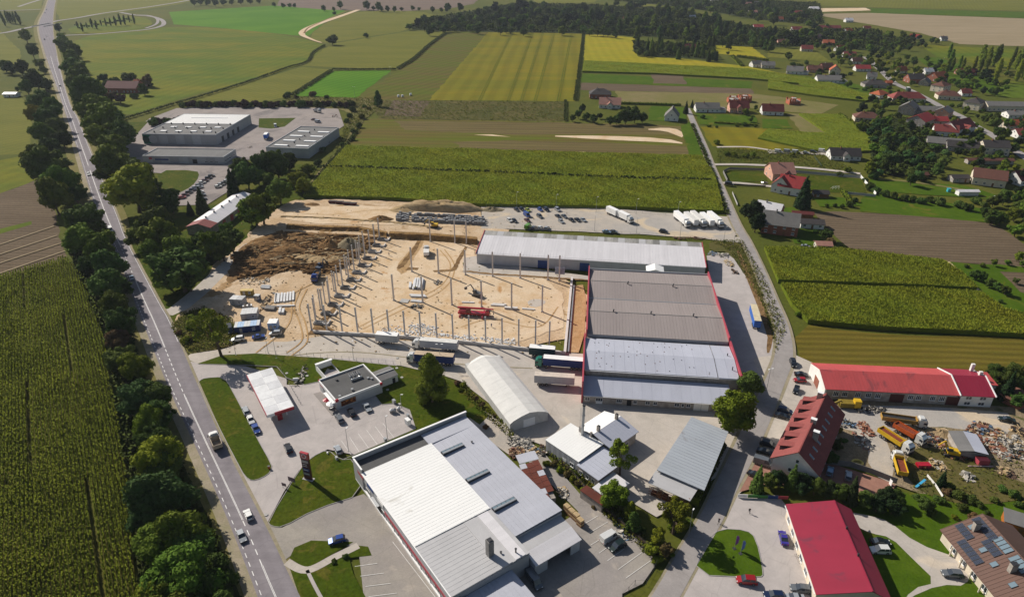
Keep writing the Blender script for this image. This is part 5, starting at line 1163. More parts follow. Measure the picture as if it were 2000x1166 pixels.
row([(535,9,5),(553,11,5),(566,11,5),(575,11,5),(632,16,6),(652,18,5),(664,10,8),(716,10,9),(730,16,6),(738,12,9),(745,18,6),(757,17,6),(770,18,6),(785,18,5),(806,16,5),(818,18,5),(845,19,6),(862,20,5),(875,13,8),(899,14,9),(872,20,5)], 'in the line dividing the far fields', 'trees along the far field boundary', 'round', t_dark, 'boundary_tree')
row([(378,4,7),(390,3,8),(405,4,8),(420,5,8),(436,4,8),(452,4,7),(470,3,6),(488,3,6),(505,2,6)], 'in the strip of wood at the top left', 'strip of wood at the top left edge', 'round', t_dark, 'wood_tree')
for i in range(26):
    x = 146+i*4.6; tree(x, 52-i*.55+rnd.uniform(-4, 4), rnd.uniform(2, 4), 'poplar' if i % 2 else 'bush', t_dark, f'small young tree, {ordw(i+1)} from the left inside the road loop', 'young_tree', 'tree', 'young trees inside the road loop')
for i in range(8): tree(2+i*5, 36+rnd.uniform(-5, 5), 3.5, 'poplar', t_dark, f'small young tree, {ordw(i+1)} from the left beside the flyover', 'young_tree', 'tree', 'young trees left of the flyover')
# yard trees near the works
tree(841, 742, 33, 'tall', t_leaf, 'big round half-yellow tree on the lawn beside the service road', 'lawn_tree', 'tree', seed=1, near=2)
tree(1430, 800, 40, 'round', t_olive, 'broad bright tree at the end of the open shed beside the lane', 'yard_tree', 'tree', near=2, seed=0)
tree(1468, 748, 28, 'round', t_dark, 'round dark tree against the corner of the factory', 'yard_tree', 'tree', near=2, seed=2)
tree(1197, 968, 27, 'round', t_olive, 'dense round tree in front of the white shed roof', 'yard_tree', 'tree', near=2)
tree(1214, 886, 26, 'open', t_olive, 'spreading pine with loose branches beside the workshops', 'pine_tree', 'tree', near=2)
tree(1321, 998, 30, 'open', t_olive, 'olive tree in front of the open shed porch', 'yard_tree', 'tree', near=2); tree(1318, 1000, 22, 'round', t_olive, 'round bush-like tree below the open shed porch', 'yard_tree', 'tree', near=2)
row([(1232,996,13,'tall',t_olive),(1238,1020,14,'tall',t_dark),(1288,1050,18,'round',t_olive),(1272,1072,13,'round',t_olive),(1301,1072,14,'round',t_brn),(1284,1092,12,'bush',t_olive),(1310,1080,9,'bush',t_leaf),(1226,1010,10,'bush',t_dark),(1254,1035,10,'bush',t_dark),(1345,1020,9,'bush',t_leaf),(1312,1028,9,'bush',t_olive)], 'beside the car park fence', 'trees between the car park and the lane')
for i, (x, y, r) in enumerate([(1068,905,8),(1082,905,9),(1094,918,9),(1106,926,9),(1118,936,8),(1128,944,7),(1140,955,7),(1160,990,6)]): tree(x, y, r, 'bush', t_brn if i % 2 else t_olive, f'{ordw(i+1)} overgrown bush from the top along the workshop wall', 'wall_bush', 'bush', 'bushes along the workshop wall')
for i, (x, y, r) in enumerate([(918,768,6),(930,778,6),(900,762,6),(942,790,6),(955,802,6),(967,812,5),(980,822,5),(948,834,7),(905,752,7),(893,748,7)]): tree(x, y, r, 'bush', t_brn if i % 2 else t_olive, f'{ordw(i+1)} dry bush in the strip beside the storage tent', 'dry_bush', 'bush', 'bushes beside the storage tent')
# the tall half-bare tree with long shadow left of the yard
t = tree(408, 612, 42, 'open', t_olive, 'tall half-bare tree with long trunk at the edge of the service road', 'bare_tree', 'tree', near=2, seed=1, Rm=7.6, xy=at(437, 697))
for c in t.children: c.scale = (7.6, 7.6, 7.0)
cx, cy = at(437, 697); t.location = (cx-.8, cy+.2, 0); t.rotation_euler = (0, R(-7), 0.6)
for i, (x, y, r) in enumerate([(350,650,8),(372,640,9),(362,665,10),(380,660,9),(395,640,9),(385,622,8),(410,655,8),(452,640,7),(374,618,7),(460,588,6)]): tree(x, y, r, 'bush', t_olive if i % 3 else t_brn, f'{ordw(i+1)} low bush around the foot of the half-bare tree', 'scrub_bush', 'bush', 'scrub around the half-bare tree')
# hedge row of dense conifers beside the crimson building
CH = [(1502,938,16),(1524,934,17),(1548,940,17),(1570,945,18),(1594,948,17),(1616,955,18),(1640,960,18),(1664,966,18),(1690,972,15),(1730,965,20),(1752,972,20),(1745,990,14),(1480,945,9),(1715,985,14)]
for i, (x, y, r) in enumerate(CH): tree(x, y, r, 'conifer' if i % 5 == 2 else 'round', t_con if i % 2 else t_dark, f'dense evergreen, {ordw(i+1)} from the left in the hedge behind the crimson roof', 'evergreen', 'tree', 'evergreen hedge by the crimson roof', Rm=2.5)
row([(1840,926+14,9,'conifer',t_con),(1855,950,10),(1810,985,14,'round'),(1835,975,12),(1870,965,13),(1895,975,13),(1850,960,10,'bush',t_brn),(1880,990,10),(1915,985,10),(1940,975,9),(1790,970,8),(1867,1010,8,'bush',t_olive),(1900,1008,9,'bush',t_brn),(1960,955,10),(1985,965,12),(1930,1000,7),(1845,1052,9,'bush',t_leaf),(1990,985,10),(1820,1000,10)], 'above the solar house', 'garden bushes above the solar house', 'bush', t_dark, 'garden_bush', 'bush')
row([(1945,730,16),(1965,740,18),(1985,730,18),(1996,750,16),(1938,755,12,'bush'),(1968,765,14,'conifer',t_con),(1990,780,14),(1640,840,8,'bush',t_yel),(1632,868,12),(1625,895,12),(1648,860,7,'bush')], 'near the garage building', 'trees near the garage building', 'round', t_dark)
row([(1558,612,7,'bush'),(1990,500,9,'round')], 'by the right maize field', 'shrubs by the right maize field', 'bush', t_leaf, 'field_shrub', 'bush')
for i, (x, y) in enumerate([(567,1097),(600,1098),(653,1095),(674,1086)]): 
    if i > 1 or i == 1: tree(x if i != 1 else 653, y, 6, 'bush', t_dark, ['', 'dark ball-shaped shrub left of the footpath', 'dark ball-shaped shrub beside the footpath corner', 'dark ball-shaped shrub nearest the car park bays'][i], 'ball_shrub', 'shrub')
# ---- the big wood and village greenery
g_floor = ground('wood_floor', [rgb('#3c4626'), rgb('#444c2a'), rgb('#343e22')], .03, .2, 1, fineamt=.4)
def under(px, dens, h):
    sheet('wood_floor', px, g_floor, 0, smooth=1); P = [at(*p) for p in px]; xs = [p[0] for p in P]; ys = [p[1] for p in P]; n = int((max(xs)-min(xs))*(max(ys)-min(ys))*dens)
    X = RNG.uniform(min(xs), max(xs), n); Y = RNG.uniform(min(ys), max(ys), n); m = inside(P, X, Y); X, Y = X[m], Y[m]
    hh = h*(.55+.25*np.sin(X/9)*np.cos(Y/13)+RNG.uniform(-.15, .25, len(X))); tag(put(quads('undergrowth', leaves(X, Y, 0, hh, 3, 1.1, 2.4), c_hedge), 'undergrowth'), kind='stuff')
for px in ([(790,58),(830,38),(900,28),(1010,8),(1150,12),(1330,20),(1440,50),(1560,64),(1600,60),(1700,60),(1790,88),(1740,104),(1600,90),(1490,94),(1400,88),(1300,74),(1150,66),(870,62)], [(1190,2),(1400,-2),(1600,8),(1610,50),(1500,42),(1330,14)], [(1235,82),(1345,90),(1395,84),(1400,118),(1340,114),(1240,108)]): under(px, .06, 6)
under([(1680,236),(1760,228),(1850,262),(1850,345),(1710,345),(1700,300)], .06, 4)
NT_ = [0]
def scatter(px, n, rng_, kinds, mats, label, group, name='wood_tree', cat='tree', mind=0.9, frac=1.0):
    P = px; xs = [p[0] for p in P]; ys = [p[1] for p in P]; got = []; tries = 0
    while len(got) < n and tries < n*60:
        tries += 1; x, y = rnd.uniform(min(xs), max(xs)), rnd.uniform(min(ys), max(ys))
        if not inside(P, np.array([x]), np.array([y]))[0]: continue
        r = rnd.uniform(*rng_)
        if any((x-a)**2+((y-b)*2.2)**2 < (mind*(r+c))**2 for a, b, c in got): continue
        got.append((x, y, r))
    got.sort()
    for i, (x, y, r) in enumerate(got):
        NT_[0] += 1; kd, mt = rnd.choice(kinds), rnd.choice(mats)
        lb = f"{COLW[mt.name]} {dict(round='round', tall='tall', bush='low', poplar='slender', conifer='pointed')[kd]} tree, {ordw(i+1)} from the left {label}"
        tree(x, y, r, kd, mt, lb, name, cat, group)
    return got
DK = [t_dark, t_dark, t_leaf, t_con]
scatter([(790,52),(830,36),(880,30),(930,22),(1010,2),(1070,8),(1150,14),(1150,64),(870,60),(800,60)], 110, (7, 10), ['round'], DK, 'in the large wood, left half', 'left half of the large wood', mind=.42)
scatter([(1150,12),(1240,22),(1330,16),(1400,30),(1440,50),(1560,62),(1580,84),(1490,92),(1400,86),(1300,72),(1150,64)], 115, (7, 10), ['round','round','tall'], DK, 'in the large wood, right half', 'right half of the large wood', mind=.42)
scatter([(1180,4),(1280,0),(1400,0),(1560,4),(1600,26),(1600,50),(1500,40),(1420,30),(1330,12),(1220,16)], 46, (6, 9), ['round'], DK, 'behind the large wood', 'trees behind the large wood', mind=.5)
scatter([(1235,80),(1300,82),(1345,88),(1395,80),(1400,116),(1340,112),(1250,108),(1238,95)], 36, (7, 9), ['conifer','round'], DK, 'in the grove in the yellow field', 'grove in the yellow field', mind=.4)
scatter([(1560,60),(1600,46),(1650,62),(1700,52),(1720,60),(1760,62),(1800,70),(1870,84),(1790,90),(1760,100),(1700,130),(1650,125),(1600,100),(1560,84)], 90, (5, 9), ['round'], DK, 'among the far village houses', 'trees among the far village houses', 'far_tree', mind=.55)
scatter([(1520,112),(1560,106),(1620,122),(1690,150),(1690,180),(1620,160),(1540,130)], 20, (6, 9), ['round','bush'], DK, 'by the white village houses', 'garden trees by the white village houses', 'village_tree', mind=.7)
scatter([(1700,120),(1790,108),(1850,122),(1850,140),(1770,150),(1790,165),(1740,160)], 30, (6, 9), ['round'], [t_leaf, t_olive, t_dark], 'along the upper village road', 'trees along the upper village road', 'village_tree', mind=.6)
scatter([(1780,145),(1850,130),(1960,140),(1990,150),(1960,185),(1900,175),(1840,160)], 44, (5, 9), ['round'], DK, 'beyond the village road', 'trees beyond the village road', 'far_tree', mind=.6)
scatter([(1850,100),(1870,95),(1890,130),(1850,132)], 6, (4.5, 6), ['poplar'], [t_leaf], 'by the green strips', 'poplars by the green strips', 'village_tree', mind=.5)
scatter([(1900,102),(2010,98),(2010,150),(1900,132)], 18, (5, 7), ['poplar'], [t_leaf, t_olive], 'at the right edge', 'poplar group at the right edge', 'village_tree', mind=.5)
scatter([(1650,180),(1760,186),(1800,205),(1770,225),(1710,235),(1670,215)], 20, (6, 9), ['round','bush'], DK, 'below the orange-roofed houses', 'garden trees below the orange-roofed houses', 'village_tree', mind=.7)
scatter([(1680,240),(1760,230),(1840,262),(1850,300),(1800,330),(1720,320),(1690,270)], 46, (7, 11), ['round','round','bush'], [t_dark, t_leaf, t_will], 'below the red-roofed houses', 'dense garden trees below the red-roofed houses', 'thicket_tree', mind=.5)
scatter([(1780,232),(1850,250),(1900,240),(1980,300),(1990,340),(1900,330),(1850,262)], 34, (5, 9), ['round','bush'], [t_leaf, t_olive, t_dark], 'between the many-gabled and the cream house', 'trees between the many-gabled and the cream house', 'village_tree', mind=.7)
scatter([(1660,150),(1740,172),(1830,212),(1880,240),(1780,215),(1700,180)], 26, (4, 7), ['round','bush'], [t_leaf, t_olive, t_dark], 'along the left side of the village road', 'trees along the left side of the village road', 'village_tree', mind=.8)
scatter([(1840,200),(1880,200),(1990,240),(2000,262),(1930,240)], 16, (4, 7), ['round','bush'], [t_leaf, t_dark], 'right of the village road bend', 'trees right of the village road bend', 'village_tree', mind=.8)
scatter([(1710,300),(1840,300),(1850,345),(1780,350),(1700,345)], 24, (8, 12), ['round','bush'], [t_dark, t_will], 'in the thicket behind the pasture', 'thicket behind the pasture', 'thicket_tree', mind=.5)
scatter([(1850,255),(1920,275),(1990,330),(2010,420),(1960,360),(1880,310)], 26, (7, 11), ['round','bush'], DK, 'around the cream house', 'garden trees around the cream house', 'village_tree', mind=.65)
scatter([(1910,225),(2010,225),(2010,300),(1960,290)], 16, (8, 11), ['round'], DK, 'right of the village road', 'garden trees right of the village road', 'village_tree', mind=.7)
scatter([(1920,385),(2020,372),(2030,470),(1960,450),(1930,425)], 16, (9, 14), ['round'], [t_leaf, t_dark], 'above the ploughed field', 'trees above the ploughed field', 'village_tree', mind=.7)
row([(1700,365,10),(1712,372,10),(1730,378,10),(1748,382,10),(1766,386,10),(1784,388,9),(1800,392,9),(1820,390,10),(1836,394,10),(1690,352,8),(1706,340,9),(1716,322,9)], 'in the dark hedge above the pasture', 'dark hedge above the pasture', 'bush', t_dark, 'hedge_tree')
row([(1872,398,11),(1890,404,11),(1908,392,10),(1925,400,10),(1940,424,12,'round'),(1660,398,8),(1672,390,7),(1630,401,5),(1645,403,5),(1615,402,5)], 'right of the pasture hedge', 'scrub right of the pasture hedge', 'bush', t_dark, 'hedge_tree')
row([(1130,222,8),(1118,230,7),(1145,228,8),(1160,232,7),(1172,226,6),(1205,232,11),(1222,228,12),(1240,226,12),(1255,230,10),(1192,236,8),(1226,216,8),(1242,213,7),(1137,212,7)], 'around the dark hip-roofed house', 'garden of the dark hip-roofed house', 'round', t_dark, 'garden_tree')
row([(1372,228,6,'bush'),(1385,246,5,'bush'),(1400,248,4,'bush'),(1440,244,6,'bush'),(1455,243,7,'bush'),(1475,246,5,'bush'),(1458,218,7),(1466,232,6),(1476,210,5),(1340,215,6,'conifer',t_con),(1352,206,4,'conifer',t_con)], 'at the lane end', 'garden shrubs at the end of the lane', 'round', t_leaf, 'garden_tree', 'tree')
row([(1420,300,9),(1435,302,9),(1455,304,9),(1470,302,8),(1400,278,7),(1640,340,9,'bush'),(1656,332,8),(1700,330,12,'round'),(1548,302,6),(1560,300,5)], 'on the waste plot beside the lane', 'bushes on the waste plot', 'bush', t_olive, 'plot_bush', 'bush')
row([(1570,388,15,'conifer',t_con),(1468,412,16,'round',t_con),(1478,432,16,'round',t_con),(1490,448,8,'bush',t_con),(1520,405,5,'bush'),(1614,458,12,'round',t_dark),(1624,473,9,'round',t_brn),(1594,452,6,'bush'),(1560,470,4,'bush')], 'around the grey-roofed farmhouse', 'trees around the grey-roofed farmhouse', 'round', t_dark, 'farm_tree')
row([(1905,535,9),(1920,540,9),(1935,552,9),(1950,560,8),(1965,566,8),(1943,512,6,'round',t_leaf),(1970,512,6,'round',t_leaf),(1998,514,6,'round',t_leaf),(1920,518,6,'bush',t_leaf),(1888,520,5,'bush'),(1985,548,6),(1955,588,5,'bush')], 'in the orchard right of the maize', 'orchard right of the maize', 'round', t_dark, 'orchard_tree')
row([(1422,104,4,'round'),(1420,98,5,'round')][:1], 'beside the small yellow field', None, 'round', t_dark, 'field_tree')
# hedges clipped as walls
def hedge(px, w_, h, label):
    P = W(*px); mb = MB(); mb2 = []
    X = []; Y = []
    for a, c in zip(P, P[1:]):
        d = Vector((c[0]-a[0], c[1]-a[1])); L = d.length; d /= L; nx, ny = -d.y*w_/2, d.x*w_/2
        mb.prism([(a[0]-nx, a[1]-ny), (c[0]-nx, c[1]-ny), (c[0]+nx, c[1]+ny), (a[0]+nx, a[1]+ny)], 0, h*.82)
        n = int(L*w_*4); t = RNG.uniform(0, 1, n); o = RNG.uniform(-w_*.62, w_*.62, n); X.append(a[0]+d.x*L*t-d.y*o); Y.append(a[1]+d.y*L*t+d.x*o)
    X = np.concatenate(X); Y = np.concatenate(Y)
    t_ = thing('hedge', label, 'hedge', (0, 0, 0)); mb.build('hedge_core', c_core, t_); o = put(quads('leaves', leaves(X, Y, 0, h*RNG.uniform(.5, 1.1, len(X)), 2, .25, .5), c_hedge), 'leaves', t_); tag(o, kind='stuff')
hedge([(1200,203),(1330,207)], 2, 2, 'long low hedge behind the house left of the lane end')
hedge([(1395,241),(1480,246)], 2, 1.6, 'clipped hedge along the gardens right of the lane end')
hedge([(1440,112),(1500,120)], 3, 3, 'dark clipped hedge above the white village houses')
hedge([(1430,112),(1448,130)], 3, 3, 'dark hedge at the foot of the small green plot')
hedge([(1720,205),(1745,204),(1820,215)], 3, 2.4, 'dark hedge in front of the long red-roofed village house')
hedge([(1640,225),(1668,245),(1700,270)], 2.2, 2, 'dark hedge along the edge of the yellowing field')
hedge([(1404,872),(1352,985)], 3.2, 2.6, 'dark hedge strip between the open shed and the lane')  # hedge also stands in for the wider shadow of the shed
hedge([(1645,375),(1660,398)], 2.5, 2, 'hedge at the corner of the square lawn')
# ================================================================ vehicles
def yprism(mb, prof, y0, y1, mi=0, inset=0):
    """profile in x, z swept across y; inset narrows the upper points"""
    n = len(mb.v); k = len(prof); zs = [p[1] for p in prof]; za, zb = min(zs), max(zs)
    def w_(z): return inset*(z-za)/max(.01, zb-za)
    mb.v += [(p[0], y0+w_(p[1]), p[1]) for p in prof]+[(p[0], y1-w_(p[1]), p[1]) for p in prof]
    mb.f.append(tuple(range(n, n+k))); mb.m.append(mi); mb.f.append(tuple(range(n+2*k-1, n+k-1, -1))); mb.m.append(mi)
    for i in range(k):
        j = (i+1) % k; mb.f.append((n+j, n+i, n+k+i, n+k+j)); mb.m.append(mi)
    return mb
tyre = plain('tyre_rubber', (.018, .018, .019), .85); rimm = plain('wheel_rim', (.35, .35, .36), .35, .7)
lamp_f = plain('headlight_glass', (.75, .75, .72), .15); lamp_r = plain('tail_light', (.35, .02, .02), .25)
plastic = plain('black_plastic', (.03, .03, .032), .6)
def wheel(parent, x, y, r=.32, w_=.2):
    o = MB().tube((0, -w_/2, 0), (0, w_/2, 0), r, n=14).build('wheel', tyre, parent, loc=(x, y, r)); MB().tube((0, -w_/2-.01, 0), (0, w_/2+.01, 0), r*.58, n=10).build('rim', rimm, o); return o
PC = {}
for n_, h_ in dict(white='#e6e5e0', silver='#a9adb0', grey='#6b6f73', black='#16171a', dark='#26292e', blue='#2a4a94', darkblue='#1c2a4a', lightblue='#8aa6c0', red='#a01c22', darkred='#5a1a1e', green='#6aa02c', teal='#1d7a66', lime='#a8b030', darkgreen='#1f2f2c', beige='#b5a287', yellow='#d0a81e', orange='#c05a22', tan='#a5854c', purple='#43389a').items():
    PC[n_] = paint(n_+'_car_paint', rgb(h_))
CARS = {}
def carproto(ty):
    if ty in CARS: return CARS[ty]
    t = thing('parked_car', 'prototype', 'car'); L, Wd, H, hood, boot, zb = {'hatch': (4.1, 1.75, 1.48, .85, -1.95, .92), 'sedan': (4.6, 1.8, 1.42, 1.0, -1.45, .92), 'estate': (4.65, 1.8, 1.48, 1.0, -2.15, .93), 'suv': (4.6, 1.88, 1.72, 1.1, -2.15, 1.05), 'van': (5.2, 2.0, 2.15, 1.75, -2.5, 1.1)}[ty]
    h = L/2; y = Wd/2
    m0 = PC['white']
    prof = [(-h+.05, .28), (h-.1, .28), (h, .5), (h-.05, .66), (hood+.15, zb-.04), (-h+.12, zb), (-h, .7)]
    mb = yprism(MB(), prof, -y, y, inset=.07); o = mb.build('body', m0, t); o['paint'] = 1
    # glasshouse, then the roof skin on it
    rf = hood-.75 if ty != 'van' else hood-.5; rr = boot+.42 if ty != 'sedan' else boot+.7
    gl = yprism(MB(), [(hood+.12, zb-.05), (rf, H-.06), (rr, H-.06), (boot-.02 if ty != 'sedan' else boot-.1, zb-.02)], -y+.09, y-.09, inset=.13); gl.build('windows', glass, t)
    mb = MB(); mb.box(rr-.02, -y+.2, H-.065, rf+.02, y-.2, H)
    for s in (-1, 1):
        for x in (rf-.95, rr+.12):
            mb.box(x-.05, s*(y-.15)-.03, zb-.02, x+.05, s*(y-.15)+.03, H-.05)
    if ty == 'van': mb.box(boot-.03, -y+.1, zb-.05, rf-.9, y-.1, H-.01)
    o = mb.build('roof', m0, t); o['paint'] = 1
    for sx in (h*.62, -h*.60):
        for s in (-1, 1): wheel(t, sx, s*(y-.1), .32 if ty != 'suv' else .36)
    for s in (-1, 1):
        MB().box(h-.16, s*(y-.35)-.18, .56, h-.015, s*(y-.35)+.18, .70).build('headlight', lamp_f, t); MB().box(-h-.01, s*(y-.28)-.15, .62, -h+.1, s*(y-.28)+.15, .80).build('tail_light', lamp_r, t)
        MB().box(hood-.25, s*(y+.02)-.08, zb, hood-.1, s*(y+.02)+.08, zb+.14).build('mirror', plastic, t)
    MB().box(h-.12, -y+.15, .3, h+.02, y-.15, .46).build('bumper', plastic, t)
    t['unused'] = 1; CARS[ty] = t; return t
def car(c, d, ty, colr, label, name='parked_car', group=None, z=.25, cat='car'):
    """c: survey point of the car, d: survey direction the bonnet points to"""
    x, y = at(*c, .6); a = ang_of(c, (c[0]+d[0], c[1]+d[1]), .6)
    p = carproto(ty)
    r = copy_tree(p, None, (x, y, z), a, label, group, mats=PC[colr]); r.name = name; r['category'] = cat
    if group: r['group'] = group
    if 'unused' in r: del r['unused']
    return r
RD = (22, 50)
car((485, 1006), (-20, -45), 'hatch', 'white', 'white hatchback driving in the right lane of the main road', 'car'); car((472, 1048), (20, 45), 'hatch', 'silver', 'silver hatchback driving in the left lane near the bottom of the main road', 'car')
car((216, 450), (20, 42), 'van', 'white', 'white van leaving the tree shadow on the main road', 'van', cat='van'); car((257, 543), (-20, -42), 'sedan', 'lightblue', 'light blue saloon in the tree shade on the main road', 'car')
car((173, 341), (18, 50), 'hatch', 'white', 'small white car on the main road beside the tall left trees', 'car'); car((117, 168), (-14, -40), 'hatch', 'white', 'white car on the far main road beside the farm track', 'car')
car((87, 78), (4, 40), 'suv', 'dark', 'dark car on the far main road below the flyover', 'car'); car((91, 71), (4, 40), 'hatch', 'white', 'white car ahead of the dark car below the flyover', 'car'); car((88, 26), (6, 30), 'sedan', 'dark', 'dark saloon at the top of the main road', 'car'); car((91, 20), (6, -30), 'sedan', 'grey', 'grey saloon furthest up the main road', 'car')
G = 'cars parked along the forecourt island'
car((480, 803), (-14, -32), 'estate', 'silver', 'silver estate, topmost of the three beside the forecourt island', group=G); car((490, 821), (14, 32), 'hatch', 'white', 'white hatchback, middle of the three beside the forecourt island', group=G); car((500, 838), (14, 32), 'sedan', 'blue', 'blue saloon, lowest of the three beside the forecourt island', group=G)
car((563, 876), (-12, -30), 'estate', 'dark', 'dark estate crossing the forecourt above the red sign', 'car'); car((660, 879), (-14, -30), 'hatch', 'silver', 'silver hatchback in the bay nearest the sign lawn')
car((663, 818), (-20, -34), 'estate', 'grey', 'grey estate in front of the restaurant terrace'); car((687, 806), (-20, -34), 'estate', 'black', 'black car in the restaurant shadow'); car((717, 796), (20, 30), 'sedan', 'silver', 'silver saloon in the restaurant shadow beside the lawn')
car((658, 1055), (-40, 10), 'hatch', 'blue', 'dark blue hatchback alone in front of the retail hall')
car((1190, 1050), (24, -14), 'van', 'white', 'white van in the car park bay behind the retail hall', 'van', cat='van'); car((1206, 1067), (-26, 14), 'suv', 'darkgreen', 'black-green car beside the white van behind the retail hall'); car((1043, 1134), (20, 28), 'van', 'grey', 'grey van in the shade below the retail hall', 'van', cat='van')
G = 'cars by the site cabins'
car((465, 663), (-40, 6), 'suv', 'white', 'white car left of the blue one by the site cabins', group=G); car((505, 658), (40, -6), 'sedan', 'blue', 'bright blue car by the site cabins', group=G); car((538, 652), (-40, 3), 'suv', 'silver', 'silver car in front of the white cube cabin', group=G); car((449, 645), (10, 30), 'van', 'dark', 'dark van behind the site cabins', group=G)
G = 'cars on the gravel parking'
k = {'dark': 'dark', 'blue': 'blue'}
for (x, y, ty, c_, w_) in [(1009, 410, 'hatch', 'dark', 'leftmost of the back line'), (1019, 409, 'hatch', 'black', 'second from the left in the back line'), (1031, 411, 'hatch', 'lime', 'third in the back line'), (1055, 410, 'hatch', 'blue', 'fourth in the back line'), (1067, 410, 'suv', 'dark', 'fifth in the back line'), (1089, 410, 'suv', 'silver', 'rightmost of the back line'),
     (1029, 421, 'van', 'blue', 'in the middle of the left cluster'), (1054, 423, 'suv', 'grey', 'standing alone between the clusters'), (1005, 432, 'hatch', 'dark', 'at the left of the middle line'), (995, 431, 'hatch', 'white', 'at the far left corner'), (1030, 431, 'sedan', 'darkred', 'below the blue van'),
     (1090, 423, 'sedan', 'dark', 'at the upper left of the right cluster'), (1102, 423, 'sedan', 'grey', 'in the upper row of the right cluster'), (1096, 433, 'hatch', 'silver', 'at the lower left of the right cluster'), (1116, 430, 'sedan', 'black', 'in the middle of the right cluster'), (1128, 430, 'sedan', 'dark', 'second from the right of the right cluster'), (1139, 430, 'sedan', 'silver', 'rightmost of the right cluster'),
     (1031, 444, 'van', 'green', 'leftmost of the front line'), (1043, 445, 'hatch', 'grey', 'beside the green one in the front line'), (1055, 445, 'hatch', 'white', 'third in the front line'), (1068, 446, 'hatch', 'silver', 'last in the front line'), (1185, 453, 'sedan', 'lightblue', 'left of the pair behind the long warehouse'), (1198, 453, 'sedan', 'grey', 'right of the pair behind the long warehouse'), (1296, 453, 'suv', 'black', 'alone in front of the white lorries')]:
    car((x, y), (14, 9) if y < 440 else ((20, 3) if y > 452 else (12, -9)), ty, c_, f'{c_} car {w_} on the gravel parking', group=G)
G = 'cars in the factory car park'
for i, (x, y, c_) in enumerate([(356,386,'red'),(362,381,'darkred'),(369,376,'dark'),(376,371,'darkblue'),(382,367,'silver'),(389,362,'grey'),(395,357,'white'),(401,353,'darkred'),(407,348,'black'),(413,344,'dark')]): car((x, y), (20, -3), 'hatch', c_, f'{ordw(i+1)} car from the lower end of the left line in the factory car park', group=G)
for i, (x, y, c_) in enumerate([(390,366,'silver'),(391,375,'white'),(395,381,'grey'),(397,389,'dark')]): car((x, y), (20, -3), 'hatch', c_, f'{ordw(i+1)} car from the top of the middle group in the factory car park', group=G)
for i, (x, y, c_) in enumerate([(426,365,'white'),(432,361,'silver'),(438,358,'dark'),(443,354,'white'),(447,350,'silver')]): car((x, y), (20, -3), 'hatch', c_, f'{ordw(i+1)} car from the lower end of the right line in the factory car park', group=G)
car((538, 247), (4, 20), 'van', 'white', 'small white van on the pale factory yard', 'van', cat='van'); car((613, 234), (20, 0), 'sedan', 'darkred', 'dark red car behind the striped-skylight factory'); car((621, 239), (20, 2), 'van', 'silver', 'silver van behind the striped-skylight factory', 'van', cat='van')
G = 'cars around the red-roofed apartment house'
for (x, y, d, ty, c_, w_) in [(1549, 710, (6, 16), 'suv', 'dark', 'at the roadside where the lane bends'), (1565, 732, (20, 2), 'sedan', 'black', 'above the red car'), (1562, 743, (-20, -1), 'hatch', 'red', 'before the garage gable'), (1555, 762, (-6, 18), 'hatch', 'black', 'above the apartment house'),
   (1533, 803, (20, 5), 'suv', 'darkblue', 'first under the tree shade by the dormers'), (1528, 813, (20, 5), 'sedan', 'black', 'second under the tree shade by the dormers'), (1500, 868, (20, 6), 'suv', 'dark', 'third along the dormer wall'), (1494, 883, (20, 6), 'sedan', 'black', 'fourth along the dormer wall'), (1490, 904, (20, 6), 'van', 'grey', 'beside the white gable'), (1476, 929, (20, 10), 'sedan', 'dark', 'at the corner of the evergreen hedge'),
   (1621, 921, (5, -22), 'hatch', 'lightblue', 'left of the two in the shade behind the apartment house'), (1657, 930, (2, -22), 'hatch', 'silver', 'right of the two in the shade behind the apartment house')]:
    car((x, y), d, ty, c_, f'{c_} car {w_}', group=G)
car((1966, 820), (-30, -6), 'sedan', 'darkgreen', 'dark green saloon at the edge of the scrap yard')
car((1530, 1051), (-6, -24), 'sedan', 'purple', 'violet-blue car left of the crimson-roofed shop'); car((1564, 1150), (-30, -4), 'estate', 'grey', 'grey estate at the lower left corner of the crimson roof'); car((1512, 1163), (-30, -2), 'estate', 'darkblue', 'dark blue car cut by the lower edge of the photo'); car((1551, 1168), (-30, -2), 'sedan', 'silver', 'silver car below the grey estate')
car((1719, 1059), (30, 2), 'sedan', 'black', 'black saloon right of the crimson roof in the shade'); car((1719, 1075), (-30, -1), 'suv', 'white', 'white car right of the crimson roof'); car((1860, 1121), (-30, -3), 'estate', 'grey', 'grey estate on the drive of the solar house'); car((1458, 1134), (-30, -3), 'suv', 'red', 'red car below the teardrop lawn')
for (x, y, c_, w_, ty) in [(1520, 297, 'white', 'first of the line of vans on the lay-by', 'van'), (1538, 297, 'silver', 'second of the line of vans on the lay-by', 'van'), (1554, 298, 'white', 'third of the line of vans on the lay-by', 'van'), (1574, 299, 'silver', 'last of the line of vans on the lay-by', 'hatch'), (1588, 297, 'black', 'before the white minibus by the white house', 'suv'), (1606, 296, 'white', 'tall minibus beside the white house drive', 'van')]:
    car((x, y), (20, 2), ty, c_, f'{c_} vehicle, {w_}')
car((1424, 361), (20, 2), 'van', 'black', 'black van at the gate of the fenced square lawn', 'van', cat='van'); car((1493, 358), (20, -3), 'hatch', 'dark', 'dark car in front of the red-gabled house'); car((1574, 482), (20, 4), 'sedan', 'silver', 'silver car behind the grey-roofed farmhouse')
car((1578, 156), (14, 1), 'sedan', 'black', 'left black car on the grey drive of the white village house'); car((1588, 156), (14, 1), 'suv', 'dark', 'right dark car on the grey drive of the white village house')
for o in list(CARS.values()):
    for c in list(o.children):
        for g in list(c.children): bpy.data.objects.remove(g)
        bpy.data.objects.remove(c)
    bpy.data.objects.remove(o)
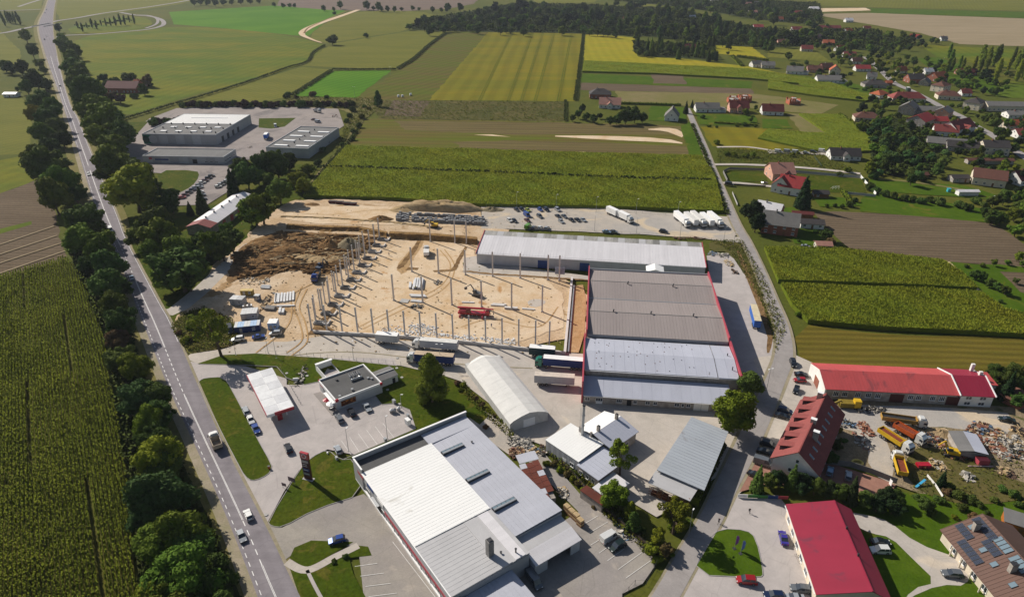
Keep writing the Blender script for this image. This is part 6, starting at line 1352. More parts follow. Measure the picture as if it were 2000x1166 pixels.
# ---- lorries
side_w = plain('trailer_side', (.46, .46, .46), .55, grime=.12); roof_w = plain('trailer_roof', (.66, .64, .60), .6, grime=.14); navy = plain('navy_tarpaulin', rgb('#1c3570'), .6, grime=.15); blu = plain('blue_tarpaulin', rgb('#2f62b4'), .6, grime=.15)
def axle(t, x, y=1.1, r=.5): 
    for s in (-1, 1): wheel(t, x, s*y, r, .3)
def semi(c, d, label, cab='white', side=None, rf=None, L=13.6, tractor=True, trailer=True, name='lorry', z=.22, group=None, body='box', load=None, hb=2.75):
    x, y = at(*c, 1.5); a = ang_of(c, (c[0]+d[0], c[1]+d[1]), 1.5)
    t = thing(name, label, 'lorry' if tractor else 'trailer', (x, y, z), a, group)
    side = side or side_w; rf = rf or roof_w; T0 = -L/2
    off = -1.6 if tractor else 0
    if trailer:
        x0, x1 = T0+off, T0+off+L
        if body == 'box':
            MB().box(x0, -1.25, 1.15, x1, 1.25, 1.15+hb).build('cargo_box', side, t); MB().box(x0+.02, -1.27, 1.15+hb+.003, x1-.02, 1.27, 1.15+hb+.08).build('box_roof', rf, t)
            MB().box(x0-.06, -1.2, 1.3, x0-.005, -.02, 1.1+hb).build('rear_door', side, t); MB().box(x0-.06, .02, 1.3, x0-.005, 1.2, 1.1+hb).build('rear_door', side, t)
        elif body == 'tip':
            bm_ = side; w0 = 1.2; h0, h1 = 1.2, 2.6
            MB().box(x0, -w0, h0, x1, w0, h0+.15).build('tipper_floor', bm_, t)
            for s in (-1, 1): 
                o = MB().box(x0, s*w0-.06, h0+.15, x1, s*w0+.06, h1).build('tipper_side', bm_, t)
            MB().box(x0-.05, -w0, h0+.15, x0+.07, w0, h1-.1).build('tailboard', bm_, t); MB().box(x1-.1, -w0, h0+.15, x1+.02, w0, h1+.4).build('headboard', bm_, t)
            if load: 
                mb = MB(); q = [(x0+.2, -1.1, h1-.5), (x1-.2, -1.1, h1-.5), (x1-.2, 1.1, h1-.5), (x0+.2, 1.1, h1-.5)]; mb.poly(q).build('load', load, t)
        MB().box(x0+.3, -.5, .75, x1-.6, .5, 1.14).build('chassis', plastic, t)
        for k in (.9, 2.2, 3.5)[:3 if L > 9 else 2]: axle(t, x0+k+.5)
        if not tractor: MB().box(x1-2.6, -.9, .2, x1-2.4, .9, .75).build('landing_leg', plastic, t)
    if tractor:
        x0 = T0+off+L+.5
        m = PC[cab]
        o = yprism(MB(), [(x0, .6), (x0+2.15, .6), (x0+2.3, 1.6), (x0+2.15, 2.5), (x0+1.7, 3.05), (x0, 3.25)], -1.22, 1.22, inset=.06).build('cab', m, t)
        MB().box(x0+2.14, -1.05, 1.72, x0+2.34, 1.05, 2.45).build('windscreen', glass, t)
        for s in (-1, 1): MB().box(x0+1.15, s*1.225-.01, 1.7, x0+2.0, s*1.225+.01, 2.35).build('side_window', glass, t); MB().box(x0+1.9, s*1.45-.1, 1.6, x0+2.05, s*1.45+.1, 2.3).build('mirror', plastic, t)
        MB().box(x0+.1, -.9, 3.1, x0+1.3, .9, 3.55).build('wind_deflector', m, t)
        MB().box(x0-2.6, -.45, .65, x0, .45, 1.0).build('tractor_chassis', plastic, t)
        MB().box(x0+2.0, -1.2, .35, x0+2.34, 1.2, .8).build('bumper', plastic, t)
        axle(t, x0+1.5); axle(t, x0-1.6)
    return t
semi((757, 664), (30, 2.5), 'short grey box trailer parked alone in front of the left pillars', side=side_w, rf=wht, L=8.2, tractor=False, name='box_trailer')
semi((849, 676), (-30, -2.4), 'white-cabbed lorry with grey box trailer in front of the pillars', L=13.6)
semi((840, 703), (-30, -2.4), 'white-cabbed lorry with dark blue curtain side behind the big lawn tree', side=navy, rf=plain('sand_tarpaulin', rgb('#b8a389'), .7))
semi((1059, 690), (30, 2.4), 'lorry with dark teal box beside the green-cabbed lorry', side=plain('teal_tarpaulin', rgb('#1e3c40'), .6), rf=wht, L=9, tractor=False, name='box_trailer')
semi((1091, 711), (-30, -2.4), 'green-cabbed lorry with long navy curtain trailer backed to the hall', 'teal', navy, wht)
semi((1083, 745), (30, 2.0), 'long pale grey box trailer without cab below the green-cabbed lorry', rf=plain('pinkish_roof', rgb('#c9bcae'), .6), L=13, tractor=False, name='box_trailer')
semi((1474, 622), (-7, -26), 'blue curtain trailer with pale roof on the east yard road', side=blu, rf=plain('cream_roof', rgb('#cdbf9f'), .6), L=13.4, tractor=False, name='box_trailer')
semi((1222, 427), (26, 12.5), 'white lorry pulling the front half of the road train on the gravel parking', side=wht, rf=wht, L=7.6, name='lorry'); semi((1196, 416), (26, 12.5), 'white drawbar trailer behind the lorry of the road train', side=wht, rf=wht, L=8, tractor=False, name='box_trailer')
G = 'white lorries parked side by side at the gravel parking'
for i, (x, y) in enumerate([(1332, 431), (1349, 431), (1364, 431), (1380, 432), (1397, 432)]):
    semi((x, y), (30, 24.5), f"{'white' if i in (0, 3, 4) else 'pinkish-grey'} lorry, {ordw(i+1)} from the left of the five side by side", side=wht, rf=wht if i in (0, 3, 4) else roof_w, L=12.6, group=G, tractor=i in (0, 2, 4))
semi((521, 267), (20, -26), 'white and blue box lorry on the factory yard', 'white', blu, wht, L=7, name='lorry'); semi((620, 217), (20, 4), 'small flatbed lorry on the far side of the factory yard', 'white', L=5, body='tip', name='lorry')
semi((1774, 177), (12, 8), 'dark green lorry on the village road', 'darkgreen', plain('dark_green_box', (.03, .06, .05), .6), L=5, name='lorry')
rust = plain('rust_load', rgb('#7b3a22'), .95, grime=.4, scale=2); ochre = plain('ochre_steel', rgb('#a5803e'), .6, grime=.25); yel = plain('yellow_steel', rgb('#c9a21a'), .5, grime=.2); orn = plain('orange_steel', rgb('#b5521e'), .55, grime=.25)
semi((1766, 822), (30, 4.2), 'ochre tipper lorry with white cab standing behind the other tippers', side=ochre, body='tip', L=9.6, load=plastic, name='tipper_lorry')
semi((1750, 861), (26, 17), 'yellow tipper lorry loaded with rusty scrap, cab to the lower right', side=yel, body='tip', L=7.6, load=rust, name='tipper_lorry'); semi((1778, 848), (26, 15), 'orange tipper lorry behind the yellow one', side=orn, body='tip', L=6.4, load=rust, name='tipper_lorry')
semi((1756, 906), (-8, -26), 'yellow tipper lorry half loaded, cab pointing up to the other tippers', side=yel, body='tip', L=6.2, load=rust, name='tipper_lorry')
semi((421, 862), (-15, -34), 'small flatbed lorry with beige bed driving up the main road', side=plain('beige_bed', rgb('#b0a08a'), .7), body='tip', L=3.8, name='lorry', hb=.8)
semi((833, 492), (1, -20), 'white cement lorry standing on the sand inside the pillars', side=wht, L=4.6, name='lorry', hb=1.4)
# flyover cars and roadside lorries far away
# ---- mobile crane
def crane():
    x, y = at(926, 612, 1); t = thing('mobile_crane', 'red mobile crane with folded boom on the sand between the pillars', 'crane', (x, y, .2), ang_of((895, 605), (960, 609)))
    MB().box(-6.2, -1.25, .8, 6.2, 1.25, 1.4).build('carrier', red_lit, t)
    yprism(MB(), [(4.6, 1.4), (6.2, 1.4), (6.4, 1.9), (6.0, 2.5), (4.6, 2.5)], -1.2, .1).build('driver_cab', red_lit, t); MB().box(5.95, -1.1, 1.75, 6.42, 0, 2.35).build('windscreen', glass, t)
    MB().box(-5.6, -1.2, 1.41, -3.0, 1.2, 2.6).build('counterweight', red_trim, t); yprism(MB(), [(-2.9, 1.41), (-1.0, 1.41), (-1.2, 2.7), (-2.7, 2.7)], -1.25, -.3).build('crane_cab', PC['darkred'], t)
    for k in range(3): MB().box(-6.4+k*.5, -.35+.05*k, 2.75+.04*k, 4.2+k*1.7, .35-.05*k, 3.35-.06*k).build('boom_section', red_lit if k != 1 else red_trim, t)
    MB().tube((7.6, 0, 2.9), (7.6, 0, 1.2), .06).box(7.4, -.2, .9, 7.8, .2, 1.25).build('hook', dk_met, t)
    for s in (-1, 1):
        for xx in (-5.2, 3.6): MB().box(xx-.15, s*1.25, .9, xx+.15, s*2.6, 1.1).box(xx-.3, s*2.6-.3, .02, xx+.3, s*2.6+.3, .9).build('outrigger', red_trim, t)
    for xx in (-4.6, -3.2, -.5, 1.2, 4.9): axle(t, xx, 1.05, .55)
crane()
def digger(c, d, m, label, name='excavator', reach=1.0):
    x, y = at(*c, 1); t = thing(name, label, 'excavator', (x, y, .2), ang_of(c, (c[0]+d[0], c[1]+d[1])))
    for s in (-1, 1): yprism(MB(), [(-1.7, .0), (1.7, .0), (2.0, .4), (1.7, .8), (-1.7, .8), (-2.0, .4)], s*1.1-.28, s*1.1+.28).build('track', plastic, t)
    MB().box(-1.9, -1.2, 1.0, 1.2, 1.2, 1.9).build('house', m, t); yprism(MB(), [(0.1, 1.9), (1.5, 1.9), (1.6, 2.4), (1.2, 2.9), (.1, 2.9)], .15, 1.15).build('cab', glass, t); MB().box(.1, .12, 2.9, 1.25, 1.18, 3.0).build('cab_roof', m, t)
    MB().tube((1.2, -.3, 1.6), (3.6*reach, -.3, 4.2), .28, .22, 6).build('boom', m, t); MB().tube((3.6*reach, -.3, 4.2), (6.0*reach, -.3, 2.2), .22, .16, 6).build('arm', m, t); yprism(MB(), [(5.7*reach, 1.3), (6.5*reach, 1.2), (6.6*reach, 2.1), (5.9*reach, 2.3)], -.8, .2).build('bucket', dk_met, t)
    return t
digger((932, 575), (-30, -10), plain('grey_machine', (.12, .12, .12), .5), 'dark telescopic digger with raised arm in the middle of the sand floor')
digger((625, 524), (20, -14), plain('dark_blue_machine', (.03, .05, .09), .5), 'dark digger loading earth behind the left row of pillars', reach=.8)
digger((848, 441), (-30, -1), yel, 'yellow digger at the trench edge in front of the stacked blocks', reach=.8)
semi((617, 541), (-10, 18), 'blue tipper lorry being loaded at the dug earth', 'blue', plain('dark_tipper', (.03, .05, .08), .6), body='tip', L=4.6, load=g_earth, name='tipper_lorry')
digger((1858, 884), (-20, -4), yel, 'small yellow digger beside the grey-roofed scrap shed', reach=.6)
# ================================================================ building site
PZ = .16
pill = plain('precast_concrete', (.60, .57, .54), .85, grime=.12, scale=1)
pm = MB().box(-.25, -.25, 0, .25, .25, 11.2).box(-.38, -.38, 0, .38, .38, .35).mesh('pillar_shaft', pill); pcap = MB().box(-.29, -.29, 11.0, .29, .29, 11.35).mesh('pillar_head', conc); 
def pillar(px, py, label, group, h=1.0, rz=-.13, head=True):
    x, y = at(px, py); o = thing('concrete_pillar', label, 'pillar', (x, y, PZ), rz, group); put(pm, 'shaft', o, sc=(1, 1, h))
    if head: put(pcap, 'head', o, loc=(0, 0, 11.0*(h-1)))
    return o
def lin(a, b, n): return [(a[0]+(b[0]-a[0])*i/(n-1), a[1]+(b[1]-a[1])*i/(n-1)) for i in range(n)]
def wline(a, b, n):      # evenly spaced on the ground between two survey points
    p, q = at(*a), at(*b); return [(p[0]+(q[0]-p[0])*i/(n-1), p[1]+(q[1]-p[1])*i/(n-1)) for i in range(n)]
G = 'pillars of the front row'
F0, F14 = (609.0, 645.5), (1045.5, 679)
for i, (x, y) in enumerate(wline(F0, F14, 15)+[at(1072.5, 681)]):
    o = thing('concrete_pillar', f'{ordw(i+1)} pillar from the left in the front row along the service road', 'pillar', (x, y, PZ), -.13, G); put(pm, 'shaft', o, sc=(1, 1, .97)); put(pcap, 'head', o, loc=(0, 0, -.33))
G = 'pillars standing in the middle of the site'
for i, (x, y) in enumerate(wline((769.3, 587.5), (1058.6, 609.9), 6)):
    o = thing('concrete_pillar', f'{ordw(i+1)} pillar from the left in the middle row on the sand floor', 'pillar', (x, y, PZ), -.13, G); put(pm, 'shaft', o, sc=(1.15, 1.15, 1.03)); put(pcap, 'head', o, loc=(0, 0, .33))
for i, (x, y) in enumerate(wline((804.7, 531.4), (1069.9, 547.2), 6)+[at(1092, 548.5)]):
    o = thing('concrete_pillar', f'{ordw(i+1)} pillar from the left in the row before the long warehouse', 'pillar', (x, y, PZ), -.13, G); put(pm, 'shaft', o, sc=(1.15, 1.15, 1.03)); put(pcap, 'head', o, loc=(0, 0, .33))
for i, (x, y) in enumerate([(840.7, 472.7), (888.6, 475.3), (911.2, 476.8)]): pillar(x, y, f'{ordw(i+1)} pillar from the left in the back row before the trench', G, 1.03)
# left double row
G = 'pillars of the left side'
A0, A1 = (613, 640), (748, 466); B0, B1 = (641, 636), (760, 466)
for i, (x, y) in enumerate(wline((617.5, 632), (741.5, 468), 12)): 
    o = thing('concrete_pillar', f'{ordw(i+1)} pillar from the front in the left side row', 'pillar', (x, y, PZ), -.13, G); put(pm, 'shaft', o, sc=(1, 1, .95)); put(pcap, 'head', o, loc=(0, 0, -.55))
for i, (x, y) in enumerate(wline((633, 618), (724, 488), 13)):
    o = thing('concrete_pillar', f'{ordw(i+1)} slender pillar from the front between the left side row and the earth', 'pillar', (x-3.2, y, PZ), -.13, G); put(pm, 'shaft', o, sc=(.8, .8, .8)); put(pcap, 'head', o, loc=(0, 0, -2.2), sc=(.9, .9, 1))
# foundation beams
def beam(name, label, pts, w_, h_, z0=0.0, mat=None):
    t = thing(name, label, 'foundation', (0, 0, 0))
    for a, b in zip(pts, pts[1:]):
        d = Vector((b[0]-a[0], b[1]-a[1])); L = d.length; d /= L; nx, ny = -d.y*w_/2, d.x*w_/2; n = max(1, round(L/6)); 
        for k in range(n):
            p = (a[0]+d.x*L*k/n, a[1]+d.y*L*k/n); q = (a[0]+d.x*(L*(k+1)/n-.06), a[1]+d.y*(L*(k+1)/n-.06))
            MB().prism([(p[0]-nx, p[1]-ny), (q[0]-nx, q[1]-ny), (q[0]+nx, q[1]+ny), (p[0]+nx, p[1]+ny)], z0, z0+h_).build('beam', mat or pill, t)
    return t
beam('foundation_beam', 'low grey foundation beam along the front row of pillars', W((612, 651), (790, 661), (905, 671), (1020, 684), (1105, 693)), .55, 1.3)
beam('foundation_beam', 'long raised foundation beam along the red wall side of the site', W((1103, 692), (1109, 630), (1117, 545)), .9, 1.1)
beam('foundation_beam', 'inner foundation beam beside the ochre strip', W((1110, 690), (1116, 620), (1121, 560)), .5, .8, mat=gr_met)
pts = wline((618, 634), (741, 470), 12)
G = 'pad foundations along the left side row'
for i, (x, y) in enumerate(pts):
    t = thing('pad_foundation', f'{ordw(i+1)} grey pad foundation from the front along the left side row', 'foundation', (x+1.2, y+.3, .1), -.13, G)
    MB().box(-2.2, -1.0, 0, 1.6, 1.0, .9).box(-1.9, -.7, .9, 1.3, -.55, 1.3).box(-1.9, .55, .9, 1.3, .7, 1.3).build('pad', conc_d if i % 3 else conc, t); MB().box(1.61, -.8, 0, 3.6, -.35, .8).box(3.2, -.34, 0, 3.6, 2.4, .8).build('ground_beam', pill, t)
# earth banks, trench and heaps: lumpy meshes
def heap(name, label, px, rx, ry, h, mat, rz=0, seed=1, flat=.0, cat='heap', n=20, rough=.12, z=.05, xy=None, kind=None):
    x, y = xy or at(*px); mb = MB(); r = random.Random(seed); ph = [r.uniform(0, 6.28) for _ in range(8)]
    rings = 9
    mb.v.append((0, 0, h*(1+r.uniform(-rough, rough))))
    for j in range(1, rings+1):
        t = j/rings
        for i in range(n):
            a = 6.2832*i/n; w_ = 1+.10*math.sin(2*a+ph[0])+.08*math.sin(3*a+ph[1])+.05*math.sin(7*a+ph[2])
            hh = h*(1-max(0, (t-flat)/(1-flat))**1.25)*(1+rough*math.sin(5*a+ph[3]+t*6)+rough*r.uniform(-1, 1)*(1 if t < .95 else 0))
            mb.v.append((rx*t*w_*math.cos(a), ry*t*w_*math.sin(a), max(0, hh) if t < 1 else -.1))
    for i in range(n): mb.f.append((0, 1+i, 1+(i+1) % n)); mb.m.append(0)
    for j in range(rings-1):
        for i in range(n):
            a, b = 1+j*n+i, 1+j*n+(i+1) % n; mb.f.append((a, a+n, b+n, b)); mb.m.append(0)
    o = mb.build(name, mat, None, (x, y, z), R(rz), smooth=True); return tag(o, label, None if kind else cat, None, kind)
h_sand = ground('heap_sand', [rgb('#b89e78'), rgb('#c8b08a'), rgb('#a08862')], .15, .6, 2.5, fineamt=.35, bump=1, bdist=.35)
h_grey = ground('heap_gravel', [rgb('#8d8168'), rgb('#9a8d74'), rgb('#7d725c')], .2, .8, 3, fineamt=.3, bump=1, bdist=.25)
h_dark = ground('heap_dark_earth', [rgb('#94724c'), rgb('#ac8a60'), rgb('#765a3c')], .15, .6, 2, fineamt=.45, bump=1, bdist=.5)
heap('sand_bank', 'long flat-topped sand bank along the edge of the maize', (858, 408), 23, 7, 3.6, h_sand, -4, 3, .55, 'bank', 36)
heap('sand_heap', 'small sand heap left of the long sand bank', (785, 412), 8, 4, 2.0, h_sand, -4, 5)
heap('earth_heap', 'small dark earth heap behind the left pillars', (744, 430), 6.5, 4, 2.4, h_dark, 0, 8)
heap('gravel_heap', 'pointed grey gravel heap beside the left pillars', (684, 484), 8.2, 6.5, 5.0, h_grey, 0, 9)
heap('earth_heap', 'steep brown heap left of the gravel heap', (644, 484), 6.0, 6, 4.4, h_dark, 10, 12)
for i, (x, y, rx, ry, h, m) in enumerate([(520, 480, 9, 5, 2.2, h_dark), (545, 466, 12, 4, 2, h_dark), (565, 492, 11, 5, 2.6, h_dark), (520, 505, 12, 5, 1.8, h_dark), (590, 470, 8, 4, 1.8, h_dark), (498, 515, 9, 4, 1.4, h_dark), (600, 505, 8, 4, 1.6, h_sand), (626, 510, 9, 5, 1.6, h_sand), (560, 515, 9, 4, 1.4, h_dark), (660, 510, 9, 3, 1.6, h_sand), (700, 490, 5, 5, 1.4, h_sand)]):
    heap('dug_earth_mound', f'{ordw(i+1)} mound of churned earth left of the pillars', (x, y), rx, ry, h, m, rnd.uniform(-30, 30), 20+i, .2)
heap('earth_heap', 'small brown heap behind the white yard far left', (610, 400), 5, 2.5, 1, h_dark, 0, 33); heap('stone_heap', 'heap of broken grey stones right of the sand bank', (960, 411), 7, 3.5, 1.6, h_grey, 0, 36, rough=.3)
heap('sand_heap', 'pale sand heap in front of the grey-roofed scrap shed', (1836, 848), 4.5, 3.0, 1.6, h_sand, 0, 40); heap('sand_heap', 'low mound of sand beside the tippers', (1776, 838), 2.4, 1.8, 1.2, h_sand, 0, 41)
# cut bank along the back of the site: a terrace edge with a ragged face
def cutbank(name, label, px, h, depth, mat, seed=2, mt2=None):
    P = [at(*p) for p in px]; Q = []
    for a, b in zip(P, P[1:]):
        L = math.hypot(b[0]-a[0], b[1]-a[1]); n = max(2, int(L/1.2))
        for k in range(n): Q.append((a[0]+(b[0]-a[0])*k/n, a[1]+(b[1]-a[1])*k/n))
    Q.append(P[-1]); r = random.Random(seed); mb = MB(); prev = 0
    for q in Q:
        prev = prev*.6+r.uniform(-.5, .5); j = prev
        for (dy, z) in ((j-1.2, .0), (j*.7, h*.45+r.uniform(-.2, .2)), (.5*j+.5, h+r.uniform(-.12, .12)), (depth*.7, h*.95), (depth+j, .0)): mb.v.append((q[0], q[1]+dy, z))
    for i in range(len(Q)-1):
        for k in range(4): a = i*5+k; mb.f.append((a, a+5, a+6, a+1)); mb.m.append(0)
    return tag(mb.build(name, mat), kind='structure')
h_cut = ground('cut_face', [rgb('#a08055'), rgb('#b8935f'), rgb('#6f5536')], .2, .5, 1.6, fineamt=.5, bump=1, bdist=.6, aniso=(90, .4))
cutbank('excavation_bank', '', [(760, 466), (840, 470), (905, 475), (932, 478)], 2.6, 5, h_cut)
cutbank('excavation_bank', '', [(560, 447), (620, 450), (700, 452), (755, 463)], 1.8, 4, h_cut, 5); cutbank('excavation_bank', '', [(600, 462), (680, 464), (755, 470)], 1.2, 2.5, h_dark, 7)
cutbank('excavation_bank', '', [(548, 425), (640, 428), (760, 436), (850, 446)], .7, 2.0, h_sand, 9)
# trenches are dark sheets with raised lips
for px in ([(655, 645), (636, 654), (602, 654), (612, 640), (640, 612), (652, 600), (656, 606), (632, 636)], [(775, 524), (805, 488), (815, 470), (823, 470), (812, 492), (788, 522), (778, 527)], [(846, 529), (880, 527), (886, 522), (893, 506), (908, 482), (913, 484), (898, 512), (892, 528), (884, 531), (848, 533)], [(792, 529), (798, 523), (818, 524), (816, 528)], [(896, 531), (918, 530), (960, 535), (1000, 537), (1080, 542), (1148, 547), (1148, 549.5), (1080, 545), (1000, 540), (960, 538), (918, 533)]):
    sheet('trench', px, g_earth, 2, wob=(1.5, .25, 4), zfix=.30)
for px, w_ in (([(1098, 600), (1100, 640), (1098, 680)], .8), ([(660, 645), (760, 655), (860, 664)], .7), ([(880, 530), (840, 534)], .6)): pass
rr = random.Random(9)
# tyre tracks across the sand
trk = ground('wheel_rut', [rgb('#b5946a'), rgb('#bf9f74'), rgb('#a88558')], .1, .5, 3, fineamt=.2, bump=.6)
for i, pts in enumerate([[(560, 690), (590, 665), (585, 630), (575, 600), (590, 560)], [(570, 695), (600, 668), (596, 630), (585, 600), (600, 565)], [(500, 690), (560, 640), (570, 600), (560, 570)], [(470, 640), (520, 600), (580, 570), (640, 540)], [(700, 640), (780, 600), (860, 560), (880, 520), (860, 490)], [(708, 644), (790, 604), (868, 564), (888, 522), (868, 488)], [(900, 640), (960, 625), (1050, 640), (1090, 600)], [(560, 415), (650, 420), (760, 410), (900, 430)], [(540, 700), (620, 690), (720, 690), (900, 712), (1040, 720)]]):
    ribbon('wheel_rut', W(*pts), .55, trk if i < 8 else g_dust, .262 if i < 8 else .19)
# stacked concrete blocks behind the site
blk = MB(); 
for k in range(3): blk.box(-.6, -.5, .02+k*.62, .6, .5, .02+k*.62+.58)
blk = blk.mesh('block_stack', plain('grey_block', (.23, .235, .245), .9, grime=.2, scale=1.2)); n = 0
for r_, (a, b, cnt) in enumerate([((776, 432), (944, 440), 34), ((776, 428), (945, 437), 34), ((777, 424), (945, 433), 34), ((782, 420), (943, 429), 33)]):
    for i, (x, y) in enumerate(wline(a, b, cnt)):
        if i == 5 or (r_ == 2 and 7 < i < 19): continue
        o = put(blk, 'block_stack', None, (x+rr.uniform(-.1, .1), y+rr.uniform(-.15, .15), .15), -.08+rr.uniform(-.04, .04), (1, 1, rr.choice([1, 1, 1, .7])))
        tag(o, f"stack of grey concrete blocks, {ordw(i+1)} from the left in the {['front', 'second', 'third', 'rear'][r_]} row", 'block stack', 'stacks of concrete blocks behind the site')
# rusty steel by the maize
for i, (x, y) in enumerate([(650, 397), (664, 398), (678, 400), (690, 401)]):
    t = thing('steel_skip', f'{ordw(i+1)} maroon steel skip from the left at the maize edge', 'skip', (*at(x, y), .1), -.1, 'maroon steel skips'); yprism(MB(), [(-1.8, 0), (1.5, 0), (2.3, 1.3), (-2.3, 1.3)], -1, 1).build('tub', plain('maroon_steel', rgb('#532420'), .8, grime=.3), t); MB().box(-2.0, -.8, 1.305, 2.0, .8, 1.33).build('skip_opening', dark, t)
# bundles of white precast parts
whc = plain('white_precast', (.60, .60, .60), .7, grime=.1)
def bundle(px, d, L, n, label, group=None, w_=.55, h_=.5, gap=.15, mat=None, name='precast_beam', lay=1):
    x, y = at(*px); a = ang_of(px, (px[0]+d[0], px[1]+d[1])); t = thing('beam_stack', label, 'beams', (x, y, .18), a, group)
    for l_ in range(lay):
        for k in range(n-l_):
            o_ = rr.uniform(-.5, .5); MB().box(-L/2+o_, (k-n/2+l_*.5)*(w_+gap), l_*(h_+.1), L/2+o_, (k-n/2+l_*.5)*(w_+gap)+w_, l_*(h_+.1)+h_).build(name, mat or whc, t)
    for s in (-.3, .3): MB().box(L*s-.1, -n/2*(w_+gap), -.08, L*s+.1, n/2*(w_+gap), -.003).build('bearer', w_wood, t)
bundle((555, 582), (2, -26), 8, 7, 'large stack of white precast beams beside the cabins', w_=.8, gap=.35); bundle((540, 583), (1, -26), 8, 1, 'single white beam left of the big white stack', w_=.8); bundle((556, 599), (30, -1), 7, 1, 'white beam lying across below the big white stack', w_=.7); bundle((547, 609), (6, -26), 4.2, 1, 'left short white beam above the cube cabin', w_=.9, h_=.9); bundle((553, 611), (6, -26), 3.4, 1, 'right short white beam above the cube cabin', w_=.9, h_=.9)
bundle((817, 557), (4, -26), 9, 5, 'stack of pale beams in the middle of the site', w_=.7, gap=.3, lay=2); bundle((801, 560), (3, -26), 5, 1, 'single pale beam left of the middle stack', w_=1.0, h_=.9); bundle((817, 580), (30, 1), 6.5, 2, 'pair of pale grey pipes lying before a pillar', w_=.8, h_=.7); bundle((974, 597), (30, 2), 5.5, 2, 'grey beams right of the red crane', mat=pill, w_=.8); bundle((999, 604), (30, 2), 5.2, 1, 'grey beam lying at the foot of a pillar', mat=pill, w_=1.2, h_=.8); bundle((1032, 605), (30, 2), 5, 1, 'flat pale beam right of the pillar', w_=.7, h_=.4); bundle((915, 592), (30, 1), 5, 1, 'pale beam behind the red crane', w_=.6, h_=.4); bundle((815, 590), (30, 3), 4.5, 3, 'small pale beams beside the pillar footing', w_=.4)
bundle((790, 589), (30, 3), 3.5, 1, 'flat concrete slab beside the leftmost middle pillar', mat=conc, w_=3, h_=.3)
bundle((519, 562), (30, 2), 4, 4, 'grey scrap pallets above the cabins', mat=gr_met, w_=.6); bundle((528, 604), (30, 2), 4, 3, 'grey concrete rings right of the cabins', mat=conc_d, w_=.8, h_=.9)
# pale broken stones along the inside of the front beam
st = MB(); 
for i in range(520):
    t_ = rr.random(); seg = rr.choice([((742, 645), (860, 655), 1), ((800, 638), (850, 645), 1), ((858, 655), (930, 663), .6), ((940, 662), (1008, 670), .6)]); a, b = at(*seg[0]), at(*seg[1])
    x, y = a[0]+(b[0]-a[0])*t_+rr.uniform(-.5, .5), a[1]+(b[1]-a[1])*t_+rr.gauss(0, 1.5*seg[2]); s_ = rr.uniform(.12, .34); T = Matrix.Translation((x, y, .2))@Matrix.Rotation(rr.uniform(0, 3), 4, 'Z')@Matrix.Rotation(rr.uniform(-.5, .5), 4, 'X')
    st.box(-s_, -s_*.7, 0, s_, s_*.7, s_, T=T)
tag(st.build('broken_stones', whc), kind='stuff')
cl = MB()
for i in range(900):
    x, y = at(rr.uniform(420, 1100), rr.uniform(410, 690)); s_ = rr.uniform(.06, .22); T = Matrix.Translation((x, y, .2))@Matrix.Rotation(rr.uniform(0, 3), 4, 'Z'); cl.box(-s_*1.6, -s_, 0, s_*1.6, s_, s_, T=T)
tag(cl.build('clods_of_earth', h_sand), kind='stuff')
for (q, n, m_) in (([(455, 500), (545, 455), (690, 462), (735, 472), (700, 500), (650, 540), (560, 530), (470, 545)], 1500, h_dark), ([(480, 480), (620, 460), (720, 470), (660, 520), (540, 520)], 700, h_sand)):
    cl = MB(); P_ = np.array(q)
    for i in range(n):
        x0, y0 = rr.uniform(455, 735), rr.uniform(455, 545)
        if not inside(q, np.array([x0]), np.array([y0]))[0]: continue
        x, y = at(x0, y0); s_ = rr.uniform(.25, .9); T = Matrix.Translation((x, y, rr.uniform(.1, 1.2)))@Matrix.Rotation(rr.gauss(.25, .5), 4, 'Z')@Matrix.Rotation(rr.uniform(-.7, .7), 4, 'X'); cl.box(-s_*2.4, -s_*.7, -.3, s_*2.0, s_*.7, s_*.45, T=T)
    tag(cl.build('churned_earth', m_), kind='stuff')
# ---- cabins
def cabin(c, d, L, Wd, h, wm, rm, label, n=6, name='site_cabin', z=.15):
    x, y = at(*c, h); t = thing(name, label, 'cabin', (x, y, z), ang_of(c, (c[0]+d[0], c[1]+d[1]), h))
    MB().box(-L/2, -Wd/2, 0, L/2, Wd/2, h).build('wall', wm, t); 
    for k in range(n): MB().box(-L/2+L*k/n+.02, -Wd/2-.1, h+.004, -L/2+L*(k+1)/n-.03, Wd/2+.1, h+.1+.02*(k % 2)).build('roof_panel', rm if not isinstance(rm, list) else rm[k % len(rm)], t)
    window(t, (L*.25, -Wd/2-.01, .9), 0, 1.0, 1.0, 1); MB().box(-L*.3, -Wd/2-.05, 0, -L*.3+.9, -Wd/2-.005, 2).build('door', gr_met, t)
    return t
gmt = plain('grey_cabin', (.42, .42, .42), .6); ltr = plain('pale_cabin_roof', (.56, .56, .55), .6); bcr = plain('bluish_cabin_roof', (.36, .50, .68), .5)
cabin((487, 608), (30, -2.5), 6, 4.6, 2.6, gmt, ltr, 'light grey site cabin between the two rows of cabins'); cabin((483, 633), (30, -3), 9, 4, 2.6, plain('navy_cabin', rgb('#1f3466'), .6), [ltr, bcr, bcr, ltr], 'long site cabin with blue-white striped roof and navy front', n=8)
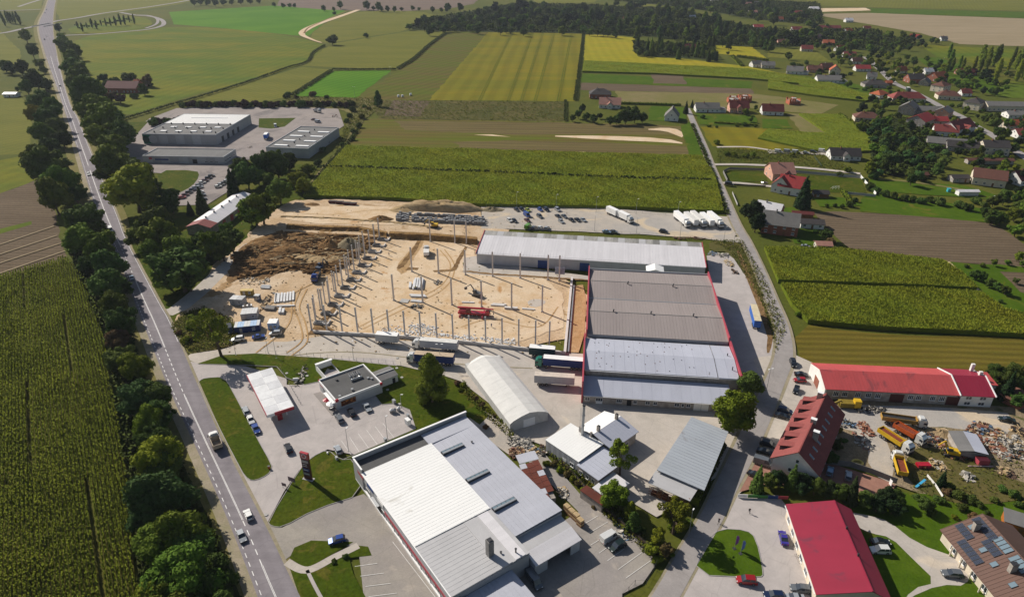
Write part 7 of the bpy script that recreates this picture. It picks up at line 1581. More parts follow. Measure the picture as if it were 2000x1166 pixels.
cabin((464, 582), (30, 2), 5.4, 3.4, 2.6, gmt, [ltr, gmt], 'weathered grey cabin furthest left of the group', n=2); cabin((482, 567), (30, 0), 5, 1.8, 2.2, plain('mustard_box', rgb('#9b8440'), .6), plain('mustard_roof', rgb('#c2a862'), .6), 'mustard yellow container above the grey cabins', n=3); cabin((502, 577), (30, 2), 2.2, 1.6, 2.2, plain('dark_blue_box', (.1, .13, .2), .6), ltr, 'small blue-grey booth right of the mustard container', n=1); cabin((533, 628), (30, -1), 3.4, 3.4, 2.8, plain('pale_blue_cabin', rgb('#8fb0dc'), .5), wht, 'white cube cabin with pale blue front at the sandy track', n=2); cabin((483, 597), (30, -3), 3.6, 1.1, .9, gmt, wht, 'low white trailer box behind the light grey cabin', n=1)
# ---- fences
def fence(px, label, h=1.6, sp=2.4, mat=None, base=None, name='fence', rails=(.15, .95), panels=True, pm_=None, r=.04):
    P = W(*px); t = thing(name, label, 'fence', (0, 0, 0)); mat = mat or gr_met; post = MB().box(-r, -r, 0, r, r, h).mesh('post', mat); w_ = 0
    for a, b in zip(P, P[1:]):
        d = Vector((b[0]-a[0], b[1]-a[1])); L = d.length; d /= L; n = max(1, int(L/sp)); an = math.atan2(d.y, d.x)
        for k in range(n):
            x, y = a[0]+d.x*L*k/n, a[1]+d.y*L*k/n; put(post, 'post', t, (x, y, .1), an)
            if base: put(_panel(L/n, base, pm_ or conc), 'panel', t, (x, y, .1), an)
        mb = MB(); nx, ny = -d.y*.02, d.x*.02
        for f in rails: mb.tube((a[0], a[1], .1+h*f), (b[0], b[1], .1+h*f), .022, n=4)
        mb.build('rail', mat, t)
    put(post, 'post', t, (P[-1][0], P[-1][1], .1)); return t
_PN = {}
def _panel(L, h, m):
    k = (round(L, 1), h, m.name)
    if k not in _PN: _PN[k] = MB().box(.05, -.05, 0, L-.05, .05, h).mesh('panel', m)
    return _PN[k]
fence([(520, 693), (560, 692), (640, 700), (783, 714)], 'wire fence with small concrete feet along the service road lawn', 1.5, 2.5)
fence([(1066, 868), (1166, 985), (1286, 1088)], 'dark fence between the car park and the tree strip', 1.6, 2.5, dk_met, 1.2, pm_=plain('fence_boards', rgb('#4a3c30'), .8))
fence([(1286, 1096), (1262, 1142), (1240, 1142), (1215, 1168)], 'wire fence closing the car park at the lane', 1.6, 2.2, dk_met)
fence([(1600, 905), (1660, 912), (1700, 925), (1750, 945)], 'dark solid wall between block paving and scrap yard', 1.8, 2.5, conc_d, 1.8, pm_=conc_d)
fence([(1420, 355), (1412, 338), (1424, 332), (1498, 334)], 'dark fence panels around the small square lawn by the lane', 1.6, 3, conc_d, 1.6, pm_=conc_d); fence([(1418, 362), (1495, 366)], 'picket hedge fence in front of the red-gabled house', 1.3, 1.5, dk_met, 1.0, pm_=plain('dark_boards', (.05, .045, .03), .8))
fence([(1542, 337), (1586, 341), (1680, 349)], 'grey concrete panel fence behind the goal lawn', 1.9, 2.2, conc, 1.8, pm_=conc); fence([(1680, 347), (1694, 364), (1710, 382)], 'white panel fence on the right side of the goal lawn', 1.8, 2.2, wht, 1.7, pm_=wht); fence([(1655, 380), (1710, 385)], 'pale panel fence below the goal lawn', 1.6, 2.2, conc, 1.4, pm_=conc)
fence([(1590, 308), (1604, 326)], 'green wire fence beside the white house plot', 1.4, 2, plain('green_wire', rgb('#37452c'), .7), 1.1, pm_=plain('green_mesh', rgb('#37452c'), .7)); fence([(1430, 378), (1440, 402)], 'short pale board fence at the lane verge', 1.2, 2.0, conc, 1.0, pm_=conc)
fence([(950, 405), (1180, 412), (1300, 420), (1425, 432)], 'wire fence between the gravel parking and the maize', 1.6, 4.0); fence([(990, 447), (1180, 456), (1300, 462), (1425, 474)], 'wire fence behind the long warehouse', 1.4, 4.0)
fence([(1810, 931), (1826, 950), (1840, 972)], 'white broken garden wall above the evergreen garden', .9, 2, wht, .8, pm_=w_white); fence([(1736, 945), (1740, 950)], 'white gate post wall by the block paving', 1.9, 1, wht, 1.7, pm_=wht)
# ---- lamps and masts
def lampp(px, label, h=8, arm=1.4, rz=0, name='street_lamp', dbl=False, group=None):
    x, y = at(*px); t = thing(name, label, 'lamp', (x, y, .1), rz, group); MB().tube((0, 0, 0), (0, 0, h), .09, .05, 8).build('pole', gr_met, t)
    for s in ((1, -1) if dbl else (1,)): MB().tube((0, 0, h-.1), (s*arm, 0, h+.1), .04, n=6).build('arm', gr_met, t); MB().box(s*arm-.35, -.14, h+.03, s*arm+.35, .14, h+.16).build('lamp_head', wht, t)
    MB().box(-.2, -.2, 0, .2, .2, .12).build('foot', conc, t)
lampp((461, 694), 'curved street lamp on the service road bank', 5.5, 1.6, 2.6); lampp((691, 703), 'street lamp with white base at the lawn fence', 7, .9, 1.5); lampp((860, 712), 'double-headed lamp mast before the lawn tree', 8, .9, 0, dbl=True)
lampp((784, 797), 'lamp post beside the restaurant recycling corner', 5, .5, 0, dbl=False); lampp((757, 858), 'lamp mast at the end of the restaurant bays', 8, .5, 1); lampp((681, 882), 'slim lamp mast between sign lawn and bays', 8, .5, 1)
G = 'lamp masts along the gravel parking'
for i, (x, y) in enumerate([(1009, 405), (1086, 410), (1164, 415), (1242, 419), (1323, 425)]): lampp((x, y), f'{ordw(i+1)} thin lamp mast from the left behind the gravel parking', 8.5, .6, 0, group=G)
for i, (x, y) in enumerate([(1161, 452), (1243, 456), (1328, 463), (1413, 474)]): lampp((x, y), f'{ordw(i+1)} thin lamp mast from the left behind the long warehouse', 8, .6, 0, group=G)
lampp((1497, 762), 'wooden utility pole with crossarm at the lane beside the factory corner', 8, .7, .4, 'utility_pole', True); lampp((1432, 482), 'wooden pole at the access road beside the lane', 7, .5, 0, 'utility_pole'); lampp((524, 690), 'grey mast pair at the service road', 6, .4, 1, 'utility_pole'); lampp((540, 700), 'dark twin utility pole on the lawn corner', 8, .5, 1, 'utility_pole', True); lampp((1345, 1045), 'utility pole on the verge opposite the teardrop lawn', 8, .5, 1, 'utility_pole')
lampp((763, 148), 'wooden power pole at the corner of the young green field', 9, .8, 0, 'utility_pole', True); lampp((693, 190), 'wooden power pole at the weedy bank', 9, .8, 0, 'utility_pole', True); lampp((1840, 128), 'small pole in the upper village meadow', 8, .5, 0, 'utility_pole')
# ================================================================ factories upper left and barn
def factory(name, label, fl, fr_, depth, h, skew, walls_m, roof_m):
    a, b_ = at(*fl, h), at(*fr_, h); an = math.atan2(b_[1]-a[1], b_[0]-a[0]); L = math.hypot(b_[0]-a[0], b_[1]-a[1])
    t = thing(name, label, 'building', (a[0], a[1], 0), an+R(skew)); walls(t, 0, L, 0, depth, h-.4, walls_m)
    MB().box(.35, .35, h-.38, L-.35, depth-.35, h-.2).build('flat_roof', roof_m, t)
    for q in ((0, 0, L, .3), (0, depth-.3, L, depth), (0, .32, .3, depth-.32), (L-.3, .32, L, depth-.32)): MB().box(q[0], q[1], h-.4, q[2], q[3], h+.25).build('parapet', w_gr2, t)
    for k in range(int(L/6)): MB().box(.1+k*6, -.08, .3, .1+k*6+5.9, -.005, h-.5).build('wall_panel', w_grey if k % 2 else w_gr2, t)
    for k in range(int(depth/6)): MB().box(L+.005, .1+k*6, .3, L+.08, .1+k*6+5.9, h-.5).build('wall_panel', w_grey, t)
    return t, L
t, L = factory('factory_building', 'large grey flat-roofed factory with white rear roof and green emblem at its corner', (277, 262), (424, 262), 63, 7.2, -3, w_grey, r_felt)
MB().box(.4, 32, 7.03, L-.4, 62.5, 7.3).build('white_rear_roof', plain('white_flat_roof', (.62, .61, .59), .6), t); MB().box(12, 50, 7.31, 40, 51.4, 7.55).build('rooflight_strip', wht, t)
for i in range(2):
    for k in range(4): MB().box(9+k*11+i*1.5, 8+i*12, 7.0, 13.4+k*11+i*1.5, 10.4+i*12, 7.5).build('rooflight', wht, t)
for i in range(3):
    for k in range(6): MB().box(6+k*9, 5+i*12.5, 7.0, 6.6+k*9, 5.6+i*12.5, 8.3).build('roof_vent', dk_met, t)
# the corner emblem: a green field with a dark round shape
MB().box(.02, -.16, .4, 7.2, -.09, 6.6).build('emblem_panel', plain('emblem_green', rgb('#1e7a5c'), .5), t); MB().tube((7.2, -.22, 3.5), (7.2, -.165, 3.5), 3.0, n=24).build('emblem_rim', w_gr2, t); MB().tube((2.2, -.3, 3.4), (2.2, -.23, 3.4), 2.5, n=24).build('emblem_disc', plain('emblem_dark_green', rgb('#0d4236'), .5), t)
for k in range(4): MB().box(L+.09, 8+k*9, 0, L+.16, 11.5+k*9, 4).build('loading_door', dk_met, t)
t, L = factory('factory_building', 'low long pale factory with small blue and red wall signs above the lawn', (278, 305), (440, 305), 19, 4.6, -3, w_gr2, r_felt)
MB().box(4, -.14, 2.4, 6, -.09, 3.9).build('red_sign', red_trim, t); MB().box(8, -.14, 2.0, 17, -.09, 3.0).build('blue_sign', blue_p, t); MB().box(33, -.14, 0, 36, -.09, 2.8).build('entrance', dark, t)
for k in range(5): window(t, (L+.09, 2+k*3.2, 1.2), R(90), 2, 1.2, 1)
for k in range(3): window(t, (42+k*3.4, -.09, .8), 0, 2, .9, 1)
t, L = factory('factory_building', 'grey-roofed factory with eight white rooflight strips', (519, 288), (604, 289), 58, 6.6, -5, w_grey, r_felt)
for i in range(4):
    for k in range(2): MB().box(3.5+k*15+(i % 2)*.6, 5+i*12.5, 6.4, 12.5+k*15, 7.4+i*12.5, 6.9).build('rooflight', wht, t)
for i in range(6): MB().box(14, 4+i*9, 6.4, 14.6, 4.6+i*9, 7.4).build('roof_vent', dk_met, t)
t = bldg('long_barn', 'long narrow barn with pale metal roof and reddish tiled front end', (358, 440), (480, 368), 4.6)
t.location = (*at(362, 442, 4.6), 0); t.rotation_euler.z = ang_of((412, 437), (492, 380), 4.6)
Lb = math.hypot(at(492, 380, 4.6)[0]-at(412, 437, 4.6)[0], at(492, 380, 4.6)[1]-at(412, 437, 4.6)[1])
walls(t, .3, Lb+4, -12.6, -.3, 4.2, w_stone, zr=6, vr=-6.5)
for va, vb in ((0, -6.5), (-13, -6.5)):
    for u0, u1, m in ((0, 7, r_red2), (7.05, Lb+4.3, r_longw)):
        pts = [(u0, va, 4.3), (u1, va, 4.3), (u1, vb, 6.2), (u0, vb, 6.2)]; slab(MB(), pts if va < vb else pts[::-1], .16).build('roof', m, t)
for k in range(6): MB().box(8+k*8, -6.8, 6.15, 8.7+k*8, -6.2, 6.9).build('roof_vent', dk_met, t)
for k in range(5): MB().box(12+k*8, -12.68, 0, 15+k*8, -12.61, 3.2).build('red_door', red_trim, t)
# ================================================================ houses of the village
wallc = {'w': w_white, 'c': w_cream, 'g': w_stone, 'b': w_brick, 'o': w_wood, 'p': plain('pinkish_render', rgb('#c99a84'), .85)}
def rt(n, h): return roofmat(n, rgb(h), grime=.2, rough=.8, sheets=(.6, .4, .9, .75), scale=.5)
roofc = {'r': rt('red_house_tiles', '#924640'), 'o': rt('orange_house_tiles', '#b4603c'), 'd': rt('dark_house_tiles', '#45403f'), 'b': rt('brown_house_tiles', '#6c463a'), 'g': rt('grey_house_roof', '#7b7874'), 'p': rt('pink_worn_tiles', '#b08070'), 'R': rt('bright_red_tiles', '#a83c3c'), 'k': rt('dark_red_tiles', '#662c28'), 'w': r_longw}
def house(c, L, Wd, ang, wl, rf, label, eave=2.9, rise=3.0, kind='gable', chim=1, name='house', cat='house', porch=False, gar=False, wins=True, group=None):
    x, y = at(*c, 1.5); q_ = (1.12 if c[0] > 1660 else 1.3) if c[1] < 262 else 1.12; L *= q_; Wd *= q_**.7; eave *= q_**.5; rise *= q_**.6
    t = thing(name, label, cat, (x, y, 0), R(ang), group); wm, rm = wallc[wl], roofc[rf]; l, w_ = L/2, Wd/2; o = .5
    if kind == 'gable':
        MB().xprism([(-w_, 0), (w_, 0), (w_, eave), (0, eave+rise), (-w_, eave)], -l, l).build('wall', wm, t); s = rise/w_
        for q in (-1, 1):
            pts = [(-l-o, q*(w_+o), eave-s*o+.1), (l+o, q*(w_+o), eave-s*o+.1), (l+o, 0, eave+rise+.1), (-l-o, 0, eave+rise+.1)]
            slab(MB(), pts if q < 0 else pts[::-1], .16).build('roof', rm, t)
    else:
        walls(t, -l, l, -w_, w_, eave, wm); e = eave+.06; hr = max(.1, l-w_*.9); E = [(-l-o, -w_-o, e), (l+o, -w_-o, e), (l+o, w_+o, e), (-l-o, w_+o, e)]; r1, r2 = (-hr, 0, e+rise), (hr, 0, e+rise)
        MB().poly([E[0], E[1], r2, r1]).poly([E[1], E[2], r2]).poly([E[2], E[3], r1, r2]).poly([E[3], E[0], r1]).poly(E[::-1]).build('roof', rm, t)
    for k in range(chim):
        cx = -l*.3+k*l*.8; ch = MB().box(cx-.3, -.9, eave+rise*.5, cx+.3, -.3, eave+rise+1.0).build('chimney', w_brick if wl != 'b' else w_stone, t); MB().box(cx-.36, -.96, eave+rise+1.001, cx+.36, -.24, eave+rise+1.1).build('chimney_cap', dk_met, ch)
    if wins:
        n = max(1, int(L/3.4)); fl = [.9]+([3.5] if eave > 5 else [])
        for z in fl:
            for k in range(n):
                u = -l+L*(k+.5)/n
                if k == n//2 and z < 1: MB().box(u-.5, -w_-.05, .05, u+.5, -w_-.005, 2.15).build('door', w_wood, t)
                else: window(t, (u, -w_-.01, z), 0, 1.3, 1.3, 1)
                window(t, (u, w_+.01, z), math.pi, 1.3, 1.3, 1)
            for q in (-1, 1):
                for v in (-w_*.45, w_*.45): window(t, (q*(l+.01), v, z), q*R(90), 1.1, 1.3, 1)
        if kind == 'gable' and rise > 2.4:
            for q in (-1, 1): window(t, (q*(l+.01), 0, eave+.3), q*R(90), 1.1, 1.2, 1)
    if gar:
        walls(t, l+.05, l+5.5, -w_, w_*.6, 2.6, wm, 'garage_wall'); slab(MB(), [(l+.02, -w_-.3, 2.75), (l+5.8, -w_-.3, 2.75), (l+5.8, w_*.6+.3, 2.9), (l+.02, w_*.6+.3, 2.9)], .15).build('garage_roof', rm, t); MB().box(l+1, -w_-.06, 0, l+4.4, -w_-.005, 2.2).build('garage_door', w_gr2, t)
    if porch:
        MB().box(-2, -w_-2.4, 0, 2, -w_-.02, eave+.2).build('gable_wing', wm, t); s_ = .9
        slab(MB(), [(-2.5, -w_-2.9, eave+.0), (0, -w_-2.9, eave+2.3), (0, 0, eave+2.3), (-2.5, 0, eave+.0)][::-1], .14).build('wing_roof', rm, t); slab(MB(), [(0.02, -w_-2.9, eave+2.3), (2.5, -w_-2.9, eave), (2.5, 0, eave), (0.02, 0, eave+2.3)][::-1], .14).build('wing_roof', rm, t)
        MB().poly([(-2, -w_-2.41, eave+.2), (2, -w_-2.41, eave+.2), (0, -w_-2.41, eave+2.1)]).build('wing_gable', wm, t); window(t, (0, -w_-2.42, 1), 0, 1.6, 1.3, 1)
    return t
H = house
H((1172,187),15,12,-4,'b','d','dark blue-grey hip-roofed brick house at the corner of the mustard field',3.2,3.6,'hip')
H((1191,206),14,10,-8,'w','p','white house with pale pink worn roof and red gables beside the dark hip roof',3,4,porch=True)
H((1312,230),10,9,75,'w','g','narrow white house with steep grey gable alone at the end of the lane',3.4,5)
H((1380,214),15,9,-3,'w','g','white bungalow with wide grey roof right of the lane end',3,3.2,gar=True)
H((1441,215),12,10,-5,'p','k','pink house with dark red roof and solar panels',4,4,porch=True); H((1507,219),13,10,-8,'w','k','white house with deep brown-red roof beside the lawn',3,4)
H((1347,97),11,9,-5,'w','k','red-roofed white house hidden in the grove of the yellow field',3,4)
H((1476,128),9,8,10,'w','g','small white house with grey roof, left of the white pair'); H((1499,130),11,9,-10,'c','g','pale house with grey roof beside the village meadow')
H((1552,141),13,10,-20,'w','g','white house with grey roof and low wing above the village lawn',3,3.6,gar=True); H((1590,138),12,9,-10,'p','b','pink house with brown roof between white village houses'); H((1613,133),10,8,10,'b','b','brick house with reddish brown roof above the white bungalow'); H((1630,142),9,9,70,'c','o','cream house with steep orange gable behind the white bungalow',4,4)
H((1617,158),18,11,-8,'w','g','large white bungalow with grey roof and paved drive',3,3,gar=True); H((1683,136),14,9,-4,'w','R','white house with bright red roof left of the upper village road'); H((1658,110),11,8,-4,'w','r','white house with faded red roof among the upper trees')
H((1533,85),16,9,-4,'p','b','long brown-roofed house at the edge of the large wood'); H((1597,79),13,11,50,'p','p','pinkish house with big worn pink roof among trees',4,4); H((1617,86),11,9,-10,'b','o','orange-roofed house beside the big worn pink roof')
H((1618,57),28,8,-2,'b','r','long red roof far back among the trees',3,3); H((1655,63),11,9,30,'w','o','small house with pale orange roof right of the long red roof'); H((1657,42),10,9,0,'w','w','white house with pale metal roof at the pale field edge'); H((1786,74),11,9,-30,'w','R','bright red roof in the wood at the pale field'); H((1842,78),8,7,0,'w','g','small white hut in the wood right of the bright red roof')
H((1556,27),14,10,0,'w','r','white and red house furthest back near the sand pit'); H((1589,19),14,12,0,'w','w','pale farm building beside the far sand pit'); H((1224,39),10,8,0,'b','k','dark red roof inside the large wood'); H((1352,36),8,7,0,'w','w','tiny white house between the woods'); H((1480,55),12,9,0,'w','R','red roof at the back edge of the large wood'); H((1470,26),12,9,0,'w','p','pale pinkish roof far back at the top'); H((1460,10),12,9,10,'w','p','pale roofs at the very top edge'); H((1478,8),9,8,0,'w','g','greyish white house at the very top edge'); H((1395,4),14,10,0,'w','g','grey house left at the very top edge')
H((1708,167),20,12,-6,'g','d','wide dark hip-roofed bungalow left of the village road',3,3,'hip'); H((1735,163),5,5,0,'b','o','tiny orange hut beside the village road',2.4,1.6,chim=0,wins=False); H((1785,158),14,12,0,'b','d','dark barn with orange front beside the village road',4,4); H((1806,163),11,8,50,'g','g','grey gabled shed beside the orange gable',3,3); H((1830,155),15,11,25,'b','o','large orange gabled house right of the village road',4.5,4)
H((1836,175),13,11,35,'c','b','two-storey cream house with brown hip roof by the road',5.4,3,'hip'); H((1851,190),17,11,-15,'c','b','cream house with broad brown hip roof below the two-storey one',3.4,3.4,'hip'); H((1884,184),8,7,0,'w','r','little white house with red roof among trees'); H((1886,143),18,8,-6,'b','k','long dark red roof before the poplars'); H((1812,142),8,7,0,'w','w','white gable peeking out beside the large tree')
H((1717,187),13,10,30,'w','o','white house with orange hip roof above the long red house',3,3,'hip'); H((1770,194),26,11,-3,'c','r','long red-brown roofed house along the village road',3,4.4,'hip'); H((1773,218),14,11,50,'g','g','grey rendered two-storey house with steep roof',5.4,3.6)
H((1692,232),17,11,-14,'c','b','cream bungalow with red-brown hip roof at the yellowing field corner',3,3.4,'hip'); H((1797,240),17,13,40,'g','R','big bright red metal roof on a grey house',4.6,3.6); H((1827,238),14,8,-4,'g','R','lower bright red roof joined beside the big one',3,2.4); H((1868,256),22,12,30,'w','r','large white house with red roof and many gables by the road',5,4.6,porch=True); H((1845,260),14,9,-20,'w','r','white wing with red roof left of the many-gabled house',3.6,3.6); H((1808,218),20,9,-8,'g','g','long grey barn roof behind the bright red roofs',3,2.6,chim=0); H((1842,224),12,10,45,'p','g','pinkish house with grey roof beside the long barn',4.4,3)
H((1902,209),14,12,40,'c','d','two-storey cream house with brown-grey hip roof beyond the road',5.6,3,'hip'); H((1965,212),32,11,-6,'c','g','long pale workshop house with grey roof at the right edge',4.4,2.4,chim=0); H((1985,226),16,10,-4,'w','g','white building below the long pale workshop',3,2); H((1979,246),15,10,10,'c','o','orange-roofed house among trees at the right edge'); H((1997,264),12,10,0,'w','r','red-roofed white house cut by the right edge')
H((1855,284),26,9,-22,'g','g','weathered grey barn roofs above the thicket',3.4,2.8,chim=0); H((1880,290),18,9,-22,'g','d','darker barn right of the weathered barn',3.4,2.8,chim=0); H((1938,296),14,11,-10,'c','d','two-storey cream house with dark roof at the right side',5.6,3); H((1932,315),26,4,-2,'g','b','low long outbuilding in front of the cream house',2.4,.9,chim=0,wins=False)
H((1647,305),17,10,-6,'w','d','white bungalow with dark grey roof beside the lay-by',3,3.6,porch=True); H((1799,342),6,4,0,'o','b','little brown shed before the thicket',2.2,1,chim=0,wins=False); H((1872,349),9,6,0,'g','d','row of dark open sheds left of the solar barn',2.6,1.2,chim=0); H((1929,353),15,13,-28,'c','b','brown-roofed barn with solar panels on its right slope',4.4,3.6,chim=0); H((1992,352),12,10,20,'w','k','deep brown gabled house at the right edge below the thicket',3.4,4)
H((1889,376),10,3.4,0,'w','w','white curved caravan-like store on the lush lawn',2.4,.6,chim=0,wins=False); H((1957,385),6,4,30,'w','w','small pale tin hut at the right thicket',2,.8,chim=0,wins=False)
H((1522,342),12,14,0,'p','p','unfinished house with mottled pink tile roof',4.4,4.4); H((1529,366),13,9,55,'w','r','red multi-gabled white house, left gable towards the lane',4.4,4.6); H((1545,371),12,10,-30,'w','R','red gable with balcony at the front of the multi-gabled house',4.6,4.8,porch=False); H((1502,415),11,9,-35,'b','w','farmhouse wing with pale metal roof above the brick farmhouse',3.6,3.2); H((1522,445),15,12,-20,'b','g','brick farmhouse with patched grey roof beside the lane',5,4.4); H((1584,437),10,6.4,-10,'w','d','small grey-roofed outbuilding at the ploughed field',2.6,1.2,chim=0); H((1567,419),9,4,-12,'o','k','dark red flat-roofed shed behind the outbuilding',2.4,.7,chim=0,wins=False); H((1607,480),6,4.6,-6,'c','p','small cream shed with pink roof at the field corner',2.6,1.0,chim=0); H((1602,379),7,5,-6,'o','d','dark timber hut on the goal lawn',2.4,1.2,chim=0)
for i, (x, y, l, w_, a, wl, rf) in enumerate([(1672,122,10,8,0,'w','b'),(1702,152,8,7,-20,'w','g'),(1640,98,9,8,20,'w','o'),(1575,98,11,8,-10,'c','r'),(1760,140,9,7,20,'c','o'),(1555,60,12,9,0,'w','r'),(1520,40,12,9,10,'w','o'),(1692,58,10,8,0,'c','r')]):
    H((x, y), l, w_, a, wl, rf, f"small {dict(w='white', c='cream')[wl]} house with {dict(r='red', o='orange', b='brown', g='grey')[rf]} roof, {ordw(i+1)} of the scattered village houses", 3, 3.4, group='scattered small village houses')
# houses under construction
def shell(c, label, ang):
    x, y = at(*c, 1); t = thing('unfinished_house', label, 'house', (x, y, 0), R(ang)); r = random.Random(int(c[0]))
    for q in ((-5, -4.5, 5, -4.2), (-5, 4.2, 5, 4.5), (-5, -4.18, -4.7, 4.18), (4.7, -4.18, 5, 4.18), (-.2, -4.18, .1, 4.18)):
        n = 5; 
        for k in range(n):
            if q[2]-q[0] > q[3]-q[1]: a = (q[0]+(q[2]-q[0])*k/n, q[1], 0, q[0]+(q[2]-q[0])*(k+.78)/n, q[3], r.choice([2.6, 3.6, 5.2]))
            else: a = (q[0], q[1]+(q[3]-q[1])*k/n, 0, q[2], q[1]+(q[3]-q[1])*(k+.85)/n, r.choice([2.8, 4, 5.4]))
            MB().box(*a).build('wall', plain('orange_block', rgb('#b5674a'), .9, grime=.25, scale=2), t)
    MB().box(-4.69, -4.17, 2.9, 4.69, 4.17, 3.1).build('floor_slab', conc, t); MB().box(-2, -2, 5.0, 2, 2, 5.15).build('upper_slab', conc, t)
shell((1432, 198), 'unfinished orange block house behind the pink house', -5); shell((1454, 196), 'second unfinished orange block house right of the first', 5); shell((1549, 201), 'unfinished orange block house alone beside the dry plot', 0)
# barns upper left
H((245,176),24,13,-5,'b','k','big dark red barn among trees in the upper left field',4,4.4,chim=0); H((276,166),9,7,0,'p','o','small farmhouse with orange roof beside the dark red barn'); H((23,186),9,6,0,'w','w','small open hut with pale roof at the left edge',2.6,1,chim=0)
# bales
for i, (x, y) in enumerate([(778, 190), (786, 190), (802, 187)]):
    t = MB().tube((-.9, 0, .9), (.9, 0, .9), 1.1, n=14).build('wrapped_bale', wht, None, (*at(x, y), .1), .3); tag(t, ['left', 'middle', 'right'][i]+' white wrapped bale at the corner of the mustard field', 'bale', 'wrapped bales')
# flyover
t = thing('flyover_bridge', 'grey flyover bridge carrying the main road over the slip road', 'bridge', (*at(92, 50), 0), 0)
for s in (-1, 1): MB().box(s*10-.3, -26, 0, s*10+.3, 26, 1.3).build('parapet', conc, t)
# ================================================================ sign, flags, street things
x, y = at(603, 936); t = thing('sign_tower', 'tall dark red sign tower with lit logo panel on the triangular lawn', 'sign', (x, y, .1), R(-20))
MB().box(-1.15, -.3, 0, 1.15, .3, 7.2).build('tower_body', plain('maroon_panel', rgb('#4a1020'), .4), t); MB().box(-1.25, -.36, 7.21, 1.25, .36, 9.2).build('logo_box', red_lit, t); MB().box(-1.6, -.7, -.05, 1.6, .7, .18).build('foot', conc, t)
MB().box(-1.05, -.34, 5.9, 1.05, -.305, 6.7).build('grey_sign_panel', gr_met, t); MB().box(-1.05, -.34, 1.6, 1.05, -.305, 2.6).build('grey_sign_panel', plain('slate_panel', (.12, .12, .15), .5), t); MB().box(-1.05, -.34, 3.0, 1.05, -.305, 4.0).build('navy_sign_panel', blue_p, t)
MB().tube((0, -.40, 8.2), (0, -.365, 8.2), .72, n=20).build('logo_disc', wht, t); MB().tube((0, -.43, 8.2), (0, -.405, 8.2), .55, n=20).build('logo_disc', red_lit, t)
for k, z in enumerate((5.3, 4.7, 3.35, 2.05)): MB().box(-.8, -.36, z, .5+.1*k, -.342, z+.16).build('sign_line', wht, t)
def flagp(px, m, label, h=4.2):
    x, y = at(*px); t = thing('banner_flag', label, 'flag', (x, y, .2), .3); MB().tube((0, 0, 0), (0, 0, h), .04).build('pole', gr_met, t); yprism(MB(), [(.05, 1.0), (.8, 1.5), (.95, 3.2), (.5, 4.1), (.05, 4.15)], -.02, .02).build('banner', m, t); MB().box(-.4, -.4, 0, .4, .4, .08).build('foot', dk_met, t)
flagp((1434, 1072), plain('violet_banner', rgb('#8a3f8c'), .7), 'violet feather banner on the teardrop lawn'); flagp((1446, 1082), plain('blue_banner', rgb('#5a72b8'), .7), 'blue feather banner on the teardrop lawn')
t = thing('banner_fence', 'low green and blue banner strip before the evergreen hedge', 'banner', (*at(1440, 972), .1), ang_of((1440, 972), (1505, 975))); Lx = 12
for k, m in enumerate([wht, plain('green_banner', rgb('#3f7a3a'), .7), plain('green_banner', rgb('#3f7a3a'), .7), blue_p, red_trim]): MB().box(k*2.6, -.04, .2, k*2.6+2.5, .04, 1.2).build('panel', m, t)
# hydrant-red thing on the island tip, boards and shrubs on the sign lawn
t = thing('red_bin', 'small orange-red litter bin at the tip of the forecourt island', 'bin', (*at(526, 916), .15), 0); MB().tube((0, 0, 0), (0, 0, .9), .3, .34, 10).build('barrel', orn, t); MB().tube((0, 0, .9), (0, 0, 1.0), .36, n=10).build('lid', dk_met, t)
def board(px, label, w_=2, h_=1.6, m=None, rz=-.4):
    x, y = at(*px); t = thing('sign_board', label, 'sign', (x, y, .15), rz); MB().box(-w_/2, -.05, .8, w_/2, .05, .8+h_).build('board', m or plain('board_back', rgb('#6b5a60'), .7), t)
    for s in (-1, 1): MB().box(s*w_*.4-.05, .052, 0, s*w_*.4+.05, .12, .8+h_).build('post', gr_met, t)
board((571, 945), 'roadside advertising board on the sign lawn', 2.2, 1.4); board((556, 954), 'small board at the edge of the sign lawn', 1.4, 1.0)
t = thing('advert_panel', 'large square grey panel mounted before the long warehouse', 'sign', (*at(1093.5, 546), .1), -.12); MB().box(-2.2, -.45, 2.6, 2.0, -.32, 5.8).build('panel', plain('pale_blue_panel', rgb('#8e97ab'), .6), t); MB().box(-.08, -.31, 0, .08, -.2, 5.6).build('support', gr_met, t)
# recycling containers and small boxes near the restaurant
G = 'recycling bins by the restaurant'
for i, (x, y) in enumerate([(765, 807), (771, 806), (779, 803)]): t = thing('recycling_bin', ['left', 'middle', 'right'][i]+' bell-shaped recycling bin on the paving', 'bin', (*at(x, y), .2), 0, G); MB().tube((0, 0, 0), (0, 0, 1.1), .55, .6, 10).build('tub', gr_met if i else conc_d, t); MB().tube((0, 0, 1.1), (0, 0, 1.6), .6, .2, 10).build('dome', [wht, gr_met, wht][i], t)
for i, (x, y, s_) in enumerate([(770, 788, 1.2), (797, 815, 1.0), (797, 829, 1.8), (753, 862, 1.0), (658, 898, .9), (640, 887, .5)]):
    t = thing('utility_cabinet', ['grey cabinet beside the restaurant lawn', 'grey cabinet at the bay corner', 'tall white cabinet at the retail wall', 'dark cabinet at the end of the bays', 'metal box at the path by the sign lawn', 'flat white hatch on the sign lawn'][i], 'cabinet', (*at(x, y), .2), -.9); MB().box(-s_/2, -s_/3, 0, s_/2, s_/3, s_*1.05).build('case', wht if i in (2, 5) else gr_met, t); MB().box(-s_/2+.06, -s_/3-.03, .1, s_/2-.06, -s_/3-.004, s_*.98).build('door', w_gr2, t)
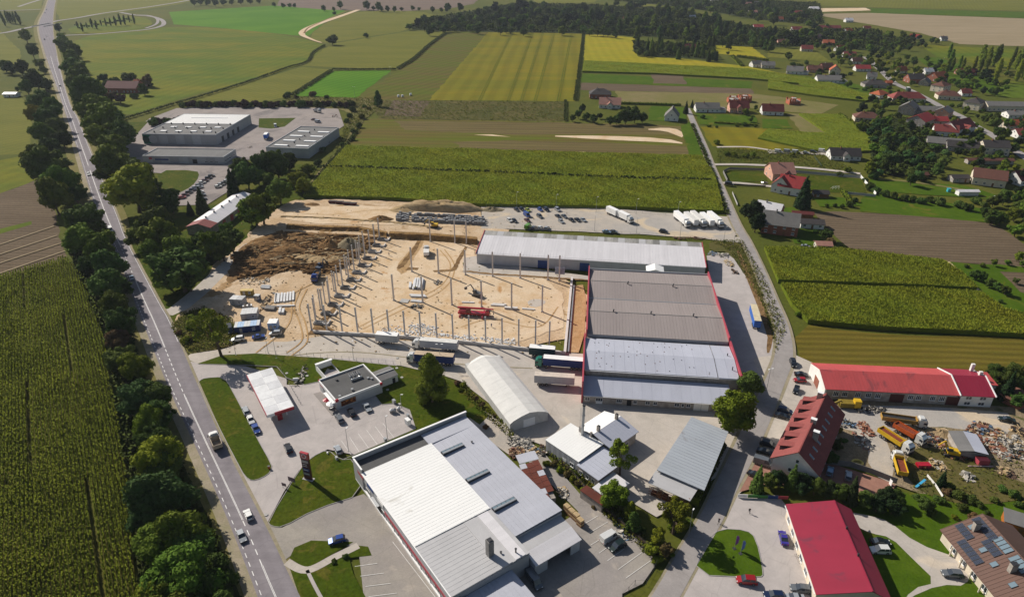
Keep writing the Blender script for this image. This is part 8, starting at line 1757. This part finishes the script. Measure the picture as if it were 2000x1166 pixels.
t = thing('parasol', 'red and white parasol with terrace tables before the restaurant', 'parasol', (*at(648, 800), .2), 0); MB().tube((0, 0, 0), (0, 0, 2.4), .05).build('pole', gr_met, t); MB().tube((0, 0, 2.1), (0, 0, 2.7), 1.5, .05, 8).build('shade', wht, t); MB().tube((0, 0, .7), (0, 0, .76), .6, n=12).build('table', wht, t)
t = thing('parasol', 'red parasol beside the white one on the restaurant terrace', 'parasol', (*at(640, 792), .2), 0); MB().tube((0, 0, 0), (0, 0, 2.3), .05).build('pole', gr_met, t); MB().tube((0, 0, 2.0), (0, 0, 2.6), 1.3, .05, 8).build('shade', red_lit, t)
t = thing('satellite_tank', 'white gas tank left of the restaurant beside the canopy', 'tank', (*at(578, 745), .2), .2); MB().tube((-.8, 0, .7), (.8, 0, .7), .5, n=12).build('tank', wht, t); MB().box(-.6, -.4, 0, -.4, .4, .4).box(.4, -.4, 0, .6, .4, .4).build('stand', gr_met, t)
for i in range(14): 
    x, y = at(548+i*3.0, 722+i*5.2); t = thing('bollard', f'thin grey bollard, {ordw(i+1)} from the top beside the petrol canopy', 'bollard', (x, y, .2), 0, 'bollards beside the petrol canopy'); MB().tube((0, 0, 0), (0, 0, .9), .07, n=8).build('post', gr_met, t)
for i, (x, y) in enumerate([(560, 730), (600, 735), (634, 700), (700, 800), (776, 700), (780, 790), (775, 720), (785, 738), (757, 762), (520, 1006)]): 
    t = MB().tube((0, 0, 0), (0, 0, .12), .5, n=10).build('manhole_cover', conc, None, (*at(x, y), .2)); tag(t, f'{ordw(i+1)} pale concrete manhole cover set in the lawns near the restaurant', 'manhole cover', 'manhole covers in the lawns')
# ================================================================ people
skin = plain('skin', rgb('#a8785c'), .7); 
def person(px, rz, top_c, leg_c, label, pose='stand', bike=False, z=.24):
    x, y = at(*px); t = thing('person', label, 'person', (x, y, z), rz)
    vs = {'hip': (0, 0, .92), 'chest': (.02, 0, 1.28), 'neck': (.03, 0, 1.48), 'head': (.05, 0, 1.64)}
    st_ = .22 if pose == 'walk' else .06
    if bike: vs = {'hip': (-.15, 0, 1.0), 'chest': (.08, 0, 1.32), 'neck': (.2, 0, 1.48), 'head': (.26, 0, 1.62)}
    me = bpy.data.meshes.new('body'); pts = [vs['hip'], vs['chest'], vs['neck'], vs['head']]; ed = [(0, 1), (1, 2), (2, 3)]; rad = [.15, .19, .07, .11]
    for s in (-1, 1):
        b = len(pts)
        if bike: kn = (.22 if s > 0 else .1, s*.12, .72 if s > 0 else .55); ft = (.05, s*.12, .35 if s > 0 else .18); el = (.35, s*.24, 1.15); hd = (.55, s*.2, 1.02)
        else: kn = (.05+s*st_*.7, s*.1, .5); ft = (s*st_*1.6, s*.1, .06); el = (-.02-s*st_*.5, s*.27, 1.12); hd = (.1-s*st_, s*.27, .88)
        pts += [(vs['hip'][0], s*.1, vs['hip'][2]-.04), kn, ft, (ft[0]+.16, ft[1], ft[2]-.03), (vs['chest'][0], s*.2, vs['chest'][2]+.1), el, hd]
        ed += [(0, b), (b, b+1), (b+1, b+2), (b+2, b+3), (1, b+4), (b+4, b+5), (b+5, b+6)]; rad += [.11, .075, .05, .045, .08, .055, .04]
    me.from_pydata(pts, ed, []); o = bpy.data.objects.new('body', me); COL.objects.link(o); o.parent = t
    o.modifiers.new('skin', 'SKIN'); me.skin_vertices  if me.skin_vertices else None
    for i, v in enumerate(me.skin_vertices[0].data): v.radius = (rad[i], rad[i]); v.use_root = i == 0
    sb = o.modifiers.new('smooth', 'SUBSURF'); sb.levels = 1; sb.render_levels = 1
    m = NT(f'clothes_{label[:12]}'); sep = m.n('ShaderNodeSeparateXYZ'); m.l(m.co(), sep.inputs[0]); r_ = m.ramp(sep.outputs['Z'], [(0, leg_c), (.001, leg_c)]) ; 
    mr = m.n('ShaderNodeMapRange'); m.l(sep.outputs['Z'], mr.inputs[0]); mr.inputs[1].default_value = 0; mr.inputs[2].default_value = 2; cr = m.n('ShaderNodeValToRGB'); cr.color_ramp.interpolation = 'CONSTANT'; m.l(mr.outputs[0], cr.inputs[0])
    e = cr.color_ramp.elements; e[0].position = 0; e[0].color = (*leg_c, 1); e[1].position = .47; e[1].color = (*top_c, 1); q = e.new(.755); q.color = (.4, .22, .15, 1); q = e.new(.84); q.color = (.05, .03, .02, 1)
    o.data.materials.append(m.done(cr.outputs[0], .8))
    return t
for i, (x, y) in enumerate([(700, 640), (812, 566), (960, 640), (575, 612), (905, 520), (760, 500)]):
    person((x, y), i*1.1, [(.45, .2, .03), (.4, .38, .05), (.05, .08, .2)][i % 3], (.04, .05, .08), ['worker in orange vest by the front beam', 'worker in yellow vest beside the pale beams', 'worker in blue below the red crane', 'worker in orange vest beside the white beam stack', 'worker in yellow vest near the warehouse apron', 'worker in blue beside the left pad foundations'][i], 'walk' if i % 2 else 'stand')
def bicycle(px, rz, label, z=.24):
    x, y = at(*px); t = thing('bicycle', label, 'bicycle', (x, y, z), rz)
    for xx in (-.52, .52):
        mb = MB(); n = 18
        for i in range(n):
            a, b = 6.2832*i/n, 6.2832*(i+1)/n; mb.tube((xx+.33*math.cos(a), 0, .34+.33*math.sin(a)), (xx+.33*math.cos(b), 0, .34+.33*math.sin(b)), .02, n=4, cap=False)
        mb.build('wheel', tyre, t)
    MB().tube((-.52, 0, .34), (-.15, 0, .85), .02).tube((-.15, 0, .85), (.4, 0, .88), .02).tube((.4, 0, .88), (.0, 0, .34), .02).tube((-.15, 0, .85), (0, 0, .34), .02).tube((.52, 0, .34), (.42, 0, 1.0), .02).tube((-.52, 0, .34), (0, 0, .34), .015).build('frame', dk_met, t)
    MB().box(-.3, -.07, .9, -.05, .07, .96).build('saddle', plastic, t); MB().tube((.42, -.28, 1.02), (.42, .28, 1.02), .018).build('handlebar', dk_met, t); return t
person((1463, 1003), 1.2, (.03, .03, .03), (.04, .04, .06), 'person in dark clothes walking across the dealer yard', 'walk')
person((1403, 1023), 1.0, (.02, .02, .03), (.05, .05, .06), 'cyclist in black riding on the lane beside the teardrop lawn', bike=True); bicycle((1403, 1023), 1.0, 'bicycle ridden beside the teardrop lawn')
person((1517, 627), 1.6, (.03, .03, .04), (.05, .05, .06), 'cyclist in dark clothes on the bend of the lane', bike=True); bicycle((1517, 627), 1.6, 'bicycle ridden on the bend of the lane')
person((1479, 524), 1.8, (.04, .04, .05), (.03, .03, .04), 'person walking on the lane beside the ditch', 'walk'); person((1448, 484), 1.8, (.03, .03, .05), (.03, .03, .04), 'person at the junction of the lane and the access road', 'walk'); person((856, 590), 0, (.35, .25, .05), (.05, .06, .1), 'site worker in yellow vest on the sand floor'); person((1107, 420), 0, (.3, .28, .2), (.05, .05, .08), 'person between cars on the gravel parking')
for i, (x, y) in enumerate([(1545, 1042), (1547, 1050), (1552, 1072), (1557, 1090), (1562, 1096), (1565, 1102)]): bicycle((x, y), 1.6+.2*i, f'{ordw(i+1)} bicycle from the top leaning along the crimson-roofed shop wall', .2)
# ================================================================ yards and scrap
rj = random.Random(4)
JM = [plain('scrap_'+n, rgb(h), .8, grime=.3, scale=2) for n, h in (('white', '#bdb5a8'), ('rust', '#6c4232'), ('orange', '#96694e'), ('grey', '#7d7a74'), ('dark', '#2a2826'), ('tan', '#b39a72'), ('blue', '#566f8a'), ('brown', '#5c4636'), ('brick', '#8c5c4a'))]
def junk(cx, cy, rx, ry, n, label, group, sc=1.0, pal=None, name='scrap_pile', cat='scrap', h=.8):
    x, y = at(cx, cy); t = thing(name, label, cat, (x, y, .12), 0, group); names = ['scrap_box', 'scrap_plank', 'scrap_pipe', 'scrap_plate']; s = scale_at(cx, cy); pal = pal or JM; bms = {}
    for i in range(n):
        a, r = rj.uniform(0, 6.28), rj.random()**.5; px_, py_ = math.cos(a)*r*rx/s, math.sin(a)*r*ry/s*2.0; z = rj.uniform(0, h)*(1-r)*.8; T = Matrix.Translation((px_, py_, z+.12))@Matrix.Rotation(rj.uniform(0, 3.1), 4, 'Z')@Matrix.Rotation(rj.uniform(-.3, .3), 4, 'Y'); m = rj.choice(pal); k = (rj.choice(names), m.name); e = bms.setdefault(k, [MB(), m]); w_ = rj.uniform(.2, .6)*sc
        if k[0] == 'scrap_box': e[0].box(-w_, -w_*.7, -.1, w_, w_*.7, w_*.9, T=T)
        elif k[0] == 'scrap_plank': e[0].box(-w_*2, -.12, 0, w_*2, .12, .1, T=T)
        elif k[0] == 'scrap_plate': e[0].box(-w_*1.3, -w_, 0, w_*1.3, w_, .06, T=T)
        else: e[0].tube(T@Vector((-w_*2, 0, .1)), T@Vector((w_*2, 0, .15)), .1*sc, n=6)
    for (nm, _), (mb, m) in bms.items(): tag(mb.build(nm, m, t), kind='stuff')
G = 'scrap heaps of the scrap yard'
JL = [(1690,838,10,12,60,'rubble heap of bricks below the parked machines at the garage',[JM[8],JM[8],JM[2],JM[0]]),(1685,862,16,14,70,'white and grey rubble heap beside the sandy drive',[JM[0],JM[3],JM[0],JM[8]]),(1822,855,22,10,70,'mixed scrap left of the grey-roofed scrap shed',None),(1838,872,12,12,40,'scrap at the wall of the grey-roofed scrap shed',[JM[8],JM[2],JM[0],JM[5]]),(1810,858,14,12,40,'dark scrap sheets behind the tippers',[JM[4],JM[3],JM[4],JM[7]]),(1918,838,26,10,80,'bright scrap with a blue tarpaulin behind the shed',None),(1945,850,20,12,70,'tan and white scrap in the middle of the yard',[JM[5],JM[0],JM[2],JM[3]]),(1975,862,24,14,80,'large pale scrap heap at the right edge',[JM[0],JM[5],JM[3],JM[0]]),(1940,872,20,12,70,'reddish scrap heap right of the shed',[JM[8],JM[1],JM[0],JM[2]]),(1985,885,22,9,60,'long scrap row at the right edge',[JM[3],JM[0],JM[2],JM[4]]),(1958,888,18,9,60,'orange and white scrap below the large heap',[JM[2],JM[0],JM[3]]),(1830,908,14,9,40,'twigs and pale rods beside the red machine',[JM[5],JM[5],JM[0]]),(1875,892,24,7,50,'scrap row beneath the shed',[JM[7],JM[1],JM[4],JM[2]]),(1890,932,14,7,40,'pale rubble among the bushes',[JM[0],JM[3]]),(1965,925,16,8,30,'dry branch heap in the right garden',[JM[7],JM[5]]),(1990,843,14,8,40,'dark scrap beside the green saloon',[JM[4],JM[7],JM[5]]),(1902,852,14,10,50,'white scrap right of the scrap shed',None),(1652,828,20,6,40,'dark machines parked before the garage windows',[JM[4],JM[3],JM[0],JM[6]]),(1700,802,34,5,60,'row of barrels and machines along the garage wall',[JM[4],JM[3],JM[0],JM[4]])]
for (x, y, rx, ry, n, lb, pal) in JL: junk(x, y, rx, ry, n, lb, G, 1.0, pal)
G = 'material piles behind the retail hall'
for (x, y, rx, ry, n, lb, pal) in [(1005,862,14,8,70,'white rubble pile at the corner of the retail hall',[JM[0],JM[0],JM[3]]),(1010,885,16,9,80,'orange and brown scrap pile beside the retail roof',[JM[2],JM[1],JM[7],JM[5]]),(1030,868,12,8,60,'pale metal scrap beside the drive',[JM[0],JM[3],JM[3]]),(1042,882,10,8,40,'tan boxes beside the grey lean-to roof',[JM[5],JM[5],JM[0],JM[6]]),(1060,880,8,8,30,'dark junk by the fence corner',[JM[4],JM[7],JM[0]]),(1100,963,10,8,36,'white boxes and crates at the end of the lean-to',[JM[0],JM[0],JM[5],JM[4]])]: junk(x, y, rx, ry, n, lb, G, .8, pal)
for (x, y, rx, ry, n, lb, pal) in [(1392,497,10,5,40,'blue and white building material at the warehouse corner',[JM[6],JM[0],JM[6]]),(1412,500,12,6,40,'grey pallets at the top of the east yard',[JM[3],JM[0]]),(1424,515,8,9,40,'tan pallets along the weedy strip',[JM[5],JM[5],JM[0]]),(1434,532,6,6,20,'dark pallets below the tan ones',[JM[7],JM[4]]),(497,550,30,8,60,'mixed material left of the dug earth',[JM[3],JM[0],JM[5]]),(815,600,12,6,30,'tools beside the pale beams',[JM[3],JM[4],JM[0]]),(855,553,8,5,20,'grey equipment at the pillar foot',[JM[3],JM[4]]),(520,590,8,20,50,'scrap column between cabins and white beams',[JM[7],JM[5],JM[3]]),(1220,1032,14,16,26,'pallets and tarpaulins in the tree strip',[JM[6],JM[0],JM[4]]),(588,735,10,18,50,'equipment between the canopy and the lawn',[JM[3],JM[0],JM[4]]),(490,288,6,4,14,'pallets on the factory yard',[JM[7],JM[0]]),(655,228,7,5,16,'red and white crates at the hedge end',[JM[1],JM[0]]),(1345,466,32,3,40,'dark red steel row at the access road',[JM[1],JM[7]])]: junk(x, y, rx, ry, n, lb, 'material lying about the yards', .9, pal)
G = 'timber stacks behind the retail hall'
for i, (x, y) in enumerate([(1107, 999), (1116, 1008), (1125, 1016), (1133, 1026)]): 
    t = thing('timber_stack', f'{ordw(i+1)} tan stack of crates along the canopy wall behind the hall', 'stack', (*at(x, y), .1), -.9, G)
    for k in range(4): MB().box(-.8, -.6, k*.55, .8, .6, k*.55+.48).build('crate', JM[5] if k % 2 else w_wood, t)
# yellow machine and skips before the garage
t = thing('yellow_sorting_machine', 'big yellow sorting machine before the left garage windows', 'machine', (*at(1656, 796), .1), -.1); MB().box(-3, -1.2, .6, 2, 1.2, 2.2).build('hopper', plain('mustard_steel', rgb('#7d6a1c'), .7), t); MB().box(1.2, -1.3, .8, 3.2, .6, 3.2).build('bright_housing', yel, t); MB().tube((-5, 0, .8), (-2.5, 0, 2.4), .4, n=6).build('conveyor', plain('mustard_steel', rgb('#7d6a1c'), .7), t)
x, y = at(1853, 842, 2.4); t = thing('scrap_shed', 'long scrap shed whose roof is half dark felt, half pale metal', 'shed', (x, y, .1), ang_of((1853, 842), (1876, 884), 2.4))
walls(t, 0, 8.6, .1, 7.2, 2.2, w_stone); slab(MB(), [(-.2, 3.7, 2.9), (8.9, 3.7, 2.9), (8.9, 7.4, 2.35), (-.2, 7.4, 2.35)], .1).build('metal_roof', r_blue, t); slab(MB(), [(-.2, -.1, 2.35), (8.9, -.1, 2.35), (8.9, 3.66, 2.9), (-.2, 3.66, 2.9)], .1).build('felt_roof', r_felt, t)
t = thing('pink_pipe', 'long pale pink pipe lying on the grass below the scrap shed', 'pipe', (*at(1914, 912), .2), 0); MB().tube((-3.4, 0, .2), (3.4, -.2, .2), .16).build('pipe', plain('pale_pipe', rgb('#c7a9a4'), .5), t)
t = thing('red_container', 'small dark red container beside the pink pipe', 'container', (*at(1918, 900, 1), .1), 0); MB().box(-1.5, -1, 0, 1.5, 1, 1.7).build('case', red_trim, t); MB().box(-1.55, -1.05, 1.7, 1.55, 1.05, 1.78).build('lid', PC['darkred'], t)
t = thing('red_machine', 'crumpled red farm machine right of the lowest tipper', 'machine', (*at(1802, 912), .1), 0); MB().box(-1.8, -.8, .3, 1.8, .8, 1.1).build('frame', red_lit, t)
for xx in (-1.3, 0, 1.2): MB().tube((xx, -.9, .5), (xx, .9, .5), .5, n=10).build('drum', red_trim, t)
t = thing('inflatable_pool', 'round pale yellow paddling pool on the dark lawn behind the apartment house', 'pool', (*at(1674, 905), .15), 0)
mb = MB()
for i in range(18): a, b_ = 6.2832*i/18, 6.2832*(i+1)/18; mb.tube((1.4*math.cos(a), 1.1*math.sin(a), .25), (1.4*math.cos(b_), 1.1*math.sin(b_), .25), .28, n=6, cap=False)
mb.build('ring', plain('pool_yellow', rgb('#c8b45a'), .5), t); MB().tube((0, 0, .1), (0, 0, .14), 1.1, n=16).build('floor', plain('pool_floor', rgb('#8a7a38'), .5), t)
t = thing('slide', 'bright blue garden slide beside the white garden wall', 'slide', (*at(1795, 949), .1), .5); slab(MB(), [(-1.8, -.3, .2), (2.0, -.3, 1.4), (2.0, .3, 1.4), (-1.8, .3, .2)], .1).build('chute', plain('sky_blue_plastic', rgb('#3f9fc8'), .4), t); MB().box(2.0, -.3, 0, 2.15, .3, 1.4).build('ladder', gr_met, t)
t = thing('goal_frame', 'white football goals leaning on the fenced lawn', 'goal', (*at(1630, 369), .1), .2)
for xx in (-2, 0, 2): MB().tube((xx, -1, 0), (xx, -1, 1.8), .08).tube((xx, 1, 0), (xx, -1, 1.8), .06).build('post', wht, t)
MB().tube((-2, -1, 1.8), (2, -1, 1.8), .08).build('crossbar', wht, t)
t = thing('blue_booth', 'turquoise booth on the lush garden lawn', 'booth', (*at(1852, 375), .1), 0); MB().box(-.8, -.8, 0, .8, .8, 1.9).build('wall', plain('turquoise', rgb('#3aa0ae'), .6), t); MB().box(-1, -1, 1.9, 1, 1, 2.0).build('roof', plain('turquoise', rgb('#3aa0ae'), .6), t)
t = thing('low_hip_shed', 'brown tiled roof among trees at the right end of the garage yard', 'shed', (*at(1988, 775, 2), 0), .5); MB().box(-4, -3, 0, 4, 3, 2.4).build('wall', w_brick, t); MB().poly([(-4.5, -3.5, 2.42), (4.5, -3.5, 2.42), (0, 0, 5)]).poly([(4.5, -3.5, 2.42), (4.5, 3.5, 2.42), (0, 0, 5)]).poly([(4.5, 3.5, 2.42), (-4.5, 3.5, 2.42), (0, 0, 5)]).poly([(-4.5, 3.5, 2.42), (-4.5, -3.5, 2.42), (0, 0, 5)]).build('roof', roofc['b'], t)
# ================================================================ air
hm = bpy.data.materials.new('haze_air'); hm.use_nodes = True; t_ = hm.node_tree; t_.nodes.remove(t_.nodes['Principled BSDF'])
pvn = t_.nodes.new('ShaderNodeVolumePrincipled'); pvn.inputs['Color'].default_value = (.80, .87, 1, 1); pvn.inputs['Density'].default_value = .00005; pvn.inputs['Anisotropy'].default_value = .2
t_.links.new(pvn.outputs[0], [n for n in t_.nodes if n.type == 'OUTPUT_MATERIAL'][0].inputs['Volume'])
tag(MB().box(-4400, -500, -1.4, 4400, 7200, 132).build('haze', hm), kind='stuff')
